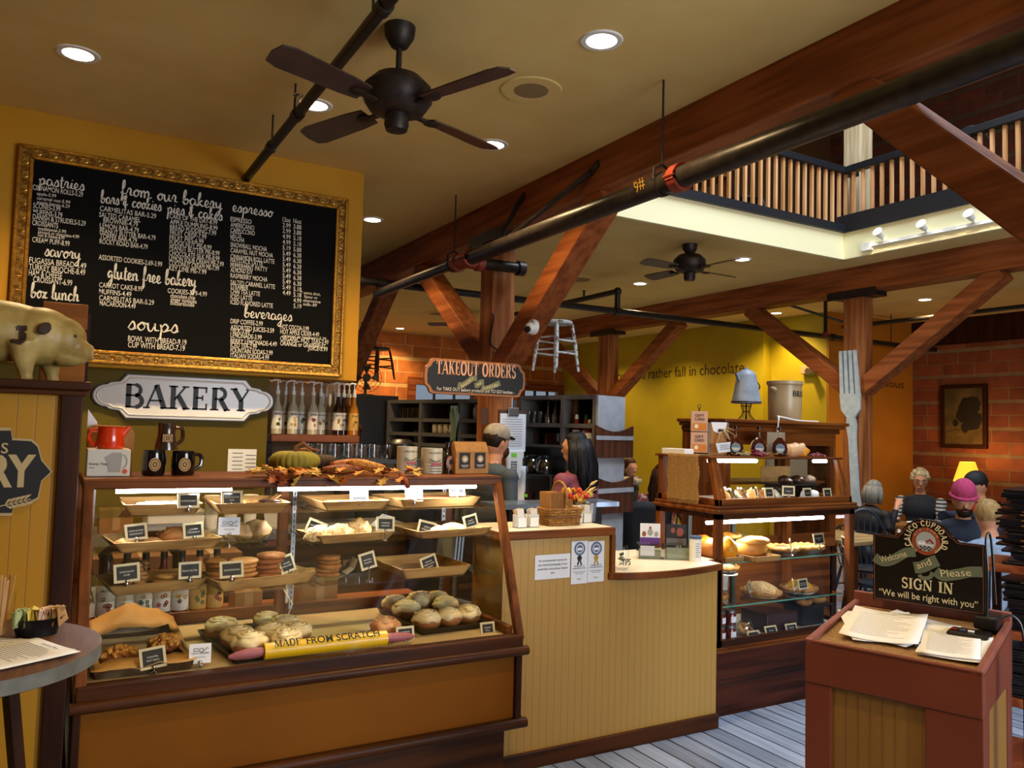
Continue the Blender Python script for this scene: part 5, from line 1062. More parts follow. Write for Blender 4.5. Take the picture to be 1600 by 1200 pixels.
pq = at(512,733,'Z',TT); pumpkin((1.03,3.52,TT),.085,.045,mat('brown_velvet','3a2412',.8,c2='2c1a0c',scale=10),'dark brown velvet pumpkin beside the olive one',[(-.03,0,0),(-.06,-.01,.03),(-.09,-.01,.03)])
CORN = mat('corn_orange','b8661a',.5,c2='7a3a10',scale=70,bump=.8); CORR = mat('corn_red','8a3414',.5,c2='5c2410',scale=70,bump=.8)
def corn(a,c,r,m,lab):
 a,c = V(a),V(c); b = B(); n = 9; b.path([a.lerp(c,i/n) for i in range(n+1)],[r*(.35+1.3*math.sin(PI*(i+1.2)/(n+2.6))*.5+.0) for i in range(n+1)],14); one(b,'corn_cob',m,lab,'corn',smooth=2)
corn((1.0,3.36,TT+.022),(1.17,3.35,TT+.026),.022,CORR,'reddish corn cob lying on the case in front'); corn((1.05,3.4,TT+.042),(1.22,3.41,TT+.05),.022,CORN,'orange corn cob lying behind the red cob'); corn((1.12,3.37,TT+.055),(1.27,3.33,TT+.03),.02,mat('corn_gold','c08428',.5,c2='94581a',scale=70,bump=.8),'golden corn cob at the right of the corn'); corn((1.32,3.27,TT+.012),(1.335,3.215,TT-.045),.017,CORR,'small red corn cob hanging over the case edge')
LEAF = [mat('leaf_'+n,h,.6,c2=h2,scale=25) for n,h,h2 in (('gold','c8862a','b06a1c'),('rust','a5521a','8a3c12'),('ochre','b8963c','a07a28'))]
def leaf(b,p,M,s):
 pts = [(0,-.5),(.12,-.3),(.35,-.25),(.2,-.05),(.42,.15),(.16,.2),(0,.55),(-.16,.2),(-.42,.15),(-.2,-.05),(-.35,-.25),(-.12,-.3)]
 v = [b.bm.verts.new(V(p)+M@V((x*s,y*s,.12*s*abs(x)*2))) for x,y in pts]; c = b.bm.verts.new(V(p))
 for i in range(12): b.f((c,v[i],v[(i+1) % 12]))
b = B()
for k in range(74):
 x = random.choice((random.uniform(.68,1.06),random.uniform(.68,1.06),random.uniform(1.08,1.42))); y = random.uniform(3.2,3.36); dr = max(0,3.235-y); b.mi = random.randrange(3)
 leaf(b,(x,y,TT+.012+random.uniform(0,.02)-dr*1.3),Euler((random.uniform(-.5,.4)+dr*22,random.uniform(-.4,.4),random.uniform(0,6.3))).to_matrix(),random.uniform(.05,.075))
tag(obj(b,'autumn_leaves',LEAF,solid=.0008),'garland of orange and yellow leaves along the case top','leaves',kind='stuff')
def can(p,r,h,lab,words):
 p = V(p); o = T('tin_can',lab,'can',p); b = B(); b.lathe([(0,0),(r,0),(r,h),(r*.97,h),(r*.96,h-.004),(0,h-.004)],p,28); bd = obj(b,'tin',mat('tin_cream','c4bda4',.4),o,smooth=True)
 fr = Fr(p+V((0,-r-.001,0)),(1,0,0),(0,0,1)); b = B(); txt(b,words,fr.sub(0,h*.78),.013,w=r*1.3,al='C'); ribbon(b,[(-r*.7,h*.42),(-r*.6,h*.6),(-r*.2,h*.48),(r*.2,h*.48),(r*.6,h*.6),(r*.7,h*.42)],.003,fr)
 for k in range(7): ribbon(b,[(-r*.6+k*r*.2,h*.42),(-r*.6+k*r*.2,h*.53)],.0015,fr)
 for k in range(4): ribbon(b,[(-r*.6,h*.3-k*.012),(r*.6,h*.3-k*.012)],.003,fr)
 obj(b,'lettering',INK,bd); b = B(); ribbon(b,[(-r*.4,h*.38),(r*.55,h*.38)],.012,fr.sub(0,0,.0006)); obj(b,'red_band',mat('red_print','a02a1c',.5),bd)
can((1.545,3.45,TT),.05,.118,"cream printed tin can on the case, right of the pair","McCANN'S"); can((1.45,3.52,TT),.048,.122,'cream printed tin can on the case, left of the pair','IRISH')
p = V((1.628,3.45,TT)); t = T('maple_syrup_jug','dark syrup bottle with round label beside the tin cans','bottle',p)
b = B(); b.lathe([(0,0),(.04,.002),(.042,.03),(.04,.075),(.026,.1),(.014,.115),(.013,.13),(0,.131)],p,22,sy=.75); obj(b,'jug',mat('syrup_black','120a06',.1,coat=.5),t,smooth=True)
fr = Fr(p+V((0,-.0335,.05)),(1,0,0),(0,0,1)); b = B(); b.prism([fr(u,v,0) for u,v in arc(0,0,.024,.034,0,345,20)],fr.n*.002); l = obj(b,'oval_label',mat('copper_label','8a5a34',.5),t); b = B(); b.prism([fr(u,v,.0022) for u,v in arc(0,.004,.009,.013,0,300,9)],fr.n*.0006); ribbon(b,arc(0,0,.02,.029,200,340),.003,fr.sub(0,0,.002)); obj(b,'label_print',INK,l)
b = B(); b.cyl(p+V((0,0,.131)),p+V((0,0,.146)),.015); obj(b,'cap',BLK,t,smooth=True)
def coffee_bag(x,y,lab,rz=0):
 p = V((x,y,TT)); o = T('coffee_bag',lab,'bag',p); M = RZ(rz); w,d,h = .048,.032,.15
 b = B(); L = [(w,d,0),(w*1.02,d*1.02,h*.3),(w,d,h*.7),(w*.98,d*.5,h*.9),(w*.96,d*.2,h),(w*.9,d*.25,h*1.01)]
 R = b.quadsurf([[p+M@V((sx*a,sy*c,z)) for sx,sy in ((-1,-1),(1,-1),(1,1),(-1,1))] for a,c,z in L],True); b.f(R[0]); b.f(R[-1]); bd = obj(b,'bag_body',KRAFT,o,bevel=.003)
 fr = Fr(p+M@V((0,-d*1.03-.001,0)),M@V((1,0,0)),(0,0,1)); b = B(); b.prism([fr(u,v,0) for u,v in ((-.029,.025),(.029,.025),(.029,.1),(-.029,.1))],fr.n*.001); l = obj(b,'dark_label',SLATE,bd)
 b = B(); f2 = fr.sub(0,.07,.0016); b.prism([f2(u,v) for u,v in arc(0,0,.017,.017,0,345,20)],f2.n*.0005); obj(b,'label_emblem',mat('emblem_gold','a88a5c',.5),l)
 b = B(); b.prism([f2(u,v,.0007) for u,v in arc(0,-.001,.009,.009,0,340,16)],f2.n*.0004); ribbon(b,[(-.02,-.03),(.02,-.03)],.003,f2); ribbon(b,[(-.015,-.037),(.015,-.037)],.002,f2); obj(b,'label_lettering',mat('label_white','c8c0b4',.5),l)
coffee_bag(1.685,3.42,'brown paper coffee bag on the case, left of the pair',.05); coffee_bag(1.787,3.46,'brown paper coffee bag at the right end of the case',.05)
# ================================================================ service counter
BEADC = bead_mat('mustard_beadboard','b28a42','X',.041)
LAM = mat('cream_laminate','d8cfb8',.35,c2='d0c6ae',scale=30)
t = T('service_counter','beadboard service counter between the two display cases','counter',(2.55,3.6,0))
b = B(); b.box(1.87,2.49,3.317,3.62,0,1.077); b.box(2.49,3.235,3.317,3.86,0,.853); obj(b,'beadboard',BEADC,t)
b = B(); b.box(1.87,3.24,3.297,3.318,0,.078); obj(b,'baseboard',DOAK,t,bevel=.004)
b = B(); b.box(1.825,2.505,3.285,3.66,1.079,1.119); obj(b,'ledge_edge',OAK,t,bevel=.006)
b = B(); b.box(1.84,2.49,3.3,3.645,1.118,1.1205); obj(b,'ledge_top',LAM,t)
b = B(); b.box(2.49,2.515,3.297,3.66,.86,1.08); obj(b,'end_board',OAKZ,t,bevel=.004)
pts = [(2.482,3.9),(2.482,3.305)]+[(2.482+.78*k/12,3.305-.075*math.sin(PI*(k/12)**.8)) for k in range(1,12)]+[(3.262,3.305),(3.262,3.42),(3.325,3.43),(3.325,3.9)]
b = B(); b.prism([(x,y,.853) for x,y in pts],(0,0,.036)); obj(b,'counter_edge',OAK,t,bevel=.004)
cx_,cy_ = 2.87,3.6
b = B(); b.prism([(cx_+(x-cx_)*.985,cy_+(y-cy_)*.975,.8885) for x,y in pts],(0,0,.002)); obj(b,'counter_top',LAM,t)
LT = 1.121; CT = .891
def note(p0,p1,y,lab,lines,m=None,big=False):
 a,c = at(*p0,'Y',y),at(*p1,'Y',y); o = T('counter_notice',lab,'notice',((a.x+c.x)/2,y,c.z)); b = B(); b.box(a.x,c.x,y-.0015,y,c.z,a.z); s = obj(b,'notice_sheet',m or PAP,o)
 w,h = c.x-a.x,a.z-c.z; fr = Fr((a.x+w/2,y-.002,c.z),(1,0,0),(0,0,1)); b = B()
 for s_,v,sz,ww in lines: txt(b,s_,fr.sub(0,h*v),sz,w=ww*w,al='C')
 obj(b,'lettering',INK,s); return o,s,fr,w,h
note((836,868),(890,902),3.315,'white notice about minimal packaging taped to the beadboard',[('For environmental reasons we',.72,.016,.8),('use minimal packaging. If you',.55,.016,.82),('would like a box please request',.38,.016,.86),('one.',.21,.016,.12)])
for q,l,rm in (((893,846,917,911),'left',INK),((919,846,943,908),'right',mat('rosette_gold','b08a20',.5))):
 o,s,fr,w,h = note(q[:2],q[2:],3.314,'tall certificate with blue seal and rosette on the beadboard, '+l+' of two',[('Recognition of',.4,.012,.6),('outstanding achievement',.35,.012,.8),('Certificate awarded by the',.27,.008,.75),('city council',.23,.008,.5),('Date',.1,.01,.25)])
 b = B(); f2 = fr.sub(0,h*.82); b.prism([f2(u,v) for u,v in arc(0,0,w*.34,w*.34,0,345,20)],f2.n*.0006); sl = obj(b,'blue_seal',mat('seal_blue','5a6a86',.5),s)
 b = B(); ribbon(b,arc(0,0,w*.22,w*.22,0,360),.004,f2); ribbon(b,[(-w*.15,-w*.02),(w*.15,-w*.02)],.012,f2); obj(b,'seal_mark',PAP,sl)
 b = B(); f2 = fr.sub(0,h*.6); b.prism([f2(u,v) for u,v in arc(0,0,.014,.014,0,345,16)],f2.n*.0006); ribbon(b,[(-.003,-.01),(-.012,-.034)],.008,f2); ribbon(b,[(.003,-.01),(.012,-.034)],.008,f2); obj(b,'rosette',rm,s)
def caddy(x,y,lab):
 p = V((x,y,LT)); o = T('packet_holder',lab,'holder',p); b = B(); w = .026; h = .062
 for s in ((-w,-w,w,-w+.003),(-w,w-.003,w,w),(-w,-w,-w+.003,w),(w-.003,-w,w,w)): b.box(p.x+s[0],p.x+s[2],p.y+s[1],p.y+s[3],LT,LT+h*(.78 if s[1] == -w and s[3] < 0 else 1))
 b.box(p.x-w,p.x+w,p.y-w,p.y+w,LT,LT+.004); obj(b,'holder_box',WHT,o,bevel=.001)
 for k in range(5):
  q = V((p.x+random.uniform(-.004,.004),p.y-.015+k*.0075,LT+.055)); M = Euler((random.uniform(-.15,.15),random.uniform(-.25,.25),0)).to_matrix(); b = B(); b.hexa([q+M@V((u,v,z)) for z in (-.045,.035) for u,v in ((-.019,-.001),(.019,-.001),(.019,.001),(-.019,.001))]); one(b,'sweetener_packet',mat('packet_w%d' % (k % 3),('d8d4c8','c8a878','d8d4c8')[k % 3],.7),'sweetener packet in the '+lab,'packet','packets in the '+lab)
caddy(2.015,3.42,'white packet holder at the left end of the ledge'); caddy(2.085,3.42,'white packet holder just left of the woven basket'); caddy(2.405,3.5,'white packet holder just right of the woven basket'); caddy(2.462,3.5,'white packet holder in front of the flowers')
WICK = mat('wicker','a8742e',.6,c2='7a4e1c',scale=60,bump=.8); WICKD = mat('wicker_dark','3a2010',.6,c2='7a4e1c',scale=90,stretch=(1,1,.2))
bx0,bx1,by0,by1,bh = 2.17,2.385,3.4,3.53,.088
t = T('woven_basket','woven brown basket with hoop handle holding paper bags on the ledge','basket',(2.28,3.46,LT))
b = B()
for k in range(7):
 z0 = LT+.001+k*bh/7; f = .85+.15*(k+.5)/7; mx,my = (bx0+bx1)/2,(by0+by1)/2
 n = 44; ring_ = []
 for i in range(n):
  a = 2*PI*i/n; c,s = math.cos(a),math.sin(a); ex = .35; x = mx+(bx1-bx0)/2*f*math.copysign(abs(c)**ex,c); y = my+(by1-by0)/2*f*math.copysign(abs(s)**ex,s); o_ = .0025*(1 if (i//1+k) % 2 else -1); ring_.append((x+o_*c,y+o_*s,z0+bh/14))
 b.path(ring_,.0062,6,True)
obj(b,'weave',WICK,t,smooth=True)
b = B(); b.box(bx0+.015,bx1-.015,by0+.012,by1-.012,LT+.001,LT+.01); obj(b,'basket_floor',WICK,t)
b = B(); f = .95; ring_ = [(mx+(bx1-bx0)/2*f*1.03*math.copysign(abs(math.cos(a))**.35,math.cos(a)),my+(by1-by0)/2*f*1.05*math.copysign(abs(math.sin(a))**.35,math.sin(a)),LT+bh*.48) for a in [2*PI*i/44 for i in range(44)]]; b.path(ring_,.005,6,True); obj(b,'dark_band',WICKD,t,smooth=True)
b = B(); b.path(spl([(2.275,by0+.005,LT+.06),(2.275,by0-.002,LT+.15),(2.275,by0+.02,LT+.2),(2.275,3.465,LT+.218),(2.275,by1-.02,LT+.2),(2.275,by1+.002,LT+.15),(2.275,by1-.005,LT+.06)]),.008,8); obj(b,'hoop_handle',WICK,t,smooth=True)
for k in range(14):
 x = 2.195+k*.0085; b = B(); h = .155 if k < 9 else .12; M = RY(-.05+.012*k); q = V((x+.0,3.465,LT+.012)); b.hexa([q+M@V((u,v,z)) for z in (0,h) for u,v in ((-.0022,-.055),(.0022,-.055),(.0022,.05),(-.0022,.05))]); one(b,'paper_sack',KRAFT,'flat brown paper sack standing in the woven basket','bag','paper sacks in the basket')
# flowers
t = T('flower_pot','pale ceramic pot of orange and red silk flowers on the ledge','flower pot',(2.475,3.58,LT)); p = V((2.45,3.585,LT))
b = B(); b.lathe([(0,0),(.03,0),(.036,.085),(.033,.085),(.03,.07),(0,.07)],p,20); obj(b,'pot',mat('pot_glaze','c8c0ae',.4),t,smooth=True)
FLC = [mat('petal_'+h,h,.6) for h in ('d8500c','b82414','e0961c','d8b050')]
for k in range(15):
 a = random.uniform(0,6.3); e = random.uniform(.2,1); q = p+V((.075*math.cos(a)*e+.015,.05*math.sin(a)*e,random.uniform(.1,.17))); b = B(); b.path([p+V((0,0,.06)),(p+q)/2+V((0,0,.03)),q],.002,5); s = obj(b,'stem',mat('stem_green','5a5a1c',.7),t)
 b = B(); r = random.uniform(.014,.022)
 for j in range(9):
  aa = j*2*PI/9; b.ell(q+V((r*.6*math.cos(aa),r*.6*math.sin(aa)-.004,r*.4*math.sin(aa*2))),(r*.5,r*.3,r*.5),8,5)
 b.ell(q,r*.5,8,6); obj(b,'blossom',FLC[k % 4],s,smooth=True)
for k in range(5):
 b = B(); q = p+V((.08+.02*k,-.02+.01*k,.13+.035*(k % 3))); b.path([p+V((0,0,.06)),p.lerp(q,.5)+V((0,0,.05)),q],[.002,.002,.0015],5)
 if k < 3: b.path([q+V((-.02,0,-.012)),q,q+V((.03,-.0,.014))],[.003,.009,.002],7)
 obj(b,'wheat_stem',mat('straw','c8a460',.7),t,smooth=True)
p = V((2.485,3.54,LT)); b = B(); b.lathe([(0,0),(.03,0),(.037,.1),(.039,.1),(.035,.1),(.029,.006),(0,.006)],p+V((.035,0,0)),22); one(b,'metal_cup',mat('galvanised','b0b4b8',.35,.7,c2='8c9094',scale=20),'galvanised metal cup at the right end of the ledge','cup',smooth=True)
# low counter: tip jar, card display, can
p = V((2.59,3.345,CT)); t = T('tip_jar','clear glass tip jar with black lettering on the low counter','jar',p)
b = B(); b.lathe([(.034,.001),(.038,.01),(.038,.1),(.03,.115),(.031,.125),(.029,.125),(.028,.114),(.036,.1),(.036,.01),(0,.005)],p,24,cap=False); obj(b,'glass',GLASS,t,smooth=True)
fr = Fr(p+V((0,-.0395,.03)),(1,0,0),(0,0,1)); b = B(); txt(b,'TIPS',fr,.045,w=.056,al='C',weight=.03); obj(b,'lettering',INK,t)
for k in range(6):
 b = B(); M = Euler((random.uniform(-.6,.6),random.uniform(-.6,.6),random.uniform(0,3))).to_matrix(); q = p+V((0,0,.03+.01*k)); b.hexa([q+M@V((u,v,z)) for z in (-.0006,.0006) for u,v in ((-.02,-.012),(.02,-.012),(.02,.012),(-.02,.012))]); one(b,'banknote',mat('banknote','8c9880',.7),'folded banknote in the tip jar','banknote','banknotes in the tip jar')
ACR = glass_mat('acrylic',(.97,.97,.97),2.0,.05)
ax = V((3.05,3.55,CT))
t = T('acrylic_box','clear acrylic card and cash box on the low counter beside the pie case','box',ax)
M = RZ(-.55)
def abx(b,x0,x1,y0,y1,z0,z1): b.hexa([ax+M@V((x,y,z)) for z in (z0,z1) for x,y in ((x0,y0),(x1,y0),(x1,y1),(x0,y1))])
for x0,x1,nm in ((-.15,-.005,'left_tray'),(.0,.15,'right_tray')):
 b = B(); abx(b,x0,x1,-.05,-.047,0,.075); abx(b,x0,x1,.047,.05,0,.085); abx(b,x0,x0+.003,-.05,.05,0,.08); abx(b,x1-.003,x1,-.05,.05,0,.08); abx(b,x0,x1,-.05,.05,0,.003); obj(b,'acrylic_tray',ACR,t)
for k in range(3):
 b = B(); abx(b,.01,.14,-.03+k*.02,-.028+k*.02,.005,.062); one(b,'banknote',MATS['banknote'],'banknote standing in the right acrylic tray','banknote','banknotes in the acrylic tray')
b = B(); abx(b,-.14,-.06,-.044,-.042,.02,.075); one(b,'business_card',PAP,'white business card in the left acrylic tray','card')
b = B(); abx(b,-.14,-.02,-.02,.03,.004,.05); one(b,'coin_stack',mat('note_green','707a64',.7),'bundle of notes in the left acrylic tray','notes')
def photo_card(x0,x1,lab,top,bot,fig):
 o = T('postcard',lab,'postcard',ax+M@V(((x0+x1)/2,.053,.05))); f = lambda x,y,z: ax+M@V((x,y,z)); b = B(); abx(b,x0,x1,.053,.055,.07,.19); c = obj(b,'card_sheet',top,o)
 fr = Fr(f((x0+x1)/2,.0525,.07),M@V((1,0,0)),(0,0,1)); b = B(); w = x1-x0; b.prism([fr(u,v) for u,v in ((-w/2,0),(w/2,0),(w/2,.04),(-w/2,.04))],fr.n*.0005); obj(b,'colour_band',bot,c)
 for u,v,r,m in fig: b = B(); b.prism([fr(u+p_,v+q_,.0006) for p_,q_ in arc(0,0,r,r*1.3,0,340,12)],fr.n*.0004); obj(b,'figure_print',m,c)
SKIN = mat('skin','c48a68',.55); BRH = mat('brown_hair','3a2012',.5,c2='2a160c',scale=60,stretch=(1,1,.2))
photo_card(-.13,-.015,'postcard with purple band and figures behind the acrylic box',PAP,mat('purple_print','5a2a80',.5),[(-.035,.06,.012,mat('rust_print','8a4a2a',.6)),(0,.07,.016,GREYP),(.035,.06,.012,GREYP),(0,.095,.007,MATS['rust_print'])])
photo_card(.02,.135,'dark postcard with reddish picture behind the acrylic box',mat('dark_print','1c1618',.4),mat('grey_band','6a6668',.5),[(.02,.075,.02,mat('meat_print','8a4030',.5)),(-.02,.085,.012,MATS['rust_print'])])
p = V((3.165,3.42,CT)); t = T('straw_can','white paper canister with blue lid on the low counter','canister',p)
b = B(); b.cyl(p,p+V((0,0,.125)),.033,seg=26); c = obj(b,'can_body',WHT,t,smooth=True); b = B(); b.cyl(p+V((0,0,.125)),p+V((0,0,.14)),.0345,seg=26); obj(b,'lid',mat('blue_lid','4a5c7a',.4),t,smooth=True)
fr = Fr(p+V((-.012,-.0325,0)),(1,-.35,0),(0,0,1)); b = B(); [ribbon(b,[(-.012,.1-k*.012),(.014-.005*(k % 2),.1-k*.012)],.0025,fr.sub(0,0,.001)) for k in range(7)]; obj(b,'print',INK,c)
# ================================================================ pie case
PX0,PX1,PY0,PY1 = 3.34,4.535,3.423,3.975
t = T('pie_case','tall two tier oak and glass pie case with lit shelves','display case',(3.93,3.7,0))
b = B(); b.box(PX0+.005,PX1-.005,PY0+.005,PY1,0,.355); obj(b,'plank_base',wood('base_plank','4c2414','2a120a','X',.4),t)
for z in (.175,.2): b = B(); b.box(PX0,PX1,PY0+.002,PY0+.006,z,z+.004); obj(b,'plank_joint',BLK,t)
b = B(); b.box(PX0-.01,PX1+.01,PY0-.012,PY1,.357,.372); b.box(PX0-.004,PX1+.004,PY0-.006,PY1,.372,.388); obj(b,'base_moulding',OAK,t,bevel=.004)
b = B(); b.box(PX0,PX1,PY0,PY0+.03,.388,.425); b.box(PX0,PX0+.03,PY0,PY1,.388,.88); b.box(PX1-.03,PX1,PY0,PY1,.388,.425); obj(b,'bottom_rail',DOAK,t)
for x,y in ((PX0,PY0),(PX1-.045,PY0),(PX0,PY1-.045),(PX1-.045,PY1-.045)):
 b = B(); b.box(x,x+.045,y,y+.045,.388,1.145); obj(b,'corner_post',OAKZ,t,bevel=.005)
b = B(); b.box(PX0,PX1,PY0,PY0+.035,1.115,1.146); b.box(PX0,PX0+.035,PY0,PY1,1.115,1.146); b.box(PX1-.035,PX1,PY0,PY1,1.115,1.146); obj(b,'top_rail',DOAK,t)
b = B(); b.box(PX0-.02,PX1+.02,PY0-.022,PY1+.01,1.146,1.172); obj(b,'ledge',OAK,t,bevel=.011,seg=3)
b = B(); b.box(PX0-.012,PX1+.012,PY0-.014,PY1,1.172,1.19); obj(b,'upper_ledge',OAK,t,bevel=.006,seg=3)
b = B(); b.box(PX0+.045,PX1-.045,PY0+.012,PY0+.016,.425,1.115); obj(b,'front_glass',GLASS,t)
for x in (PX0+.012,PX1-.016):
 b = B(); b.box(x,x+.004,PY0+.045,PY1-.045,.88 if x < 4 else .425,1.115); obj(b,'side_glass',GLASS,t)
b = B(); b.box(PX0+.03,PX1-.03,PY0+.03,PY1,.385,.4); obj(b,'floor_board',mat('white_shelf','c8c4b8',.4),t)
for z in (.857,.604):
 b = B(); b.box(PX0+.05,PX1-.05,PY0+.05,PY1-.04,z-.008,z); obj(b,'glass_shelf',SHELFG,t)
 b = B(); b.box(PX0+.05,PX1-.05,PY0+.048,PY0+.052,z-.008,z); obj(b,'shelf_edge',mat('glass_edge','5a9a86',.2),t.children[-1])
for x in (PX0+.25,3.98):
 b = B(); b.box(x,x+.03,PY1-.03,PY1-.01,.4,1.11); obj(b,'shelf_standard',mat('dark_standard','2a3430',.4),t)
for x0,x1,z,y in ((3.42,3.93,1.075,3.6),(3.95,4.45,1.075,3.6)):
 b = B(); b.cyl((x0,y,z),(x1,y,z),.011,seg=10); obj(b,'light_tube',LED,t,smooth=True)
 lamp('pie_strip','AREA',((x0+x1)/2,y,z-.014),5,(1,.95,.85),x1-x0,to=((x0+x1)/2,y,0),sy=.02)
# upper tier
UZ = 1.19; UT = 1.462
b = B(); b.box(PX0+.01,PX1-.02,PY0+.005,PY0+.03,UZ,UZ+.04); b.box(PX0+.01,PX0+.035,PY0+.005,PY1,UZ,UZ+.04); b.box(PX1-.045,PX1-.02,PY0+.005,PY1,UZ,UZ+.04); obj(b,'upper_rail',OAK,t,bevel=.004)
for x0,x1,k in ((PX0+.01,PX0+.075,.0),(PX1-.075,PX1-.02,-.02)):
 b = B(); b.hexa([(x0,PY0+.006,UZ),(x1+.01,PY0+.006,UZ),(x1+.01,PY0+.04,UZ),(x0,PY0+.04,UZ),(x0,PY0+.075,UT),(x1-.015+k,PY0+.075,UT),(x1-.015+k,PY0+.11,UT),(x0,PY0+.11,UT)]); obj(b,'slanted_post',OAKZ,t,bevel=.004)
 b = B(); b.box(x0,x0+.05,PY1-.05,PY1-.005,UZ,UT); obj(b,'rear_post',OAKZ,t,bevel=.004)
b = B(); b.box(PX0-.005,PX1-.03,PY0+.065,PY1+.01,UT,UT+.013); obj(b,'upper_top',OAK,t,bevel=.004)
b = B(); b.hexa([(PX0+.08,PY0+.012,UZ+.04),(PX1-.09,PY0+.012,UZ+.04),(PX1-.09,PY0+.016,UZ+.04),(PX0+.08,PY0+.016,UZ+.04),(PX0+.07,PY0+.08,UT),(PX1-.09,PY0+.08,UT),(PX1-.09,PY0+.084,UT),(PX0+.07,PY0+.084,UT)]); obj(b,'upper_front_glass',GLASS,t)
b = B(); b.box(PX0+.02,PX0+.023,PY0+.1,PY1-.05,UZ+.04,UT); obj(b,'upper_side_glass',GLASS,t); b = B(); b.box(PX1-.04,PX1-.037,PY0+.1,PY1-.05,UZ+.04,UT); obj(b,'upper_side_glass',GLASS,t)
b = B(); b.box(PX0+.03,PX1-.04,PY0+.03,PY1,UZ,UZ+.01); obj(b,'upper_floor',MATS['white_shelf'],t)
for x0,x1 in ((3.38,3.78),(4.3,4.42)):
 b = B(); b.cyl((x0,PY0+.13,UT-.014),(x1,PY0+.13,UT-.014),.011,seg=10); obj(b,'light_tube',LED,t,smooth=True)
 lamp('pie_strip','AREA',((x0+x1)/2,PY0+.13,UT-.028),6*(x1-x0),(1,.95,.85),x1-x0,to=((x0+x1)/2,PY0+.16,0),sy=.02)
# hutch behind
t = T('hutch','reddish wood hutch with deep cornice behind the pie case','cabinet',(4.55,4.25,0))
hx0,hx1,hy0,hy1 = 3.98,5.12,4.03,4.45
b = B(); b.box(hx0-.06,hx1+.07,hy0-.07,hy1,1.69,1.715); b.box(hx0-.04,hx1+.05,hy0-.05,hy1,1.665,1.69); b.box(hx0-.015,hx1+.02,hy0-.025,hy1,1.63,1.665); obj(b,'cornice',OAK,t,bevel=.008)
for z0_,z1_ in ((1.54,1.63),(.8,.9)): b = B(); b.box(hx0,hx1,hy0,hy0+.03,z0_,z1_); obj(b,'face_rail',OAK,t)
for x in (hx0,4.5,hx1-.06):
 b = B(); b.box(x,x+.06,hy0,hy0+.03,.9,1.54); obj(b,'stile',OAKZ,t)
b = B(); b.box(hx0,hx0+.02,hy0+.03,hy1,0,1.63); b.box(hx1-.02,hx1,hy0+.03,hy1,0,1.63); obj(b,'side_panel',OAKZ,t)
b = B(); b.box(hx0,hx1,hy0+.03,hy1,0,.8); b.box(hx0+.02,hx1-.02,hy0+.05,hy1,1.26,1.28); obj(b,'carcass',OAK,t)
for x0,x1 in ((hx0+.06,4.5),(4.56,hx1-.06)):
 b = B(); b.box(x0,x1,hy0+.012,hy0+.016,.9,1.54); obj(b,'door_glass',GLASS,t)
b = B(); b.box(4.6,5.05,hy0+.2,hy0+.205,1.3,1.52); one(b,'hutch_notice',mat('aged_paper','a09070',.6),'faded paper inside the hutch behind the glass','notice')
# coffee pot lamp and crock on the hutch
HT = 1.716
ENM = mat('grey_enamel','8e98a4',.4,c2='7c8692',scale=16)
p = V((4.36,4.2,HT)); t = T('coffee_pot_lamp','lamp with a grey enamel coffee pot for a shade on the hutch','lamp',p)
b = B()
for k in range(10):
 a = 2*PI*k/10; b.path([p+V((r*math.cos(a),r*math.sin(a),z)) for r,z in ((.06,.003),(.035,.03),(.025,.06),(.035,.1),(.04,.13))],.0022,5)
for r,z in ((.06,.003),(.035,.1),(.026,.06)): b.path([p+V((r*math.cos(a),r*math.sin(a),z)) for a in [2*PI*i/20 for i in range(20)]],.0025,5,True)
b.cyl(p,p+V((0,0,.16)),.005); obj(b,'wire_base',IRON,t)
zb = HT+.12; b = B(); b.lathe([(.105,zb),(.108,zb+.01),(.1,zb+.03),(.07,zb+.2),(.066,zb+.21),(.05,zb+.235),(.015,zb+.25),(.012,zb+.262),(0,zb+.265)],(p.x,p.y,0),28,cap=False); obj(b,'enamel_pot',ENM,t,smooth=True)
b = B(); b.lathe([(.1,zb+.008),(.109,zb+.004),(.109,zb+.012),(.1,zb+.016)],(p.x,p.y,0),28); obj(b,'dark_rim',IRON,t,smooth=True)
b = B(); b.hexa([p+V(q) for q in ((-.075,-.01,.27),(-.07,-.01,.30),(-.07,.01,.30),(-.075,.01,.27),(-.115,-.012,.34),(-.06,-.012,.345),(-.06,.012,.345),(-.115,.012,.34))]); obj(b,'spout',ENM,t)
b = B(); b.path(spl([p+V((.06,-.02,.3)),p+V((.09,-.03,.27)),p+V((.115,-.02,.24)),p+V((.11,0,.22))]),.004); b.cyl(p+V((.108,-.012,.235)),p+V((.118,.01,.225)),.009); obj(b,'bail_handle',IRON,t,smooth=True)
CROCK = mat('stoneware','b8a078',.35,c2='a8906a',scale=5)
p = V((4.76,4.2,HT)); t = T('bread_crock','cream stoneware crock lettered BREAD on the hutch','crock',p)
b = B(); b.lathe([(0,0),(.112,0),(.118,.01),(.122,.14),(.122,.27),(.132,.278),(.132,.3),(.12,.302),(.11,.28),(.11,.05),(0,.04)],p,36); c = obj(b,'crock_body',CROCK,t,smooth=True)
for s in (-1,1):
 b = B(); b.ell(p+V((s*.13,-.01,.235)),(.028,.03,.018),14,10,RY(s*-.5)); obj(b,'lug_handle',CROCK,t,smooth=True)
b = B(); q = p+V((0,0,.185)); txt_me = B()
for k,ch in enumerate('BREAD'):
 a = -PI/2-.2+(k-.2)*.29; fr = Fr(q+V((.1235*math.cos(a),.1235*math.sin(a),0)),(-math.sin(a),math.cos(a),0),(0,0,1)); caps(txt_me,ch,fr,.042,al='C')
obj(txt_me,'lettering',INK,c)
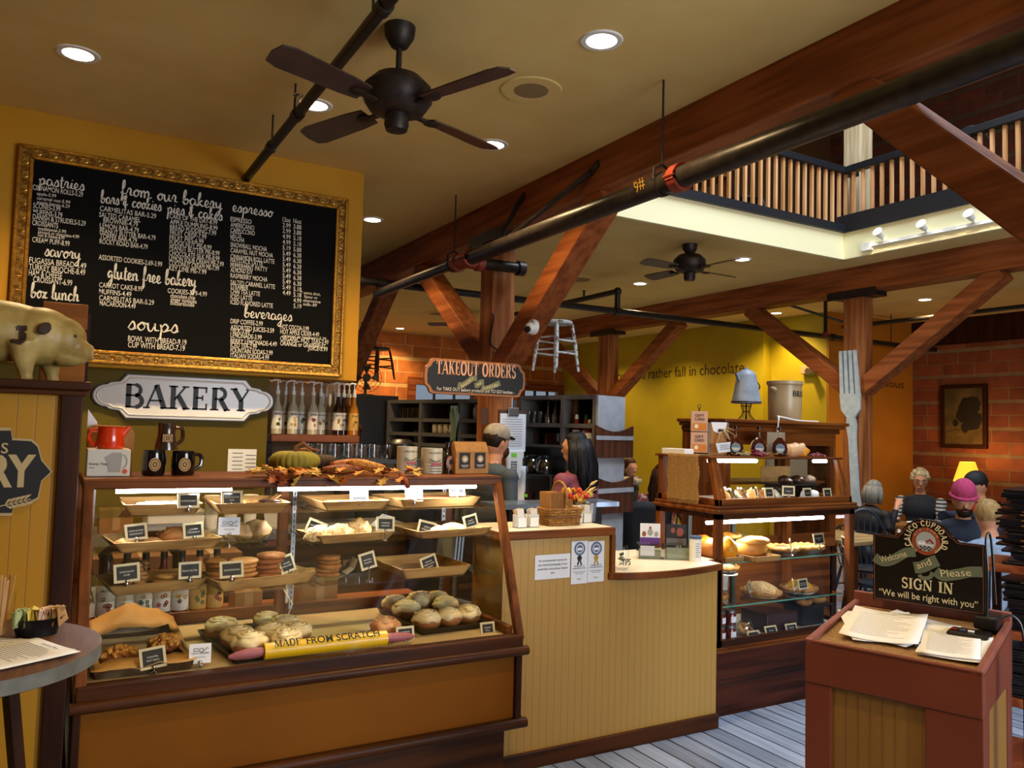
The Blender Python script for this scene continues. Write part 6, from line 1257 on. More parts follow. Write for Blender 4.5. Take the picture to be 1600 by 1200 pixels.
b = B(); b.path(spl([(4.44,3.99,1.45),(4.43,3.97,1.65),(4.43,3.96,1.735),(4.5,4.02,1.745),(4.7,4.02,1.722),(4.95,4.05,1.72)]),.006); one(b,'lamp_cord',WHT,'white cord looping over the hutch cornice','cord',smooth=True)
# ---------------------------------------------------------------- on the upper tier
QT = UT+.0135
b = B(); b.box(3.345,3.42,3.72,3.93,QT,QT+.035); one(b,'white_carton',PAP,'flat white carton at the left corner of the pie case top','box',bevel=.002)
p = V((3.46,3.72,QT)); t = T('gift_card_stand','stand with two stacked gift card holders on the pie case','card stand',p); M = RZ(-.62)
PEACH = mat('peach_card','c49a80',.5); GOC = mat('gift_orange','c87818',.4)
b = B(); b.cyl(p,p+V((0,0,.29)),.004); b.path([p+V((.012*math.cos(a),0,.3+.012*math.sin(a))) for a in [2*PI*i/14 for i in range(14)]],.002,5,True); b.lathe([(0,0),(.04,0),(.04,.004),(0,.005)],p,18); obj(b,'wire_stand',IRON,t)
for k,z in enumerate((.015,.145)):
 b = B(); b.hexa([p+M@V((x,y,z_)) for z_ in (z,z+.125) for x,y in ((-.05,-.02),(.05,-.02),(.05,.012),(-.05,.012))]); h = obj(b,'card_holder',PEACH,t)
 fr = Fr(p+M@V((0,-.021,z)),M@V((1,0,0)),(0,0,1)); b = B(); b.prism([fr(u,v,0) for u,v in ((-.042,.008),(.042,.008),(.042,.05),(-.042,.05))],fr.n*.0015); g = obj(b,'gift_card',GOC,h)
 b = B(); b.prism([fr(u-.018,v+.031,.0018) for u,v in arc(0,0,.012,.013,0,345,16)],fr.n*.0005); obj(b,'round_emblem',CHALK,g)
 b = B(); txt(b,'GIFT',fr.sub(0,.09),.022,w=.055,al='C',weight=.02); txt(b,'CARD',fr.sub(0,.068),.022,w=.06,al='C',weight=.02); obj(b,'lettering',mat('maroon_print','4a2018',.5),h)
p = V((3.60,3.74,QT)); t = T('gift_box','kraft gift box with black edges and a raffia bow on the pie case','gift box',p); M = RZ(-.4)
b = B(); b.hexa([p+M@V((x,y,z)) for z in (0,.2) for x,y in ((-.055,-.06),(.07,-.06),(.07,.06),(-.055,.06))]); bx = obj(b,'box_body',KRAFT,t,bevel=.002)
for x,y in ((-.056,-.061),(.071,-.061),(-.056,.061)): b = B(); b.hexa([p+M@V((x+u,y+v,z)) for z in (0,.203) for u,v in ((-.003,-.003),(.003,-.003),(.003,.003),(-.003,.003))]); obj(b,'black_edge',BLK,t)
fr = Fr(p+M@V((.01,-.062,.17)),M@V((1,0,0)),(0,0,1)); b = B(); b.prism([fr(u,v,0) for u,v in ((-.05,.035),(.055,.035),(.04,-.02),(.0,-.035),(-.035,-.02))],fr.n*.001); obj(b,'white_flap',PAP,t)
b = B(); b.ell(fr(.012,-.015,.006),(.018,.018,.01),14,8); obj(b,'black_knot',BLK,t,smooth=True)
for k in range(9):
 a = random.uniform(-2.2,.6); L = random.uniform(.06,.1); b = B(); b.path([fr(.01,-.01,.012),fr(.01+L*.5*math.cos(a),-.01+L*.5*math.sin(a),.03),fr(.01+L*math.cos(a),-.01+L*math.sin(a)-.02,.02)],.0022,5); obj(b,'raffia',mat('raffia','c8a870',.7),t)
b = B(); q = fr(.02,-.12,.045); f2 = Fr(q,(.95,-.3,.12),(-.1,.1,1)); b.prism([f2(u,v) for u,v in ((-.045,-.03),(.045,-.03),(.05,.03),(-.055,.03))],f2.n*.001); tg = obj(b,'gift_tag',mat('tag_blue_white','ccd4e0',.6),t); b = B(); [ribbon(b,[(-.03,.015-k*.012),(.03,.015-k*.012)],.003,f2.sub(0,0,.001)) for k in range(3)]; obj(b,'tag_print',INK,tg)
AMB = mat('maple_syrup','4a1606',.08,coat=.4)
AMB.node_tree.nodes['Principled BSDF'].inputs['Transmission Weight'].default_value = .35
BLUEL = mat('blue_label','4a86b4',.5); ORL = mat('orange_label','b8742a',.5)
for k,(x,y,l) in enumerate(((3.66,3.61,'left of three'),(3.83,3.58,'middle of three'),(3.97,3.54,'right of three'))):
 p = V((x,y,QT)); t = T('maple_syrup_bottle','round glass maple syrup bottle with blue label, '+l,'bottle',p,'maple syrup bottles on the pie case')
 b = B(); b.lathe([(0,0),(.032,.001),(.045,.025),(.048,.05),(.04,.085),(.022,.108),(.0135,.12)],p,26,RZ(-.72),sy=.6); obj(b,'syrup_body',AMB,t,smooth=True)
 b = B(); b.lathe([(.0135,.12),(.0125,.135),(.012,.165),(.013,.168)],p,16,cap=False); obj(b,'glass_neck',GLASS,t,smooth=True)
 b = B(); b.cyl(p+V((0,0,.165)),p+V((0,0,.183)),.0145); obj(b,'cap',BLK,t,smooth=True)
 fr = Fr(p+RZ(-.72)@V((0,-.031,.052)),RZ(-.72)@V((1,0,0)),(0,0,1)); b = B(); b.prism([fr(u,v) for u,v in arc(0,0,.028,.03,0,345,22)],fr.n*.001); lb = obj(b,'round_label',BLUEL,t)
 b = B(); b.prism([fr(u,v,.0012) for u,v in arc(0,0,.024,.02,180,360,12)],fr.n*.0005); b.prism([fr(u,v,.0012) for u,v in arc(0,-.012,.015,.012,0,180,10)],fr.n*.0006); obj(b,'label_picture',mat('label_pale','c4c0b4',.5),lb); b = B(); ribbon(b,arc(0,-.004,.02,.022,30,150),.007,fr.sub(0,0,.0012)); obj(b,'label_arch',ORL,lb)
SQ = mat('butternut','d8a878',.4,c2='cc9866',scale=8)
b = B(); p = V((4.06,3.6,QT)); b.path(spl([p+V((0,.02,.03)),p+V((.05,0,.034)),p+V((.1,-.01,.04)),p+V((.14,-.02,.055)),p+V((.165,-.03,.06))]),[.02+.016*math.sin(min(1,i/6)*PI*.5)*(1 if i < 10 else 1)+(.01 if 4 < i < 14 else -.006) for i in range(21)],18); one(b,'butternut_squash',SQ,'pale curved butternut squash right of the syrup bottles','squash',smooth=2)
b = B(); b.ell((3.96,3.72,QT+.05),(.045,.04,.055),20,12); one(b,'white_gourd',mat('gourd_white','dcc4a0',.4),'pale round gourd behind the right syrup bottle','gourd',smooth=True)
b = B(); b.ell((4.22,3.57,QT+.03),(.05,.035,.032),24,16,RY(-.25),.25,6); one(b,'yellow_gourd',mat('gourd_yellow','d8900e',.45,c2='c87a08',scale=30,bump=.4),'bumpy yellow gourd on the pie case top','gourd',smooth=2)
def sprig(p,r,m,lab,n=60):
 b = B()
 for k in range(n):
  a,q = random.uniform(0,6.3),random.random()**.5; b.ell(V(p)+V((r[0]*q*math.cos(a),r[1]*q*math.sin(a),.008+r[2]*(1-q)*random.uniform(.3,1))),(.011,.005,.005),6,4,Euler((0,random.uniform(-.6,.6),random.uniform(0,3))).to_matrix())
 o = tag(obj(b,'dried_sprig',m,smooth=True),lab,'dried flowers',kind='stuff')
PINK = mat('dried_pink','9a2a44',.7,c2='7a1c34',scale=50)
sprig((3.76,3.53,QT),(.08,.04,.05),PINK,'crimson dried sprigs in front of the left syrup bottles'); sprig((4.33,3.55,QT),(.07,.03,.02),mat('dried_rose','a05a5c',.7,c2='8a4448',scale=50),'dusty pink dried sprigs at the right end of the pie case top',40)
sprig((3.66,3.54,QT),(.03,.02,.04),mat('sprig_gold','b8a040',.7,c2='4a6a8a',scale=60),'small yellow and blue dried blossoms by the left syrup bottle',20)
b = B()
for k in range(22): b.mi = k % 2; leaf(b,(random.uniform(3.55,4.0),random.uniform(3.5,3.56),QT+.012+random.uniform(0,.01)),Euler((random.uniform(-.4,.4),random.uniform(-.4,.4),random.uniform(0,6.3))).to_matrix(),random.uniform(.03,.05))
tag(obj(b,'dried_leaves',[mat('leaf_pale','c8a86a',.7),LEAF[2]],solid=.0008),'scattered pale dried leaves along the front of the pie case top','leaves',kind='stuff')
p = V((4.2,3.78,QT)); t = T('acrylic_sign','clear acrylic sign holder with soup card on the pie case','sign',p)
b = B(); b.box(4.12,4.3,3.78,3.783,QT,QT+.16); c = obj(b,'holder',ACR,t); b = B(); b.box(4.125,4.295,3.784,3.786,QT+.01,QT+.155); s = obj(b,'menu_card',mat('soup_card','b8a488',.6),t)
b = B(); fr = Fr((4.25,3.779,QT+.05),(1,0,0),(0,0,1)); b.prism([fr(u,v) for u,v in arc(.01,0,.035,.06,60,300,14)],fr.n*.0005); d = obj(b,'dark_swoosh',SLATE,s); b = B(); txt(b,'Soups',fr.sub(-.02,-.005,.001),.03); obj(b,'lettering',CHALK,d)
# burlap cloth over the left edge
b = B(); f = lambda u,v: (V((3.335+(.06 if v < .2 else 0)*(1-v/.2),3.58+.27*u,QT+.004-(max(0,v-.2))*.34)) if v >= .2 else V((3.333+.12*(1-v/.2),3.58+.27*u,QT+.004)))
b.quadsurf([[f(i/24,j/30)+V((-.006*abs(math.sin(i*.55))-(.004 if j > 6 else 0),.006*math.sin(j*.5)*(i-12)/12,0)) for i in range(25)] for j in range(31)])
for i in range(40): b.bar(f(i/39,1)+V((-.006,0,0)),f(i/39,1)+V((-.006+random.uniform(-.004,.002),random.uniform(-.005,.005),-.02)),.002,.002)
one(b,'burlap_cloth',mat('burlap','a8824a',.9,c2='7e5c2e',scale=160,bump=.8),'frayed burlap cloth hanging over the left side of the pie case','cloth',solid=.002)
# ---------------------------------------------------------------- goods in the pie case
F1,F2,F0,FU = .858,.605,.4,UZ+.011
CRUST = mat('pie_crust','b8843c',.6,c2='98642a',scale=30,bump=.4)
def pie(p,r,fill,lab,h=.035,tin=True,dome=.012,whip=False,name='pie'):
 p = V(p); o = T(name,lab,'pie',p); b = B(); b.lathe([(0,0),(r*.75,0),(r*.98,h*.8),(r*.95,h*.8),(r*.72,.004),(0,.004)],p,26); obj(b,'pie_tin',STEEL,o,smooth=True)
 b = B(); n = 26; b.path([p+V((r*.96*math.cos(a),r*.96*math.sin(a),h*.9+.004*(i % 2))) for i,a in enumerate([2*PI*i/n for i in range(n)])],[.012+.004*(i % 2) for i in range(n)],8,True); obj(b,'crust_rim',CRUST,o,smooth=2)
 b = B(); b.ell(p+V((0,0,h*.6)),(r*.92,r*.92,h*.4+dome),26,12,nz=.12,nf=4,fn=lambda q,m_: V((q.x,q.y,max(q.z,-h*.4)))); obj(b,'filling',fill,o,smooth=2)
 return o
SHRED = mat('toasted_coconut','e0c48c',.7,c2='b88a48',scale=80,bump=1); PEC = mat('pecan_top','6a3414',.35,c2='8a5222',scale=60,bump=.8); APF = mat('apple_filling','d8902a',.35,c2='c87818',scale=40,bump=.7)
def bread(p,r,m,lab,rz=0,name='bread_loaf'):
 b = B(); b.ell((0,0,0),r,26,16,nz=.1,nf=3,fn=lambda q,n: V((q.x,q.y,max(q.z,-r[2]*.5)))); o = one(b,name,m,lab,'bread',smooth=2); o.location = V(p)+V((0,0,r[2]*.5)); o.rotation_euler = (0,0,rz); return o
o,p,r,w = tray((1133,880),(1168,879),F1,.22,.03,'low wooden tray under the orange breads in the pie case',0,.006,None); tray((1180,879),(1220,876),F1,.2,.03,'low wooden tray under the long golden loaf in the pie case',0,.006,None)
OBR = mat('orange_bread','d8841e',.4,c2='b8641a',scale=8); GBR = mat('golden_bread','d09a3c',.45,c2='b87a28',scale=7)
bread((3.46,3.62,F1+.012),(.085,.08,.075),OBR,'round orange pumpkin shaped bread at the left of the top shelf of the pie case',.4); bread((3.55,3.56,F1+.012),(.06,.06,.08),mat('squash_bread','dc9410',.4),'bright yellow orange bread left of the long loaf',0)
bread((3.56,3.78,F1+.012),(.09,.07,.07),OBR,'orange bread seen through the side glass of the pie case',1)
bread((3.78,3.6,F1+.01),(.125,.075,.07),GBR,'long golden loaf in the middle of the pie case top shelf',-.05); bread((3.8,3.58,F1+.074),(.11,.06,.035),GBR,'second golden loaf lying on the long one',-.05)
pie((3.84,3.86,F1),.085,APF,'apple pie at the back of the pie case top shelf',.1)
pie((4.1,3.62,F1),.098,PEC,'dark pecan pie in the middle right of the pie case top shelf',dome=.016); pie((4.31,3.6,F1),.095,APF,'orange fruit pie at the right of the pie case top shelf')
card(at(1236,868,'Y',3.49),'PECAN PIE','turned pecan pie card on the pie case top shelf',.7,10,6,.08,.07,stand=.03); card(at(1280,858,'Y',3.5),'BUMBLEBERRY|PIE','fruit pie card at the front of the pie case top shelf',-.1,10,3,.09,.07,stand=.03); card(at(1319,858,'Y',3.52),'PEACH PIE','narrow turned card at the right end of the pie case top shelf',.95,8,4,.08,.075,stand=.01)
WHIP = mat('whipped_cream','e8dcc0',.4,c2='d8c49c',scale=20,bump=.5); LEMS = mat('lemon_slice','e8b414',.35)
pie((3.47,3.62,F2),.1,SHRED,'crumb topped pie at the left of the pie case middle shelf',dome=.03); pie((3.5,3.84,F2),.09,CRUST,'plain crust pie at the back left of the pie case middle shelf')
pie((3.88,3.6,F2),.12,SHRED,'large coconut cream pie in the middle of the pie case',.03,dome=.06)
o = pie((4.2,3.58,F2),.11,WHIP,'lemon cream pie topped with lemon slices',dome=.022)
for k in range(6):
 a = 2*PI*k/6; b = B(); b.cyl(V((4.2+.06*math.cos(a),3.58+.06*math.sin(a),F2+.05)),V((4.2+.068*math.cos(a),3.58+.068*math.sin(a),F2+.06)),.026,seg=16); obj(b,'lemon_slice',LEMS,o,smooth=True)
pie((3.82,3.86,F2+.11),.09,WHIP,'whipped pie high at the back of the pie case middle shelf',dome=.02); b = B(); b.cyl((3.82,3.86,F2),(3.82,3.86,F2+.109),.03); b.lathe([(0,.1),(.09,.1),(.09,.108),(0,.108)],(3.82,3.86,F2),24); one(b,'cake_stand',WHT,'white stand lifting the whipped pie','stand',smooth=True)
for a in ((1172,932,3.5,'COCONUT|CREAM PIE','turned card left of the coconut cream pie',.6),(1240,928,3.475,'KEY LIME PIE','small turned card left of the lemon pie card',.7),(1255,927,3.48,'LEMON SOUR|CREAM PIE','lemon pie card in front of the lemon slices',0)): card(at(a[0],a[1],'Y',a[2]),a[3],a[4],a[5],10,2,.085 if a[5] == 0 else .07,.065,stand=.025)
JAM = mat('berry_jam','5a1810',.15,coat=.4)
def jar(p,lab):
 p = V(p); o = T('jam_jar',lab,'jar',p,'jam jars in the pie case'); b = B(); b.lathe([(0,0),(.033,.001),(.035,.01),(.035,.06),(.03,.07),(0,.07)],p,18); obj(b,'jar_body',JAM,o,smooth=True); b = B(); b.cyl(p+V((0,0,.07)),p+V((0,0,.086)),.032,seg=20); obj(b,'lid',STEEL,o,smooth=True)
 b = B(); b.lathe([(.0358,.018),(.0358,.052)],p,8,cap=False,a0=-2.2,a1=-.9); obj(b,'jar_label',PAP,o)
for k,(x,y) in enumerate(((3.435,3.5),(3.52,3.5))):
 for j in range(2): jar((x,y,F0+.001+j*.0875),'jam jar at the bottom left of the pie case, '+('lower ' if j == 0 else 'upper ')+('left' if k == 0 else 'right'))
b = B(); b.ell((3.68,3.53,F0+.045),(.075,.05,.05),18,12,nz=.3,nf=3,fn=lambda q,n: V((q.x,q.y,max(q.z,-.044)))); t = one(b,'cookie_bag',glass_mat('cellophane',(.97,.95,.9),3,.1),'clear bag of pale cookies on the pie case floor','bag',smooth=True)
for k in range(3):
 b = B(); M = Euler((.9,.2*k,.5*k)).to_matrix(); b.lathe([(0,0),(.035,0),(.037,.006),(0,.012)],(3.66+.02*k,3.53,F0+.045),14,M); one(b,'cookie',PALE,'pale cookie inside the clear bag','cookie','cookies in the clear bag',smooth=True)
b = B(); b.prism([(3.83,3.5,F0+.001),(4.1,3.5,F0+.001),(4.02,3.72,F0+.001),(3.83,3.72,F0+.001)],(0,0,.115)); c = one(b,'chocolate_cake',CHOC,'dark chocolate cake block on the pie case floor','cake',bevel=.006)
t = T('pastry_platter','raised dark platter of chocolate topped pastries at the right of the pie case','platter',(4.3,3.6,F0)); b = B(); b.box(4.15,4.46,3.5,3.75,F0+.12,F0+.13); b.box(4.2,4.4,3.55,3.7,F0+.001,F0+.12); obj(b,'platter',DPAN,t)
for k,(x,y) in enumerate(((4.22,3.56),(4.37,3.57),(4.26,3.67))):
 o = T('cream_puff',('front left','front right','back')[k]+' chocolate topped pastry on the dark platter','pastry',(x,y,F0+.131)); b = B(); b.ell((x,y,F0+.153),(.06,.05,.03),18,10,nz=.15); obj(b,'pastry_base',CRUST,o,smooth=2); b = B(); b.ell((x,y,F0+.172),(.045,.038,.022),16,8); obj(b,'chocolate_top',CHOC,o,smooth=True)
for a in ((1179,1001,'COOKIES','card at the left of the pie case floor'),(1206,993,'BROWNIE','card in front of the chocolate cake'),(1238,989,'CHOCOLATE|CAKE','card at the right corner of the chocolate cake')): card(at(a[0],a[1],'Y',3.46),a[2],a[3]+', plain frame',0,22,0,.1,.055,stand=.002)
# upper tier goods: wrapped cookies, cards, cupcakes on a riser
CELL = MATS['cellophane']
for k in range(9):
 x = 3.5+.055*k; y = 3.53+.04*(k % 2); o = T('wrapped_cookie','cellophane wrapped cookie in the upper pie case, number %s from the left' % ('one','two','three','four','five','six','seven','eight','nine')[k],'cookie',(x,y,FU),'wrapped cookies')
 M = Euler((.9,random.uniform(-.3,.3),random.uniform(-.6,.6))).to_matrix(); b = B(); b.lathe([(0,-.006),(.04,-.005),(.042,.003),(0,.007)],(x,y,FU+.038),16,M); obj(b,'biscuit',(COOK,PALE,mat('iced_grey','b0aca4',.4))[k % 3],o,smooth=True)
 b = B(); b.ell((x,y,FU+.042),(.05,.03,.045),14,10,nz=.35,nf=4,fn=lambda q,n: V((q.x,q.y,max(q.z,-.04)))); obj(b,'wrapper',CELL,o)
for a in ((1128,781,.8,''),(1183,778,.9,''),(1202,779,0,''),(1232,776,-.8,''),(1262,779,0,''),(1293,779,0,'')): card(at(a[0],a[1],'Y',3.475),'COOKIE','small framed card in the upper pie case, '+{1128: 'far left',1183: 'turned, left of middle',1202: 'facing front, left of middle',1232: 'turned, right of middle',1262: 'second from the right',1293: 'far right'}[a[0]],a[2],10,0,.075,.062,stand=.004)
b = B(); b.box(4.1,4.43,3.6,3.82,FU+.085,FU+.095); b.box(4.12,4.16,3.62,3.8,FU+.001,FU+.085); b.box(4.37,4.41,3.62,3.8,FU+.001,FU+.085); one(b,'display_riser',DPAN,'dark riser under the chocolate muffins in the upper pie case','riser')
for k,x in enumerate((4.16,4.265,4.37)): lump((x,3.66,FU+.096),(.05,.045,.035),CHOC if k < 2 else mat('swirl_muffin','6a5a48',.6,c2='2a1810',scale=30),'chocolate_muffin',('left','middle','right')[k]+' of three dark muffins on the riser','pastry',None,k,.25)
b = B(); b.box(4.12,4.4,3.83,3.834,FU+.096,FU+.2); one(b,'burlap_cloth',MATS['burlap'],'burlap panel standing behind the dark muffins','cloth')
for k,x in enumerate((4.22,4.3)):
 b = B(); b.ell((x,3.55,FU+.03),(.035,.03,.03),14,10,nz=.2); one(b,'paper_bag',PAP,('left','right')[k]+' small white wrapped treat under the riser','treat',smooth=2)
# ================================================================ lectern with the sign-in board
OXB = mat('oxblood_paint','6e3018',.45,c2='662c16',scale=4); RIMW = mat('pinkish_wood','8a5248',.4,c2='7a463c',scale=12)
LO = V((1.98,1.664,0)); LU = V((.351,-.936,0)); LD = V((.936,.351,0)); LW,LDP = .465,.485
def L(a,d,z): return LO+LU*a+LD*d+V((0,0,z))
def lbox(b,a0,a1,d0,d1,z0,z1,sl=0):
 k = lambda d: sl*d/LDP
 b.hexa([L(a0,d0,z0+(k(d0) if z0 > .9 else 0)),L(a1,d0,z0+(k(d0) if z0 > .9 else 0)),L(a1,d1,z0+(k(d1) if z0 > .9 else 0)),L(a0,d1,z0+(k(d1) if z0 > .9 else 0)),L(a0,d0,z1+k(d0)),L(a1,d0,z1+k(d0)),L(a1,d1,z1+k(d1)),L(a0,d1,z1+k(d1))])
t = T('host_lectern','oxblood painted lectern with beadboard panels and cork top','lectern',L(.23,.24,0))
SL = .05
b = B(); lbox(b,0,LW,0,.018,.875,1.0); lbox(b,LW-.018,LW,.018,LDP,.875,.98,SL); lbox(b,0,.018,.018,LDP,.875,.98,SL); lbox(b,0,LW,LDP-.018,LDP,.875,.98,SL); obj(b,'apron',OXB,t,bevel=.004)
b = B()
for a0,a1 in ((.0,.075),(LW-.14,LW)): lbox(b,a0,a1,.004,.024,0,.875)
for d0,d1 in ((.024,.1),(LDP-.08,LDP)):
 lbox(b,LW-.02,LW-.002,d0,d1,0,.875); lbox(b,.002,.02,d0,d1,0,.875)
obj(b,'corner_stile',OXB,t,bevel=.003)
BEADP = mat('lectern_panel','8a6224',.45,c2='805a22',scale=5)
b = B(); lbox(b,.07,LW-.13,.018,.026,0,.87)
for k in range(9): lbox(b,.083+k*.033,.0845+k*.033,.0165,.0185,0,.87)
obj(b,'front_panel',BEADP,t)
b = B(); lbox(b,LW-.012,LW-.006,.09,LDP-.07,0,.87); lbox(b,.006,.012,.09,LDP-.07,0,.87); lbox(b,0.01,LW-.01,LDP-.02,LDP-.01,0,.87); obj(b,'side_panel',BEADP,t)
b = B(); lbox(b,.02,LW-.02,.02,LDP-.02,.975,.985,SL); obj(b,'cork_top',mat('cork','9a7648',.85,c2='7a5a34',scale=140,bump=.5),t)
b = B(); lbox(b,0,.02,0,LDP,.982,1.002,SL); lbox(b,LW-.02,LW,0,LDP,.982,1.002,SL); lbox(b,0,LW,LDP-.014,LDP,.982,1.03,SL); lbox(b,.02,LW-.02,0,.012,.984,.999,SL); obj(b,'raised_rim',RIMW,t,bevel=.004)
def lsheet(a,d,z,w,h,rz,lab,lines,curl=.006,head=None,m=None):
 sh = sheet(L(a,d,z),w,h,rz,lab,'paper_sheet','paper',lines,curl,head,m=m); sh.rotation_euler = (0,0,0)
 for s in (sh,): s.matrix_basis = Matrix.Translation(s.location) @ Matrix.Rotation(math.atan(SL/LDP),4,LU)
 return sh
RL = math.atan2(LU.y,LU.x)
def zt(d,k=0): return .9865+SL*d/LDP+k
lsheet(.15,.25,zt(.25,.004),.216,.28,RL+.45,'printed white sheet under the pile at the left of the lectern',6); lsheet(.16,.24,zt(.24,.008),.216,.28,RL+.12,'white sign in sheet with round emblem on top of the left pile',14,.012,'Please sign in'); lsheet(.2,.27,zt(.27,.002),.216,.28,RL-.35,'white sheet sticking out to the right of the left pile',4)
lsheet(.345,.19,zt(.17,.002),.16,.21,RL+.25,'small white sheet at the bottom of the right pile on the lectern',5); lsheet(.365,.18,zt(.18,.006),.17,.22,RL+.05,'folded white sheet in the middle of the right pile on the lectern',10); lsheet(.355,.175,zt(.175,.010),.15,.2,RL+.16,'printed white sheet on top of the right pile on the lectern',16,.004,'Notice to our guests')
p = L(.275,.12,zt(.12,.008)); q = L(.295,.22,zt(.22,.008)); t = T('pen','black ballpoint pen lying between the paper piles on the lectern','pen',p)
b = B(); b.path([p.lerp(q,x) for x in (0,.08,.1,.9,1)],[.001,.0045,.005,.005,.004],10); obj(b,'pen_barrel',BLK,t,smooth=True); b = B(); b.path([p.lerp(q,x) for x in (.02,.12)],[.002,.0052],10); obj(b,'grip_tip',CHROME,t,smooth=True)
# the board itself
SP = L(0,.4,0); sn = LD; fr = Fr(SP,LU,(0,0,1))
t = T('sign_in_board','black arched sign in board standing on the lectern','sign',L(.24,.41,1.05))
a0,a1,z0,z1 = .083,.408,zt(.4,.045),1.29; am = .243
out = [(a0,z0),(a1,z0),(a1,z1-.004),(a1-.072,z1-.002),(a1-.085,z1+.012)]+[(am+.078*math.cos(x),z1-.012+.072*math.sin(x)) for x in [PI*(.12+.76*i/16) for i in range(17)]]+[(a0+.085,z1+.012),(a0+.072,z1-.002),(a0,z1-.002)]
SBLK = mat('gloss_sign_black','0a0b10',.25)
b = B(); b.prism([fr(u,v,-.006) for u,v in out],fr.n*.012); bd = obj(b,'board',SBLK,t,bevel=.002)
b = B(); cxm,czm = (a0+a1)/2,(z0+z1)/2; q = [(cxm+(u-cxm)*.965,czm+(v-czm)*.95) for u,v in out]; ribbon(b,q+[q[0]],.0016,fr,.0068); obj(b,'pinstripe',mat('copper_line','8a4a34',.5),bd)
CRL = mat('cream_letters','cfc39a',.5); SAGE = mat('sage_scroll','5c6450',.55)
b = B()
ec = (am,z1-.008)
def archfr(R,word,w):
 def g(x,k):
  a = PI/2-(x*k)/R; return Fr(fr(ec[0]+R*math.cos(a),ec[1]+R*math.sin(a),.0005),LU*math.sin(a)-V((0,0,1))*math.cos(a)*1,LU*math.cos(a)+V((0,0,1))*math.sin(a))
 return g
caps(b,'CALICO CUPBOARD',fr,.0175,.185,'C',off=.0068,arch=archfr(.046,'',0),bold=1.1); obj(b,'arched_name',CRL,bd)
b = B(); b.prism([fr(u,v,.0062) for u,v in arc(ec[0],ec[1]-.002,.041,.044,0,350,30)],fr.n*.0008); em = obj(b,'emblem_ring',mat('terracotta_print','8a3c22',.5),bd)
b = B(); b.prism([fr(u,v,.0072) for u,v in arc(ec[0],ec[1]-.003,.029,.031,0,350,30)],fr.n*.0006); sk = obj(b,'emblem_centre',mat('pale_print','9aa0a4',.5),em)
b = B(); ribbon(b,arc(ec[0]-.012,ec[1]-.006,.008,.006,180,360),.008,fr,.008); ribbon(b,arc(ec[0]-.012,ec[1]-.004,.009,.002,0,360),.0015,fr,.0082); ribbon(b,[(ec[0]-.02,ec[1]-.014),(ec[0]+.022,ec[1]-.013)],.003,fr,.008); obj(b,'cup_print',PAP,sk)
b = B(); ribbon(b,[(ec[0]+.002,ec[1]-.004),(ec[0]+.012,ec[1]+.004),(ec[0]+.022,ec[1]-.008)],.006,fr,.0084); obj(b,'berry_print',mat('berry_red','8a1c1c',.5),sk)
b = B()
for i in range(6):
 for j in range(3):
  if (i+j) % 2 == 0: u,v = ec[0]-.018+i*.006,ec[1]-.022-j*.0045; b.prism([fr(u,v,.008),fr(u+.006,v,.008),fr(u+.006,v+.0045,.008),fr(u,v+.0045,.008)],fr.n*.0003)
obj(b,'checked_cloth',INK,sk)
b = B()
for i,ch in enumerate('OLD TOWN'):
 a = PI/2-(i-3.5)*.3; f2 = Fr(fr(ec[0]+.034*math.cos(a),ec[1]-.002+.035*math.sin(a),.0078),LU*math.sin(a)-V((0,0,1))*math.cos(a),LU*math.cos(a)+V((0,0,1))*math.sin(a))
 if ch != ' ': txt(b,ch,f2,.009,al='C')
for s in (-1,1):
 for k in range(7):
  a = PI/2+s*(1.75+k*.13); x,y = ec[0]+.046*math.cos(a),ec[1]+.046*math.sin(a); ribbon(b,[(x,y),(x-s*.004,y+.006),(x-s*.001,y+.011)],[.001,.005,.001],fr,.007)
obj(b,'wheat_and_lettering',CRL,em)
b = B(); sw = lambda q,w,o_: ribbon(b,[(p.x,p.y) for p in spl([(u,v,0) for u,v in q],6)],w,fr,o_); sw([(a0+.006,1.212),(a0+.03,1.2),(a0+.06,1.208),(a0+.1,1.236),(a0+.13,1.242)],.03,.0085); sw([(am-.034,1.192),(am-.01,1.198),(am+.015,1.214),(am+.034,1.224)],.036,.009); sw([(am-.02,1.172),(am-.008,1.163),(am+.012,1.168),(am+.02,1.185)],.012,.0087); sw([(am+.028,1.19),(am+.05,1.178),(am+.09,1.188),(am+.125,1.2),(am+.158,1.204)],.032,.0085); rb = obj(b,'scroll',SAGE,bd)
b = B(); txt(b,'Welcome',Fr(fr(a0+.028,1.195,.0105),LU*.93+V((0,0,.37)),V((0,0,.93))-LU*.37),.03,w=.085); txt(b,'and',Fr(fr(am-.022,1.19,.0105),LU*.9+V((0,0,.43)),V((0,0,.9))-LU*.43),.03,w=.045); txt(b,'Please',Fr(fr(am+.045,1.174,.0105),LU*.985+V((0,0,.17)),V((0,0,.985))-LU*.17),.032,w=.085); obj(b,'scroll_lettering',CRL,rb)
b = B(); caps(b,'SIGN IN',fr.sub((a0+a1)/2,1.124,.0068),.034,.15,'C'); obj(b,'headline',CRL,bd)
b = B(); txt(b,'\u201cWe will be right with you\u201d',fr.sub((a0+a1)/2,1.092,.0068),.03,w=.285,al='C',weight=.006); obj(b,'small_lettering',CRL,bd)
b = B(); lbox(b,.38,LW-.02,.36,.45,1.036,1.075); obj(b,'stand_base',BLK,t,bevel=.006)
p = L(LW-.045,.3,zt(.3)); t = T('card_reader','black gadget with coloured keys beside the sign in board','device',p)
b = B(); lbox(b,LW-.14,LW-.03,.26,.345,zt(.3,.004),zt(.3,.02)); obj(b,'gadget_body',BLK,t,bevel=.008)
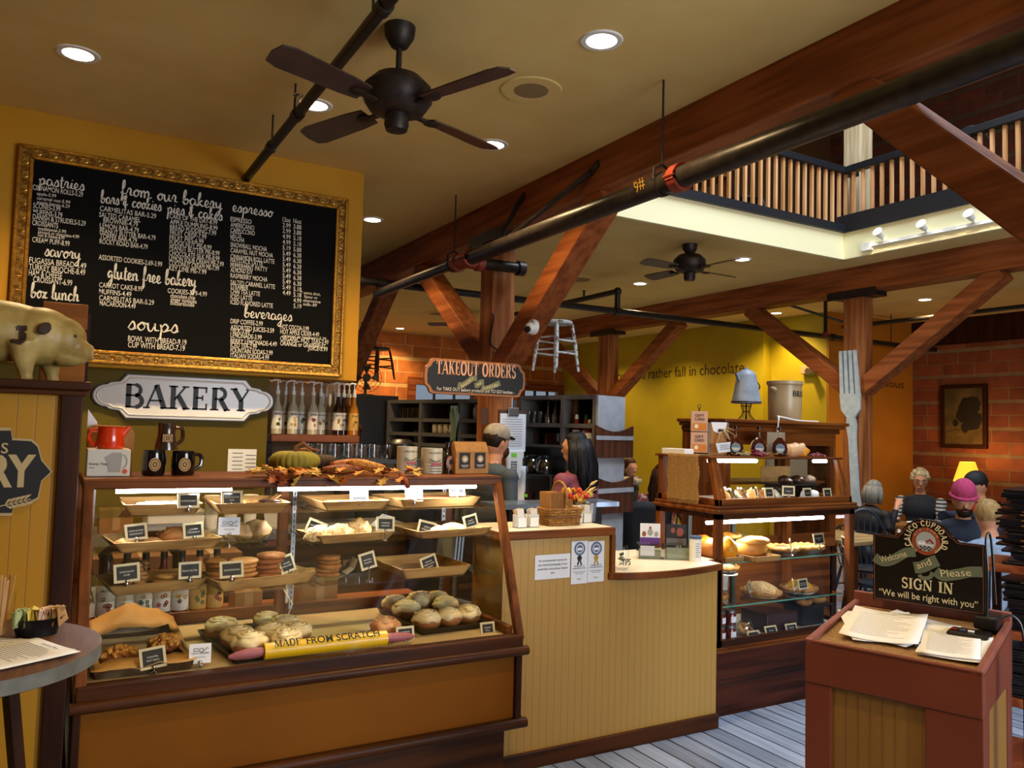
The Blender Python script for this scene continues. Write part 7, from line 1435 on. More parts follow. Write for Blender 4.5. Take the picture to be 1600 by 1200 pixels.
for k,m in enumerate((REDI,MATS['blue_lid'],PAP)):
 b = B(); lbox(b,LW-.13+k*.022,LW-.115+k*.022,.285,.3,zt(.3,.021),zt(.3,.024)); obj(b,'key',m,t)
b = B(); b.path(spl([L(LW-.06,.43,1.06),L(LW-.055,.42,1.2),L(LW-.06,.43,1.3),L(LW-.05,.45,1.3),L(LW-.04,.46,1.1)]),.004); b.path(spl([L(LW-.03,.42,1.06),L(LW+.01,.44,1.075),L(LW+.035,.45,1.0),L(LW+.036,.45,.7),L(LW+.036,.46,.1),L(LW+.05,.5,.006)]),.004); one(b,'power_cable',BLK,'black cable looping over the sign in board and down the lectern side','cable',smooth=True)
# ================================================================ host stand with stacked menus
HO = V((4.02,2.47,0))+LU*.13; HU = LU; HD = LD
def Hh(a,d,z): return HO+HU*a+HD*d+V((0,0,z))
def hbox(b,a0,a1,d0,d1,z0,z1): b.hexa([Hh(a,d,z) for z in (z0,z1) for a,d in ((a0,d0),(a1,d0),(a1,d1),(a0,d1))])
t = T('menu_stand','open wooden stand of shelves full of black menus at the right edge','shelf',Hh(.4,.2,0)); RWD = wood('red_wood','8a4a2a','6a3218','X',.45)
for z in (1.0,.68,.36,.06):
 b = B(); hbox(b,0,.9,0,.4,z-.04,z); obj(b,'shelf_board',RWD,t,bevel=.004)
for a,d in ((0,0),(0,.36),(.86,0),(.86,.36)):
 b = B(); hbox(b,a,a+.04,d,d+.04,0,.96); obj(b,'post',DOAKZ,t)
MENUM = mat('menu_cover','0b0c12',.25)
def menu_folder():
 o = T('menu_folder','x','menu',(0,0,0)); b = B(); b.box(-.17,.17,-.12,.12,.001,.004); b.box(-.17,.17,-.12,.12,.010,.013); b.box(-.172,-.166,-.12,.12,.001,.013); obj(b,'cover',MENUM,o,bevel=.0015)
 b = B(); b.box(-.163,.166,-.116,.116,.0045,.0095); obj(b,'pages',mat('menu_pages','4a4a50',.5),o)
 b = B(); b.box(-.1735,-.1725,-.02,.01,.004,.010); obj(b,'metal_tab',CHROME,o); return o
mf = menu_folder(); first_m = True
def pile(a,d,z,n,lab,grp,jit=.03,tiltk=0):
 global first_m
 for k in range(n):
  o = mf if first_m else dup(mf); first_m = False
  o.location = Hh(a+random.uniform(-jit,jit),d+random.uniform(-jit,jit)*.6,z+.0142*k); o.rotation_euler = (random.uniform(-.015,.015),tiltk*k/n+random.uniform(-.012,.012),RL+PI/2+random.uniform(-.16,.16)); o['label'] = lab; o['group'] = grp
pile(.22,.2,1.001,26,'black menu folder in the tall uneven pile on top of the stand','menus on the stand top',.035)
pile(.22,.2,.681,17,'black menu folder on the upper shelf of the stand','menus on the upper shelf',.02)
pile(.22,.2,.361,17,'black menu folder on the lower shelf of the stand','menus on the lower shelf',.02)
pile(.55,.2,1.001,20,'black menu folder in the second pile on the stand top','menus in the second pile',.03)
q = atp(1597,1000,L(LW+.06,.2,.8),LD); b = B(); b.box(q.x,q.x+.03,q.y-.03,q.y,0,1.02); one(b,'dark_post',BLKP,'slim dark upright at the right edge beside the lectern','post',bevel=.003)
# ================================================================ chairs and tables
def windsor(m,name='windsor_chair',lab='x'):
 o = T(name,lab,'chair',(0,0,0)); b = B(); b.lathe([(0,.425),(.19,.425),(.215,.435),(.215,.452),(.19,.46),(0,.452)],(0,0,0),28,sy=.95); obj(b,'seat',m,o,smooth=True)
 for x,y in ((-.15,-.14),(.15,-.14),(-.14,.14),(.14,.14)):
  b = B(); b.path([(x*1.45,y*1.5,0),(x*1.25,y*1.27,.18),(x,y,.43)],[.011,.018,.013],8); obj(b,'leg',m,o,smooth=True)
 b = B(); b.cyl((-.195,0,.2),(.195,0,.2),.01,seg=8)
 for x in (-.19,.19): b.cyl((x,-.18,.2),(x,.18,.2),.01,seg=8)
 obj(b,'stretcher',m,o,smooth=True)
 bow = [(.2*math.cos(a)*(1+.12*math.sin(a)),.16+.1*math.sin(a),.45+.5*math.sin(a)**.9) for a in [PI*i/18 for i in range(19)]]; b = B(); b.path(bow,.0125,8); obj(b,'bow',m,o,smooth=True)
 for k in range(7):
  x = -.135+k*.045; X = x*1.25; s = math.sqrt(max(.05,1-(X/.225)**2)); b = B(); b.path([(x,.165,.45),(X,.16+.1*s,.45+.49*s**.9)],.006,6); obj(b,'spindle',m,o,smooth=True)
 return o
NAVY = mat('navy_chair','1c2634',.4); BLKC = mat('black_chair','0c0b0c',.4)
w0 = windsor(NAVY); w0.location = (6.4,4.66,0); w0.rotation_euler = (0,0,-.7); w0['label'] = 'navy bow back chair between the pie case and the seated man'; w0['group'] = 'bow back chairs'
dup(w0,(5.86,4.14,0),3.14,'navy bow back chair tucked under the pale table right of the pie case'); dup(w0,(6.44,3.87,0),-.95,'bow back chair under the person in the pink hat',sc=(1,1,0.843)); dup(w0,(5.21,2.94,0),2.3,'bow back chair under the person in the pale blue sweater',sc=(1,1,0.887))
dup(w0,(7.58,4.31,0),-1.9,'bow back chair under the person in the red jacket',sc=(1,1,0.952)); dup(w0,(8.13,5.31,0),-1.25,'bow back chair under the grey haired person in the dark vest',sc=(1,1,0.952)); dup(w0,(6.97,5.16,0),1.5,'bow back chair under the person in the black jacket behind the pillar',sc=(1,1,0.800))
wb = windsor(BLKC,'windsor_chair','black bow back chair with a coat over it near the wooden racks'); wb.location = (4.62,5.72,0); wb.rotation_euler = (0,0,2.6)
dup(wb,(5.78,7.43,0),.5,'black bow back chair under the person with the cream scarf',sc=(1,1,0.952)); dup(wb,(5.245,6.155,0),2.6,'black bow back chair under the person in the flowered blouse',sc=(1,1,0.952))
def table(x,y,w,d,rz,m,lab,h=.75,ped=False):
 o = T('dining_table',lab,'table',(x,y,0)); M = RZ(rz); P = V((x,y,0))
 def bb(b,x0,x1,y0,y1,z0,z1): b.hexa([P+M@V((u,v,z)) for z in (z0,z1) for u,v in ((x0,y0),(x1,y0),(x1,y1),(x0,y1))])
 b = B(); bb(b,-w/2,w/2,-d/2,d/2,h-.035,h); obj(b,'table_top',m,o,bevel=.006)
 for sx in (-1,1):
  for sy in (-1,1):
   b = B(); u,v = sx*(w/2-.05),sy*(d/2-.05); bb(b,u-.03,u+.03,v-.03,v+.03,0,h-.035); obj(b,'leg',OAKZ,o)
 return o
PALEW = wood('pale_table','b89a6a','94764a','X',.4); MIDW = wood('mid_table','8a5a2c','6a401c','X',.4)
table(5.9,4.58,.6,.7,0,PALEW,'pale wooden table right of the pie case',.775); table(5.74,3.4,.7,.7,.65,MIDW,'wooden table in front of the man in the pink hat',.75); table(7.62,5.12,.5,.5,.4,MIDW,'wooden table of the older couple behind the pillar',.75); table(4.85,6.8,.5,.5,.2,MIDW,'small wooden table behind the black chair',.74)
def plate(p,lab,food=None):
 o = T('plate',lab,'plate',p); b = B(); b.lathe([(0,0),(.06,.001),(.11,.012),(.108,.015),(.06,.005),(0,.004)],p,24); obj(b,'dish',WHT,o,smooth=True)
 if food: b = B(); b.ell(V(p)+V((0,0,.02)),(.06,.05,.025),14,8,nz=.4,nf=5); tag(obj(b,'food',food,smooth=2),'food on the '+lab,'food')
plate((5.93,3.6,.751),'white plate of food in front of the man in the pink hat',CRUST); plate((5.6,3.4,.751),'white plate in front of the pale blue sweater',APF); plate((7.72,5.08,.751),'white plate on the older couple table')
def bottle(p,m,capm,h,r,lab,name='sauce_bottle',label=None):
 p = V(p); o = T(name,lab,'bottle',p); b = B(); b.lathe([(0,0),(r,0),(r,h*.6),(r*.5,h*.78),(r*.45,h*.86),(0,h*.86)],p,14); obj(b,'bottle_body',m,o,smooth=True); b = B(); b.cyl(p+V((0,0,h*.86)),p+V((0,0,h)),r*.5,r*.35,12); obj(b,'cap',capm,o,smooth=True)
 if label: b = B(); b.lathe([(r+.0008,h*.15),(r+.0008,h*.5)],p,14,cap=False); obj(b,'bottle_label',label,o,smooth=True)
 return o
KET = mat('ketchup','8a1c10',.2); SRI = mat('sriracha','a03010',.2); GRC = mat('green_cap','2a7a2a',.4)
bottle((5.63,3.86,.751),KET,WHT,.17,.028,'ketchup bottle on the table left of the man in the pink hat',label=PAP); bottle((5.7,3.84,.751),mat('mustard','c89a1c',.3),GRC,.14,.022,'small yellow sauce bottle on the table of the man in the pink hat')
b = B(); b.lathe([(0,0),(.025,0),(.026,.06),(.015,.075),(.02,.1),(.001,.12)],(5.74,3.78,.751),14); one(b,'salt_shaker',GLASS,'glass shaker on the table of the man in the pink hat','shaker',smooth=True)
# table lamp by the brick wall, painting, fork, wall gadget
lp_ = at(1512,762,'X',11.45)
t = T('side_table','dark side table under the lit lamp by the brick wall','table',(11.45,lp_.y,0)); b = B(); b.box(11.2,11.75,lp_.y-.3,lp_.y+.3,.72,.76); obj(b,'table_top',DOAK,t)
for sx in (11.24,11.7):
 for sy in (-.26,.26): b = B(); b.box(sx-.02,sx+.02,lp_.y+sy-.02,lp_.y+sy+.02,0,.72); obj(b,'leg',DOAKZ,t)
zt_,zb_ = at(1512,722,'X',11.45).z,at(1512,753,'X',11.45).z
t = T('table_lamp','lit table lamp with a pleated yellow shade by the brick wall','lamp',(11.45,lp_.y,.761)); b = B(); b.lathe([(0,.761),(.09,.761),(.09,.775),(.03,.8),(.05,.86),(.06,.92),(.02,.98),(.012,zb_+.05),(0,zb_+.05)],(11.45,lp_.y,0),20); obj(b,'base',BRASS,t,smooth=True)
sm = mat('lamp_shade','f0c850',.8,emit=1.5,ecol='ffb428')
b = B(); r0,r1 = .19,.10; n = 8
b.quadsurf([[V((11.45+r*math.cos(2*PI*i/n+.3),lp_.y+r*math.sin(2*PI*i/n+.3),z)) for i in range(n)] for r,z in ((r0,zb_),(r1,zt_))],True); obj(b,'shade',sm,t,solid=.004)
lamp('table_lamp_glow','POINT',(11.45,lp_.y,zt_+.04),16,(1,.55,.16),.05)
P0,P1 = at(1470,602,'X',12.0),at(1543,702,'X',12.0); y0,y1 = P1.y,P0.y; z0,z1 = P1.z,P0.z+.0
t = T('framed_painting','dark landscape painting in a brown frame on the brick wall','painting',(12,(y0+y1)/2,z0)); b = B()
for q in ((y0,y1,z0,z0+.06),(y0,y1,z1-.06,z1),(y0,y0+.06,z0+.06,z1-.06),(y1-.06,y1,z0+.06,z1-.06)): b.box(11.97,12.03,*q)
obj(b,'frame',DOAKZ,t,bevel=.01); b = B(); b.box(12.0,12.02,y0+.05,y1-.05,z0+.05,z1-.05); cvs = obj(b,'canvas',mat('painted_sky','6a5428',.6,c2='4a3a1c',scale=4),t)
fr = Fr((11.999,(y0+y1)/2,(z0+z1)/2),(0,-1,0),(0,0,1)); w,h = (y1-y0)-.1,(z1-z0)-.1
b = B(); b.prism([fr(u*w/2,v*h/2,.0) for u,v in ((-.95,-.95),(.95,-.95),(.95,-.4),(.2,-.5),(-.4,-.42),(-.95,-.5))],fr.n*.0008); obj(b,'painted_ground',mat('painted_field','4a3816',.6,c2='6a5220',scale=8),cvs); b = B(); [b.ell(fr(u*w,v*h,.0),(.0012,w*r,h*r*.9),20,12,nz=.25,nf=2) for u,v,r in ((.1,.12,.24),(.26,.2,.16),(-.06,.02,.13),(.2,-.08,.22),(.05,-.2,.12),(.34,-.05,.12),(-.2,-.12,.07))]; obj(b,'painted_trees',mat('painted_grove','1a1408',.6),cvs)
FORKP = mat('worn_white_paint','b4c2c8',.5,c2='a0aeb8',scale=14)
t = T('giant_fork','giant pale painted wooden fork fixed to the timber pillar','fork',(7.58,5.8,1)); 
ft,fb_ = at(1326,548,'X',7.575),at(1341,830,'X',7.575); ax_ = (ft-fb_); LNG = ax_.length; ff = Fr(fb_,(0,-1,0),ax_); yl,yr = at(1314,600,'X',7.575).y,at(1341,600,'X',7.575).y; hw = (yl-yr)/2
hz = at(1326,600,'X',7.575).z; k1 = (at(1326,620,'X',7.575)-fb_).length/LNG; k2 = (at(1326,650,'X',7.575)-fb_).length/LNG
b = B(); R = [(hw*.35,0),(hw*.62,.02*LNG),(hw*.62,.1*LNG),(hw*.42,.2*LNG),(hw*.4,.5*LNG),(hw*.55,k2*LNG-.1),(hw*.45,k2*LNG-.02),(hw*1.05,k2*LNG+.06),(hw*1.15,k1*LNG+.02),(hw*.95,LNG)]
body = R[:-1]; tin = [(hw*1.1,k1*LNG+.03)]
pts = body+tin; poly = pts+[(-u,v) for u,v in reversed(pts)]
b.prism([ff(u,v,0) for u,v in poly],ff.n*.03)
for k in range(4):
 u = hw*(-.9+.6*k); b.prism([ff(u-hw*.2,k1*LNG+.028),ff(u+hw*.2,k1*LNG+.028),ff(u*.9+hw*.14,LNG),ff(u*.9-hw*.14,LNG)],ff.n*.03)
obj(b,'fork_board',FORKP,t)
p = at(1268,579,'X',9.99); t = T('wall_camera','beige wall mounted gadget casting a shadow on the chartreuse wall','device',p); b = B(); b.box(9.93,10,p.y-.06,p.y+.16,p.z-.05,p.z+.08); obj(b,'housing',mat('beige_plastic','b8a070',.5),t,bevel=.01); b = B(); b.cyl((9.94,p.y-.02,p.z),(9.85,p.y-.05,p.z-.02),.05); obj(b,'lens_tube',MATS['beige_plastic'],t,smooth=True)
p = V((3.08,5.19,2.57)); p = atp(833,511,(3.09,5,2),(1,0,0)); t = T('security_camera','white dome security camera on the knee brace','camera',p); 
b = B(); b.lathe([(0,0),(.055,0),(.06,.02),(.055,.04)],p+V((.02,0,0)),24,RY(-PI/2)); obj(b,'mount',WHT,t,smooth=True); b = B(); b.ell(p+V((-.03,-.01,-.01)),.045,20,14); obj(b,'ball',WHT,t,smooth=True); b = B(); b.cyl(p+V((-.055,-.025,-.02)),p+V((-.078,-.04,-.03)),.024); obj(b,'lens',BLK,t,smooth=True)
# gallery furniture glimpsed between the balusters
for k,(x,y,r) in enumerate(((5.6,6.3,.3),(6.6,6.4,1.2),(8.0,4.6,1.8),(8.1,3.0,2.4))): dup(wb,(x,y,3.781),r,'dark bow back chair on the gallery, '+('far left','left of the corner','right of the corner','far right')[k])
t = table(6.1,6.9,.8,.8,0,MIDW,'table with a grey cloth on the gallery'); t.location.z = 3.781
# ================================================================ pump bottle shelf under the bulkhead
BY = 5.95
b = B(); b.box(1.33,2.0,6.3,6.4,0,1.928); struct(b,'wall_niche',mat('tan_paint','8a6a3c',.6))
szp = at(490,679,'Y',BY).z
t = T('bottle_shelf','wooden shelf of pump bottles under the bulkhead corner','shelf',(1.68,BY,szp))
xa,xb = at(424,685,'Y',BY-.12).x,at(562,685,'Y',BY-.12).x
b = B(); b.box(xa,xb,BY-.12,BY+.34,szp-.055,szp-.002); obj(b,'shelf_board',OAK,t,bevel=.004)
for x in (xa+.03,xb-.05): b = B(); b.box(x,x+.03,BY+.1,BY+.3,0,szp-.055); obj(b,'support',DOAKZ,t)
syp = [(432,2,0),(445,2,1),(457,2,0),(470,2,1),(488,2,0),(500,2,1),(509,2,2),(520,2,1),(527,0,0),(536,0,1),(544,1,1),(552,1,0)]
for k,(px,liq,dep) in enumerate(syp):
 y = BY-.06+.09*dep; x = at(px,660,'Y',y).x; syrup((x,y,szp),SYR[liq],('dark' if liq == 0 else 'amber' if liq == 1 else 'clear')+' pump bottle on the shelf under the bulkhead, %s from the left' % ('first second third fourth fifth sixth seventh eighth ninth tenth eleventh last'.split()[k]),'pump bottles under the bulkhead',k,True,liq == 1,'pump_bottle',.29)
b = B(); q0,q1 = at(546,690,'Y',6.29),at(566,618,'Y',6.29); b.box(1.82,1.985,6.285,6.298,q0.z,q1.z); pz = one(b,'wall_poster',PAP,'white poster behind the pump bottles','poster')
# glass mugs below the shelf
GM = glass_mat('mug_glass',(.88,.9,.9),2.5,.12)
def glass_mug(p,first=[None]):
 if first[0] is None:
  o = T('glass_mug','x','mug',(0,0,0)); b = B(); b.lathe([(.03,0),(.036,.005),(.038,.1),(.035,.1),(.033,.008),(0,.006)],(0,0,0),16,cap=False); obj(b,'glass_body',GM,o,smooth=True); b = B(); b.path([(.036,0,.085),(.06,0,.08),(.062,0,.035),(.037,0,.02)],.005,6); obj(b,'handle',GM,o,smooth=True); first[0] = o; o.location = p; return o
 return dup(first[0],p,random.uniform(0,3))
mz = at(520,716,'Y',5.5).z
t = T('glass_rack','dark rack carrying clear glass mugs behind the pumpkins','rack',(1.95,5.5,0)); b = B(); b.box(1.3,2.4,5.36,5.66,mz-.03,mz-.001); obj(b,'rack_board',BLKP,t)
for x in (1.33,2.34): b = B(); b.box(x,x+.03,5.4,5.62,.921,mz-.03); obj(b,'rack_leg',BLKP,t)
b = B(); b.box(2.24,2.42,5.34,5.68,0,mz-.03); obj(b,'rack_pier',BLKP,t)
for k in range(14):
 o = glass_mug(V((1.52+.095*(k % 7),5.43+.1*(k//7),mz))); o['label'] = 'clear glass mug in the rows behind the dark velvet pumpkin'; o['group'] = 'glass mugs on the rack'
b = B(); b.lathe([(.0,0),(.09,0),(.11,.04),(.1,.11),(.06,.14),(0,.145)],(2.2,5.46,mz),20); one(b,'black_urn',BLK,'black rounded container at the right end of the glass rack','container',smooth=True)
# dark cabinet with the wall fan on it, old stools hung as decoration
fc = at(573,590,'Y',8.3); cabz = at(573,618,'Y',8.3).z
b = B(); b.box(fc.x-.4,fc.x+.3,8.1,8.6,0,cabz); one(b,'dark_cabinet',BLKP,'tall dark cabinet below the black fan','cabinet',bevel=.01)
t = T('cage_fan','round black cage fan standing on the dark cabinet','fan',(fc.x,8.3,cabz)); b = B(); b.lathe([(0,cabz),(.1,cabz),(.1,cabz+.012),(.015,cabz+.02),(.015,fc.z-.03)],(fc.x,8.33,0),18); obj(b,'stand',BLK,t,smooth=True)
b = B(); rr = .16; sd = V((-.3,-.95,0)).normalized(); fr = Fr((fc.x,8.3,fc.z),sd.cross(V((0,0,1))) * -1,(0,0,1))
for r in (rr,rr*.75,rr*.5,rr*.25): b.path([fr(r*math.cos(a),r*math.sin(a),.05-.05*(r/rr)**2) for a in [2*PI*i/28 for i in range(28)]],.003,5,True)
for k in range(20): a = 2*PI*k/20; b.path([fr(.02*math.cos(a),.02*math.sin(a),.05),fr(rr*.6*math.cos(a),rr*.6*math.sin(a),.035),fr(rr*math.cos(a),rr*math.sin(a),0),fr(rr*.9*math.cos(a),rr*.9*math.sin(a),-.06)],.0018,4)
obj(b,'cage',IRON,t); b = B(); b.cyl(fr(0,0,.05),fr(0,0,-.1),.04); obj(b,'motor',BLK,t,smooth=True)
for k in range(4):
 a = k*PI/2; b = B(); b.prism([fr(.03*math.cos(a),.03*math.sin(a),-.02),fr(.14*math.cos(a-.3),.14*math.sin(a-.3),-.01),fr(.14*math.cos(a+.4),.14*math.sin(a+.4),-.03)],fr.n*.002); obj(b,'fan_blade',BLKP,t)
def stool(p,rz,s,hh,m,sm,lab,back=False,hook=None):
 o = T('wooden_stool',lab,'stool',p); M = RZ(rz); P = V(p); f = lambda x,y,z: P+M@V((x,y,z))
 b = B(); b.lathe([(0,hh-.03),(s*.95,hh-.03),(s,hh-.02),(s,hh-.006),(s*.95,hh),(0,hh-.006)],P,26); obj(b,'seat',sm,o,smooth=True)
 for sx in (-1,1):
  for sy in (-1,1): b = B(); b.path([f(sx*s*1.0,sy*s*1.0,0),f(sx*s*.85,sy*s*.85,hh*.5),f(sx*s*.68,sy*s*.68,hh-.03)],[.012,.018,.014],8); obj(b,'leg',m,o,smooth=True)
 for z in (hh*.35,hh*.6):
  for sg in (-1,1): b = B(); k = s*(1-.32*z/hh)*.97; b.cyl(f(-k,sg*k,z),f(k,sg*k,z),.009,seg=8); b.cyl(f(sg*k,-k,z+.03),f(sg*k,k,z+.03),.009,seg=8); obj(b,'rung',m,o,smooth=True)
 if back:
  b = B()
  for x in (-.6,-.2,.2,.6): b.path([f(x*s,s*.7,hh),f(x*s*1.1,s*1.0,hh+.3)],.009,6)
  b.path([f(-s*.8,s,hh+.3),f(0,s*1.1,hh+.31),f(s*.8,s,hh+.3)],.016,8); obj(b,'back',m,o,smooth=True)
 if hook: b = B(); b.cyl(f(*hook[0]),hook[1],.006); obj(b,'wall_hook',IRON,o)
 return o
WPNT = mat('chipped_white','c4c8c8',.6,c2='6a5844',scale=22,ramp=(.55,.62)); OLDW = wood('old_stool','7a5228','583818','Z',.5); SEATD = mat('dark_seat','2c2824',.45)
sp_ = at(868,580,'Y',6.25); stool((sp_.x,6.25,sp_.z),.25,.15,at(870,502,'Y',6.25).z-sp_.z,WPNT,WPNT,'chipped white stool hung beside the timber pillar',hook=((-.09,0,.4),(3.31,5.95,sp_.z+.42)))
sq_ = at(588,592,'Y',9.6); st = stool((sq_.x,9.6,sq_.z),.5,.16,at(588,543,'Y',9.6).z-sq_.z,OLDW,SEATD,'old wooden chair with dark seat hung by the brick wall',True,hook=((0,.1,.4),(3.2,9.3,sq_.z+.45)))
# ================================================================ shelving behind the counter
GP = mat('grey_shelf_paint','6e6a68',.55,c2='625e5c',scale=4); DKI = mat('shelf_back','17161a',.8)
SO = V((3.785,5.324,0)); SU = V((-.263,.965,0)); SN = V((.965,.263,0))
def Sp(s,d,z): return SO+SU*s+SN*d+V((0,0,z))
def sbx(b,s0,s1,d0,d1,z0,z1): b.hexa([Sp(s,d,z) for z in (z0,z1) for s,d in ((s0,d0),(s0,d1),(s1,d1),(s1,d0))])
def sat(px,py,d=.0): return atp(px,py,Sp(0,d,0),SN)
def ss(px,py=660): return (sat(px,py)-SO).dot(SU)
sR = [ss(928),ss(878),ss(812)]; sL = [ss(764),ss(717),ss(656),ss(606)]
zR = [sat(905,617).z,sat(850,661).z,sat(880,696).z]; zL = [sat(690,624).z,sat(690,654).z,sat(690,677).z,sat(640,691).z]
def shelving(lab,cols,zs,end=None):
 o = T('shelving_unit',lab,'shelf',Sp((cols[0]+cols[-1])/2,.17,0)); ztop = zs[0]
 for s in cols: b = B(); sbx(b,s-.018,s+.018,0,.34,0,ztop); obj(b,'upright',GP,o)
 for z in zs+[.93]: b = B(); sbx(b,cols[0],cols[-1],.004,.34,z-.035,z); obj(b,'shelf_board',GP,o)
 b = B(); sbx(b,cols[0],cols[-1],.335,.35,0,ztop); obj(b,'back_panel',DKI,o)
 b = B(); sbx(b,cols[0],cols[-1],.02,.33,0,.89); obj(b,'base_cupboard',DKI,o); return o
shelving('grey painted shelving unit right of the timber pillar',sR,zR); shelving('grey painted shelving unit left of the timber pillar',sL,zL)
ep = mat('pale_grey_panel','a8acb4',.5,c2='9a9ea6',scale=12)
b = B(); sbx(b,sR[0]-.04,sR[0]-.02,.0,.36,0,zR[0]-.005); one(b,'end_panel',ep,'pale grey panel closing the end of the shelving','panel')
PKT = wood('pocket_wood','5a3626','44261a','Z',.5)
for k,(py0,py1,l) in enumerate(((664,715,'upper'),(745,799,'lower'))):
 pn = -SU; a = atp(929,py0,Sp(sR[0]-.055,0,0),pn); c = atp(986,py1,Sp(sR[0]-.055,0,0),pn); h = a.z-c.z; w = (V((c.x,c.y,0))-V((a.x,a.y,0))).length
 o = T('menu_pocket',l+' wooden rack with curved top and pale band on the shelving end','rack',V((a.x,a.y,c.z))); fr = Fr(V((a.x,a.y,c.z)),SN,(0,0,1)); pts = [(0,0),(w,0),(w,h)]+[(w*(1-i/10),h-.05*math.sin(PI*i/10)) for i in range(1,10)]+[(0,h)]
 b = B(); b.prism([fr(u,v,0) for u,v in pts],fr.n*.02); obj(b,'front_board',PKT,o); b = B(); b.prism([fr(u,v,.02) for u,v in ((0,h*.55),(w,h*.55),(w,h*.68),(0,h*.68))],fr.n*.004); obj(b,'pale_band',ep,o)
def on_s(s,d,z): return Sp(s,d,z+.001)
def tumbler(p,r,h,lab,grp,m=GM,name='tumbler',cat_='glass'):
 b = B(); b.lathe([(r*.8,0),(r,h),(r*.94,h),(r*.75,.006),(0,.005)],p,14,cap=False); return one(b,name,m,lab,cat_,grp,smooth=True)
for k in range(9): tumbler(on_s(sL[2]+.08+k%5*.085,.1+.1*(k//5),zL[1]),.034,.11,'clear tumbler on the top left grey shelf','tumblers on the top left shelf')
for k in range(6): tumbler(on_s(sL[1]+.06+k%3*.085,.1+.1*(k//3),zL[1]),.032,.12,'clear tumbler on the top middle grey shelf','tumblers on the top middle shelf')
CUPM = mat('cream_mug','d4c8b0',.35)
for k in range(5): p = on_s(sL[1]+.06+k*.085,.05,zL[2]); o = mug(p,.036,.09,CUPM,'cream mug in the row on the grey shelf, %s from the right' % 'first second third fourth fifth'.split()[k],2.2 if k == 1 else .6,'n') ; o['group'] = 'cream mugs on the grey shelf'; [bpy.data.objects.remove(c) for bd in [c for c in o.children if c.name.startswith('badge')] for c in list(bd.children)+[bd]]
STN = mat('steel_can','a8a49c',.3,.6)
for k in range(4): p = on_s(sL[0]+.05+k*.075,.1,zL[1]); o = T('labelled_jar','metal topped jar with white label on the grey shelf, %s from the right' % 'first second third fourth'.split()[k],'jar',p,'jars on the grey shelf'); b = B(); b.cyl(p,p+V((0,0,.14)),.034,seg=18); obj(b,'jar_body',STN,o,smooth=True); fr = Fr(p-SN*.0345+V((0,0,.03)),-SU,(0,0,1)); b = B(); b.prism([fr(u,v) for u,v in ((-.016,0),(.016,0),(.016,.075),(-.016,.075))],fr.n*.001); obj(b,'white_label',PAP,o)
for j in range(4):
 for k in range(2): p = on_s(sL[2]+.09+k*.1,.12,zL[3]+j*.03); b = B(); b.lathe([(.02,0),(.04,.028),(.043,.03),(.036,.026),(0,.006)],p,14,cap=False); one(b,'small_bowl',CUPM,'small cream bowl in the stacks on the lower left shelf','bowl','bowl stacks',smooth=True)
b = B(); p = on_s(sL[2]+.35,.12,zL[3]); sbx(b,sL[2]+.3,sL[2]+.42,.06,.2,zL[3]+.001,zL[3]+.09); one(b,'brown_tin',mat('brown_tin_paint','5a2c14',.4),'brown tin on the lower left grey shelf','tin',bevel=.004)
b = B(); q = sat(712,640); fr = Fr(q-SN*.02,-SU,(0,0,1)); rows = [[fr(u*(.04+.03*math.sin(PI*min(1,max(0,-v)*2.2))),v*.36,.012*math.sin(u*6+v*5)) for u in [(-1+i/4) for i in range(9)]] for v in [(.1-j/8) for j in range(9)]]; b.quadsurf(rows); one(b,'green_cloth',mat('green_cloth','7c927c',.8),'pale green cloth hanging on the grey shelving','cloth',solid=.006,smooth=2)
# right unit: cruets, pepper mill, sauce bottles, coffee pots
for k in range(3): p = on_s(sR[1]+.08+k*.085,.1,zR[1]); o = T('oil_cruet','glass oil cruet with metal spout on the grey shelf, %s from the right' % ('first','second','third')[k],'cruet',p,'cruets'); b = B(); b.lathe([(0,0),(.03,.002),(.032,.06),(.012,.11),(.011,.14)],p,16); obj(b,'cruet_glass',GM,o,smooth=True); b = B(); b.path([p+V((0,0,.14)),p+V((0,0,.19)),p-SU*.02+V((0,0,.21))],.004); b.cyl(p,p+V((0,0,.05)),.026); obj(b,'spout',mat('oil','6a5a1c',.2),o,smooth=True)
for k in range(4): tumbler(on_s(sR[1]+.36+k*.07,.12,zR[1]),.028,.1,'clear tumbler on the right grey shelf beside the cruets','tumblers beside the cruets')
p = on_s((sR[0]+sR[1])/2+.13,.12,zR[1]); p.z = zR[2]+.001
t = T('pepper_mill','tall turned wooden pepper mill on the right shelf','pepper mill',p); b = B(); b.lathe([(0,0),(.035,0),(.036,.03),(.024,.06),(.022,.2),(.03,.25),(.034,.27)],p,18); obj(b,'mill_body',OLDW,t,smooth=True); b = B(); b.lathe([(.03,.272),(.034,.3),(.02,.34),(.028,.37),(.02,.4),(0,.405)],p,18); obj(b,'mill_head',OLDW,t,smooth=True)
for k,(m,c,l,ds,dd) in enumerate(((KET,WHT,'white capped red bottle',.06,.06),(SRI,GRC,'green capped chilli sauce bottle, front',-.01,.1),(KET,WHT,'ketchup bottle',-.08,.06),(SRI,GRC,'green capped chilli sauce bottle, right',-.075,.17),(mat('brown_sauce','3a1a0c',.2),BLK,'brown sauce bottle behind',-.03,.2))):
 bottle(on_s((sR[0]+sR[1])/2+ds,dd,zR[2]),m,c,.26 if k < 2 else .22,.034,l+' on the shelf behind the dark haired woman',label=PAP)
b = B(); sbx(b,sR[1]+.1,sR[1]+.26,.08,.24,zR[2]+.001,zR[2]+.1); one(b,'storage_tub',GM,'clear storage tub on the shelf right of the pillar','tub'); b = B(); sbx(b,sR[1]+.34,sR[1]+.5,.08,.24,zR[2]+.001,zR[2]+.09); one(b,'storage_tub',GM,'second clear storage tub beside the pillar','tub')
cb = .96
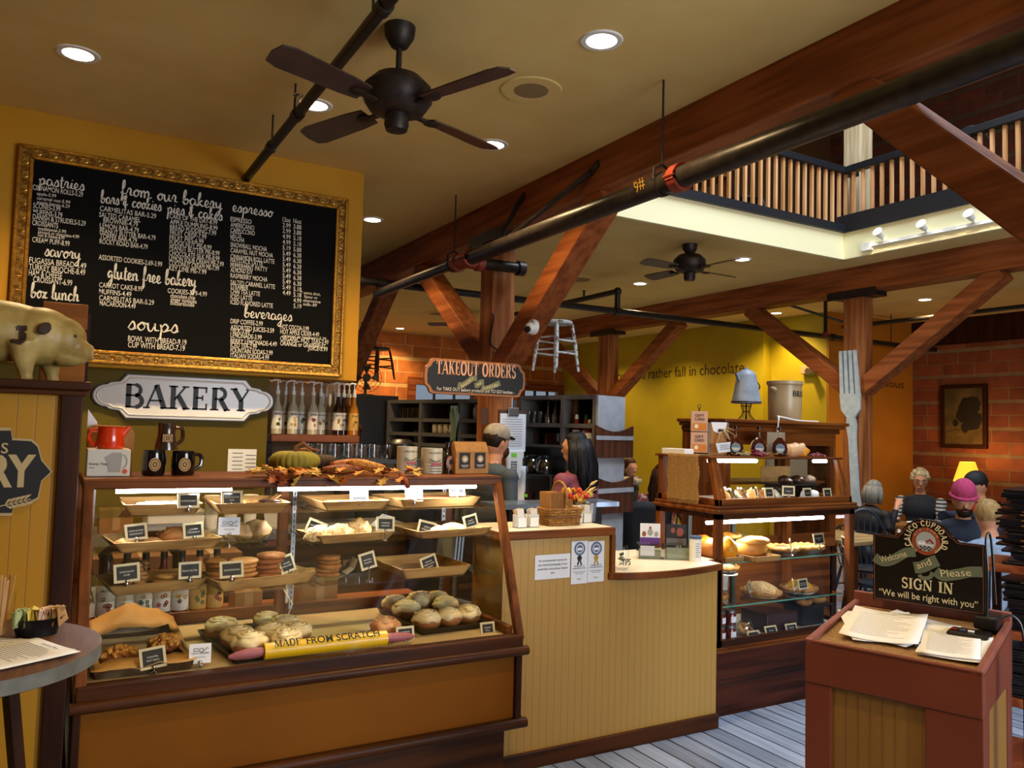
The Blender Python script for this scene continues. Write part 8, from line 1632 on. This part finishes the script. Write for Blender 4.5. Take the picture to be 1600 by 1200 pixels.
t = T('coffee_station','dark coffee counter in front of the right shelving','counter',Sp(.5,-.2,0)); b = B(); sbx(b,-.05,sR[2],-.24,-.03,0,cb); obj(b,'counter_body',DKI,t); b = B(); sbx(b,-.06,sR[2]+.02,-.245,-.02,cb,cb+.03); obj(b,'counter_top',BLKP,t)
b = B(); sbx(b,sR[1]-.1,sR[2]-.02,-.235,-.05,cb+.031,cb+.28); sbx(b,sR[1]-.1,sR[2]-.02,-.05,-.03,cb+.28,cb+.5); one(b,'coffee_brewer',BLK,'black coffee brewer in front of the right shelving','coffee machine',bevel=.01)
for k,px in enumerate((830,850)):
 p = sat(px,748,-.15); p = Sp((p-SO).dot(SU),-.15,cb+.282); t = T('coffee_pot',('left','right')[k]+' glass coffee pot on the brewer','coffee pot',p); b = B(); b.lathe([(.055,0),(.075,.03),(.07,.08),(.045,.12),(.05,.14)],p,20,cap=False); obj(b,'glass_bowl',GM,t,smooth=True); b = B(); b.lathe([(0,.003),(.055,.003),(.072,.03),(.07,.05),(0,.05)],p,20); obj(b,'coffee',mat('coffee','1a0c06',.1),t,smooth=True); b = B(); b.lathe([(.046,.118),(.054,.128),(.054,.15),(0,.155)],p,18); b.path([p-SN*.05+V((0,0,.14)),p-SN*.1+V((0,0,.12)),p-SN*.1+V((0,0,.04))],.01); obj(b,'lid_and_handle',BLK,t,smooth=True)
p = sat(828,777,-.245); b = B(); sbx(b,(p-SO).dot(SU)-.03,(p-SO).dot(SU)+.12,-.252,-.246,p.z-.1,p.z+.04); t = one(b,'brewer_panel',mat('dark_red_panel','2a0c0c',.4),'dark red control panel under the coffee counter','panel')
b = B(); q = (p-SO).dot(SU); sbx(b,q+.02,q+.08,-.256,-.253,p.z-.0,p.z+.025); obj(b,'green_display',mat('lcd_green','5a9a2a',.4,emit=.6),t)
# papers and telephone on the pillar
def pil(px,py): return at(px,py,'Y',5.76)
a,c = pil(781,640),pil(822,702)
t = T('clipboard','clipboard with a thick pad of white sheets on the timber pillar','clipboard',V(((a.x+c.x)/2,5.77,c.z))); b = B(); b.box(a.x,c.x,5.775,5.785,c.z,a.z); obj(b,'backing_board',mat('hardboard','4a2c18',.5),t); b = B(); b.box(a.x+.01,c.x-.004,5.765,5.775,c.z-.02,a.z-.03); s = obj(b,'pad',mat('cool_paper','dce0e8',.6),t,bevel=.002); b = B(); b.box(a.x+.08,c.x-.08,5.755,5.768,a.z-.05,a.z+.02); obj(b,'clip',STEEL,t,bevel=.004)
b = B()
for k in range(12): b.box(a.x+.03,c.x-.04,5.764,5.7652,a.z-.08-.02*k,a.z-.074-.02*k)
obj(b,'print',GREYP,s)
b = B(); a2,c2_ = at(823,625,'Y',5.8),at(829,690,'Y',5.8); b.box(3.312,3.318,5.8,5.98,c2_.z,a2.z+.02); one(b,'pinned_sheets',MATS['cool_paper'],'white sheets pinned to the right face of the timber pillar','paper')
a,c = pil(762,637),pil(779,664); b = B(); b.box(3.02,3.075,5.775,5.785,c.z,a.z); one(b,'small_clipboard',MATS['hardboard'],'small brown clipboard at the left side of the timber pillar','clipboard')
a,c = pil(786,704),pil(817,747)
t = T('wall_phone','white wall telephone with handset and keypad on the timber pillar','telephone',V(((a.x+c.x)/2,5.77,c.z))); b = B(); b.box(a.x+.05,c.x,5.75,5.789,c.z,a.z); ph = obj(b,'base',WHT,t,bevel=.006); b = B(); b.path([(a.x+.03,5.74,a.z-.01),(a.x+.025,5.72,(a.z+c.z)/2),(a.x+.03,5.74,c.z+.02)],[.024,.017,.024],12); obj(b,'handset',WHT,t,smooth=True)
b = B()
for i in range(3):
 for j in range(4): b.box(a.x+.075+.02*i,a.x+.088+.02*i,5.747,5.751,c.z+.06+.022*j,c.z+.075+.022*j)
obj(b,'keys',mat('grey_key','5a6068',.5),ph); b = B(); b.box(a.x+.075,a.x+.125,5.747,5.751,a.z-.05,a.z-.02); obj(b,'display',MATS['lcd_green'],ph)
b = B(); b.path(spl([(a.x+.03,5.74,c.z+.02),(a.x+.0,5.7,c.z-.12),(a.x+.05,5.72,c.z-.25),(a.x+.08,5.76,c.z)]),.004); obj(b,'coiled_cord',WHT,t,smooth=True)
b = B(); q = pil(816,762); b.quadsurf([[V((q.x+.035*math.sin(u*3)*(.3+v)+u*.05,5.75-.02*math.cos(u*7),q.z+.18-.4*v)) for u in [i/8-.5 for i in range(9)]] for v in [j/8 for j in range(9)]]); one(b,'hanging_cloth',MATS['cool_paper'],'white cloth hanging below the telephone','cloth',solid=.006,smooth=2)
b = B(); b.path(spl([(3.085,5.78,2.55),(3.06,5.7,2.5),(3.07,5.76,2.3),(3.2,5.77,2.24)]),.008); one(b,'loose_cable',BLK,'loose black cable on the timber pillar above the takeout sign','cable',smooth=True)
"""chrome edge of the worktop behind the basket"""
a,c = at(790,786,'Y',4.3),at(832,783,'Y',4.3); b = B(); b.box(a.x-.1,c.x+.6,4.2,4.45,a.z-.03,a.z); t = one(b,'steel_worktop',mat('blue_steel','8090a8',.25,.7),'narrow steel worktop behind the woven basket','worktop'); b = B(); b.box(a.x,c.x+.5,4.25,4.42,0,a.z-.03); obj(b,'worktop_legs',DKI,t)
# ================================================================ people
HAIRM = {n: mat('hair_'+n,a,.5,c2=c,scale=50,stretch=(1,1,.15),bump=.6,spec=.2) for n,a,c in (('black','050508','0e1018'),('grey','8a8478','6a655c'),('white','c4b48a','a89468'),('brown','4a2a16','301a0c'),('blonde','a88858','86683c'),('dark','1c120c','2a1c12'))}
JEAN = mat('dark_trousers','1a1c24',.8)
def person(label,pos,rz,hair,shirt,seat=0,H=1.72,hands=None,lean=0.,head=(0,0),skin=SKIN,pants=JEAN,vox=.012,face=False,sleeves=None,broad=1.0,fingers=False):
 """front looks along -Y of the figure; lean tips the torso forward; head = (turn, nod)"""
 o = T('person',label,'person',pos); R = RZ(rz); P = V(pos); k = H/1.72
 def w(q): return P+R@(V(q)*k)
 hip = .92 if not seat else seat/k+.1; L_ = math.radians(lean)
 def tor(x,y,z): # a point of the torso above the hip, tipped forward
  return (x,y*math.cos(L_)-z*math.sin(L_),hip+z*math.cos(L_)+y*math.sin(L_))
 b = B(); SW = .19*broad
 def limb(pts,rs,seg=12): b.path([w(q) for q in pts],[r*k for r in rs],seg)
 E = lambda q,r,M=None: b.ell(w(q),[x*k for x in r],18,12,R if M is None else R@M)
 E((0,0,hip),(.165*broad,.12,.13)); E(tor(0,0,.18),(.15*broad,.105,.17),RX(L_)); E(tor(0,0,.34),(.178*broad,.12,.16),RX(L_)); E(tor(0,.01,.44),(.165*broad,.095,.075),RX(L_))
 limb([tor(0,.01,.44),tor(0,-.005,.56)],[.062,.055])
 ht,hn = head; HM = RZ(ht) @ RX(hn); hc = V(tor(0,-.02,.665)); hq = lambda x,y,z: tuple(hc+HM@V((x,y,z)))
 b.ell(w(hc),(.076*k,.096*k,.116*k),24,18,R@HM,fn=lambda q,n: V((q.x*(1-.22*max(0,-n.z)),q.y*(1-.1*max(0,-n.z)),q.z)))
 E(hq(0,-.035,-.068),(.05,.055,.05),HM); b.path([w(hq(0,-.09,.012)),w(hq(0,-.112,-.022))],[.008*k,.015*k],10)
 E(hq(0,-.085,-.055),(.026,.018,.014),HM); E(hq(0,-.082,.032),(.055,.018,.013),HM)
 for s in (-1,1): E(hq(s*.076,.005,-.005),(.01,.02,.032),HM)
 hands = hands or [(-.26,-.12,hip-.02 if not seat else hip+.1),(.26,-.12,hip-.02 if not seat else hip+.1)]
 for s,hnd in zip((-1,1),hands):
  sh = V(tor(s*SW,.0,.42)); hd = V(hnd); mid = (sh+hd)/2; up = .28; d = (hd-sh).length/2; off = math.sqrt(max(.0,up*up-d*d)); el = mid+V((s*.35,.55,-.75)).normalized()*off
  limb([sh,sh.lerp(el,.5),el],[.058,.05,.043]); limb([el,el.lerp(hd,.5),hd],[.043,.037,.027]); E(tuple(sh),(.066,.064,.066))
  d = (hd-el).normalized(); side = d.cross(V((0,0,1))).normalized(); pal = hd+d*.045; up_ = side.cross(d)
  b.path([w(hd),w(pal),w(pal+d*.03)],[.028*k,.032*k,.026*k],10)
  for f in range(4):
   bs = pal+d*.032+side*(-.027+.018*f); ln = (.062,.072,.068,.052)[f]*.5; b.path([w(bs),w(bs+d*ln-up_*.006),w(bs+d*ln*1.7-up_*.03)],[.0095*k,.009*k,.0075*k],8)
  b.path([w(hd+side*s*-.02+d*.012),w(hd+side*s*-.045+d*.045),w(hd+side*s*-.04+d*.075-up_*.015)],[.013*k,.0105*k,.008*k],8)
 for s in (-1,1):
  if seat:
   kn = (s*.13,-.44,seat/k+.08); an = (s*.14,-.42,.09); limb([(s*.09,0,hip-.02),(s*.11,-.22,hip-.02),kn],[.09,.082,.062]); limb([kn,(s*.135,-.42,.3),an],[.06,.055,.04])
  else:
   kn = (s*.1,-.01,.5); an = (s*.1,.02,.08); limb([(s*.085,0,hip-.03),(s*.095,-.005,.7),kn],[.09,.078,.06]); limb([kn,(s*.1,.015,.3),an],[.058,.055,.038])
  limb([(an[0],an[1]+.03,.05),(an[0],an[1]-.08,.045),(an[0],an[1]-.17,.035)],[.045,.042,.035])
 nz = tor(0,-.01,.515); Ri = R.inverted(); wz = [V(h) for h in hands]; nn = V(nz)
 up = (V(tor(0,0,1))-V(tor(0,0,0))).normalized()
 def pick(c):
  q = Ri@(c-P)/k
  if (q-nn).dot(up) > 0 and (q-hc).length < .3: return 0
  for h in wz:
   if (q-h).length < .115 and (q-h).dot((h-V(tor(0,0,.42)))) > -.006: return 0
  if q.z < .085: return 3
  zz = (q-V((0,0,hip))).dot(up)
  if (seat and (q.z < hip+.02 and q.y < -.13 or q.z < hip-.06)) or (not seat and q.z < hip-.04): 
   return 2
  if sleeves and abs(q.x) > .175: return 4
  return 1
 fused(b,'body',[skin,shirt,pants,BLK,sleeves or shirt],o,pick,vox,3)
 o['_h'] = 0; del o['_h']
 if face:
  for s in (-1,1):
   b = B(); b.ell(w(hq(s*.032,-.094,.018)),(.012*k,.006*k,.0065*k),10,6,R@HM); obj(b,'eye',mat('eye_white','c8c0b4',.2),o,smooth=True); b = B(); b.ell(w(hq(s*.032,-.0985,.017)),(.0055*k,.003*k,.0055*k),8,6,R@HM); obj(b,'iris',BLK,o.children[-1],smooth=True)
   b = B(); b.path([w(hq(s*.015,-.101,.037)),w(hq(s*.033,-.102,.043)),w(hq(s*.05,-.094,.036))],.0045*k,6); obj(b,'eyebrow',HAIRM['dark'],o,smooth=True)
  b = B(); b.path([w(hq(-.022,-.098,-.052)),w(hq(0,-.105,-.05)),w(hq(.022,-.098,-.052))],.005*k,6); obj(b,'mouth',mat('lip','8a4a40',.5),o,smooth=True)
 hm = HAIRM.get(hair[0]) if hair[0] else None
 HH = lambda q,r,b,nz=.12,M=None: b.ell(w(hq(*q)),[x*k for x in r],22,16,R@HM if M is None else R@HM@M,nz,6)
 if hm is not None:
  b = B(); st = hair[1]
  if st != 'none':
   b.ell(w(hq(0,.012,.03)),[x*k for x in (.086,.1,.1)],24,16,R@HM,.06,6,fn=lambda q,n: V((q.x,q.y if not (n.y < -.35 and n.z < .45) else q.y*.72,q.z)))
  if st == 'long':
   for i in range(26):
    a = random.uniform(-.3,PI+.3); x,y = .085*math.cos(a),.03+.08*math.sin(a); l = random.uniform(.26,.36); b.path([w(hq(x*.8,y*.9,.06)),w(hq(x*1.1,y*1.1,-.04)),w(hq(x*1.25+random.uniform(-.02,.02),y*1.2,-.14)),w(hq(x*1.3+random.uniform(-.03,.03),y*1.15,-.04-l*.7)),w(hq(x*1.2+random.uniform(-.03,.03),y*1.1,-l))],[.03*k,.034*k,.034*k,.028*k,.008*k],8)
  if st == 'bob':
   for i in range(18):
    a = random.uniform(-.2,PI+.2); x,y = .08*math.cos(a),.03+.075*math.sin(a); b.path([w(hq(x*.8,y*.9,.05)),w(hq(x*1.1,y*1.1,-.03)),w(hq(x*1.1,y*1.1,-.13))],[.028*k,.028*k,.012*k],8)
  if st == 'bun': b.ell(w(hq(0,.1,.07)),[.055*k]*3,16,12,nz=.2,nf=5)
  if st == 'curly':
   for i in range(40):
    a,e = random.uniform(-.5,PI+.5),random.uniform(-.2,1.4); b.ell(w(hq(.085*math.cos(a)*math.cos(e),.01+.095*math.sin(a)*math.cos(e),.03+.1*math.sin(e))),.024*k,8,6)
  obj(b,'hair',hm,o,smooth=2)
 return o,w,hq,R@HM,k
def cap_hat(o,w,hq,M,k,crown,brim,back=False):
 b = B(); b.ell(w(hq(0,.004,.055)),[x*k for x in (.09,.106,.085)],24,16,M,fn=lambda q,n: V((q.x,q.y,max(q.z,-.03)))); c = obj(b,'cap',crown,o,smooth=2)
 s = 1 if back else -1; b = B(); pts = [hq(.075*math.cos(a)*1.0,s*(.07+.085*math.sin(a)),.045-.015*math.sin(a)) for a in [PI*i/12 for i in range(13)]]; b.prism([w(q) for q in pts],M@V((0,0,.006))); obj(b,'brim',brim,c,smooth=False)
# the two at the counter
SLT = mat('slate_shirt','2a3440',.8,c2='323e4c',scale=8); MARO = mat('mauve_shirt','7a3844',.8,c2='6a2e3a',scale=10)
r_ = person('person in a grey trucker cap and slate blue shirt behind the bakery case, facing away',(2.66,4.89,0),1.65,('dark','short'),SLT,H=1.64,hands=[(-.22,-.2,1.1),(.22,-.17,1.0)],head=(.1,.1),broad=1.12)
GRC_ = mat('grey_cap','8c8478',.8,c2='7c746a',scale=30); cap_hat(*r_,GRC_,mat('navy_brim','14161e',.6))
b = B(); o,w,hq,M,k = r_; b.ell(w(hq(0,-.06,-.065)),[.055*k,.055*k,.05*k],16,12,M,.1,6); obj(b,'beard',HAIRM['brown'],o,smooth=2)
person('person with long black wavy hair in a mauve top behind the service counter',(3.24,4.72,0),3.5,('black','long'),MARO,H=1.605,hands=[(-.2,-.25,1.05),(.2,-.3,1.08)],head=(.25,.1))
person('person with a brown hair bun bending down behind the glass mugs',(2.48,6.84,0),-1.2,('brown','bun'),JEAN,H=1.66,lean=22,hands=[(-.2,-.5,1.0),(.2,-.5,1.0)],head=(0,.3))
# diners
NVY = mat('navy_hoodie','141c2e',.85,c2='1a2438',scale=10); BEAN = mat('pink_knit','b83c68',.85,c2='a03058',scale=80,stretch=(1,1,.2),bump=.5)
r_ = person('bearded person in a pink knit hat and navy hoodie eating at a table',(6.42,3.84,0),-.95,('dark','none'),NVY,seat=.4,H=1.66,hands=[(-.1,-.42,.84),(.12,-.42,.86)],head=(.1,.3),vox=.007,face=True,broad=1.12,lean=8)
o,w,hq,M,k = r_
b = B(); b.ell(w(hq(0,.012,.075)),[x*k for x in (.094,.108,.115)],26,18,M,fn=lambda q,n: V((q.x,q.y,max(q.z,-.03)))); b.path([w(hq(.092*math.cos(a),.01+.106*math.sin(a),.045)) for a in [2*PI*i/26 for i in range(26)]],.016*k,8,True); obj(b,'knit_hat',BEAN,o,smooth=2)
b = B(); b.ell(w(hq(0,-.045,-.075)),[x*k for x in (.062,.062,.052)],20,14,M,.12,7,fn=lambda q,n: V((q.x,q.y,min(q.z,.018)))); b.path([w(hq(-.035,-.097,-.045)),w(hq(0,-.112,-.034)),w(hq(.035,-.097,-.045))],[.006*k,.009*k,.006*k],8); obj(b,'beard',HAIRM['dark'],o,smooth=2)
b = B(); b.path([w((.14*math.cos(a),.07+.08*math.sin(a),1.02)) for a in [PI*(i/12) for i in range(13)]],.045*k,10); obj(b,'hood',NVY,o,smooth=True)
PBL = mat('pale_blue_knit','8a9cb4',.9,c2='7a8ca4',scale=40,bump=.4)
person('person with short fair hair in a pale blue sweater, back turned, beside the menu pile',(5.23,2.92,0),2.3,('blonde','short'),PBL,seat=.42,H=1.6,hands=[(-.2,-.42,.86),(.15,-.42,.84)],head=(.1,.2),lean=14)
RDJ = mat('red_jacket','a81410',.7)
r_ = person('person in a red jacket and black cap looking down behind the pink hat',(7.55,4.3,0),-1.9,('dark','short'),RDJ,seat=.45,H=1.7,hands=[(-.12,-.4,.84),(.12,-.4,.84)],head=(.0,.35),lean=6)
cap_hat(*r_,mat('black_cap','0c0c0e',.7),MATS['black_cap'])
STR = mat('striped_sleeve','a8a89c',.8)
nt = STR.node_tree; wv = nt.nodes.new('ShaderNodeTexWave'); wv.bands_direction = 'Z'; wv.inputs['Scale'].default_value = 8; rp = nt.nodes.new('ShaderNodeValToRGB'); rp.color_ramp.interpolation = 'CONSTANT'; rp.color_ramp.elements[0].color = (*lin('20283a'),1); rp.color_ramp.elements[1].position = .4; rp.color_ramp.elements[1].color = (*lin('b0ac9c'),1); tcn = nt.nodes.new('ShaderNodeTexCoord'); nt.links.new(tcn.outputs['Object'],wv.inputs[0]); nt.links.new(wv.outputs[0],rp.inputs[0]); nt.links.new(rp.outputs[0],nt.nodes['Principled BSDF'].inputs[0])
person('grey haired person in dark vest and striped sleeves facing us by the wall',(8.1,5.3,0),-1.25,('white','curly'),mat('dark_vest','10141e',.8),seat=.45,H=1.62,hands=[(-.14,-.4,.82),(.14,-.4,.82)],head=(.35,.25),face=True,sleeves=STR,broad=1.1)
person('person with long grey hair and black jacket, back turned, behind the fork pillar',(7.0,5.16,0),1.5,('grey','bob'),mat('black_jacket','0c0c10',.7),seat=.38,H=1.6,hands=[(-.15,-.3,1.02),(.15,-.4,.85)],head=(.2,.1),lean=10)
CRS = mat('cream_scarf','b8a88a',.85,c2='3a3428',scale=14,ramp=(.5,.58))
r_ = person('person with brown hair and a patterned cream scarf beyond the wooden racks',(5.8,7.4,0),.5,('brown','bob'),mat('charcoal_top','1c1c20',.8),seat=.45,H=1.66,head=(-.4,.15))
o,w,hq,M,k = r_; b = B(); b.path([w((.13*math.cos(a),.0+.12*math.sin(a),1.09)) for a in [2*PI*i/18 for i in range(18)]],.05*k,10,True); obj(b,'scarf',CRS,o,smooth=True)
person('person with brown hair in a red flowered blouse left of the pie case',(5.26,6.18,0),2.6,('brown','long'),mat('flowered_blouse','9a4440',.8,c2='c8a090',scale=22,ramp=(.5,.6)),seat=.45,H=1.64,head=(.1,.1))
# coat over the black chair
b = B(); pts = []
f = lambda u,v: V((4.62,5.72,0))+RZ(2.6)@V((-.24+.48*u+.02*math.sin(v*9),.27+.05*math.sin(u*PI)+.03*math.sin(u*11)*v,.97-.75*v+.03*math.sin(u*PI)))
b.quadsurf([[f(i/14,j/14) for i in range(15)] for j in range(15)]); b.quadsurf([[f(i/14,0)*(1-0)+RZ(2.6)@V((0,-.07*j/4,-.12*(j/4)**2)) for i in range(15)] for j in range(5)])
one(b,'black_coat',mat('black_coat','0a0a0e',.75),'black coat hung over the back of the black chair','coat',solid=.03,smooth=2)
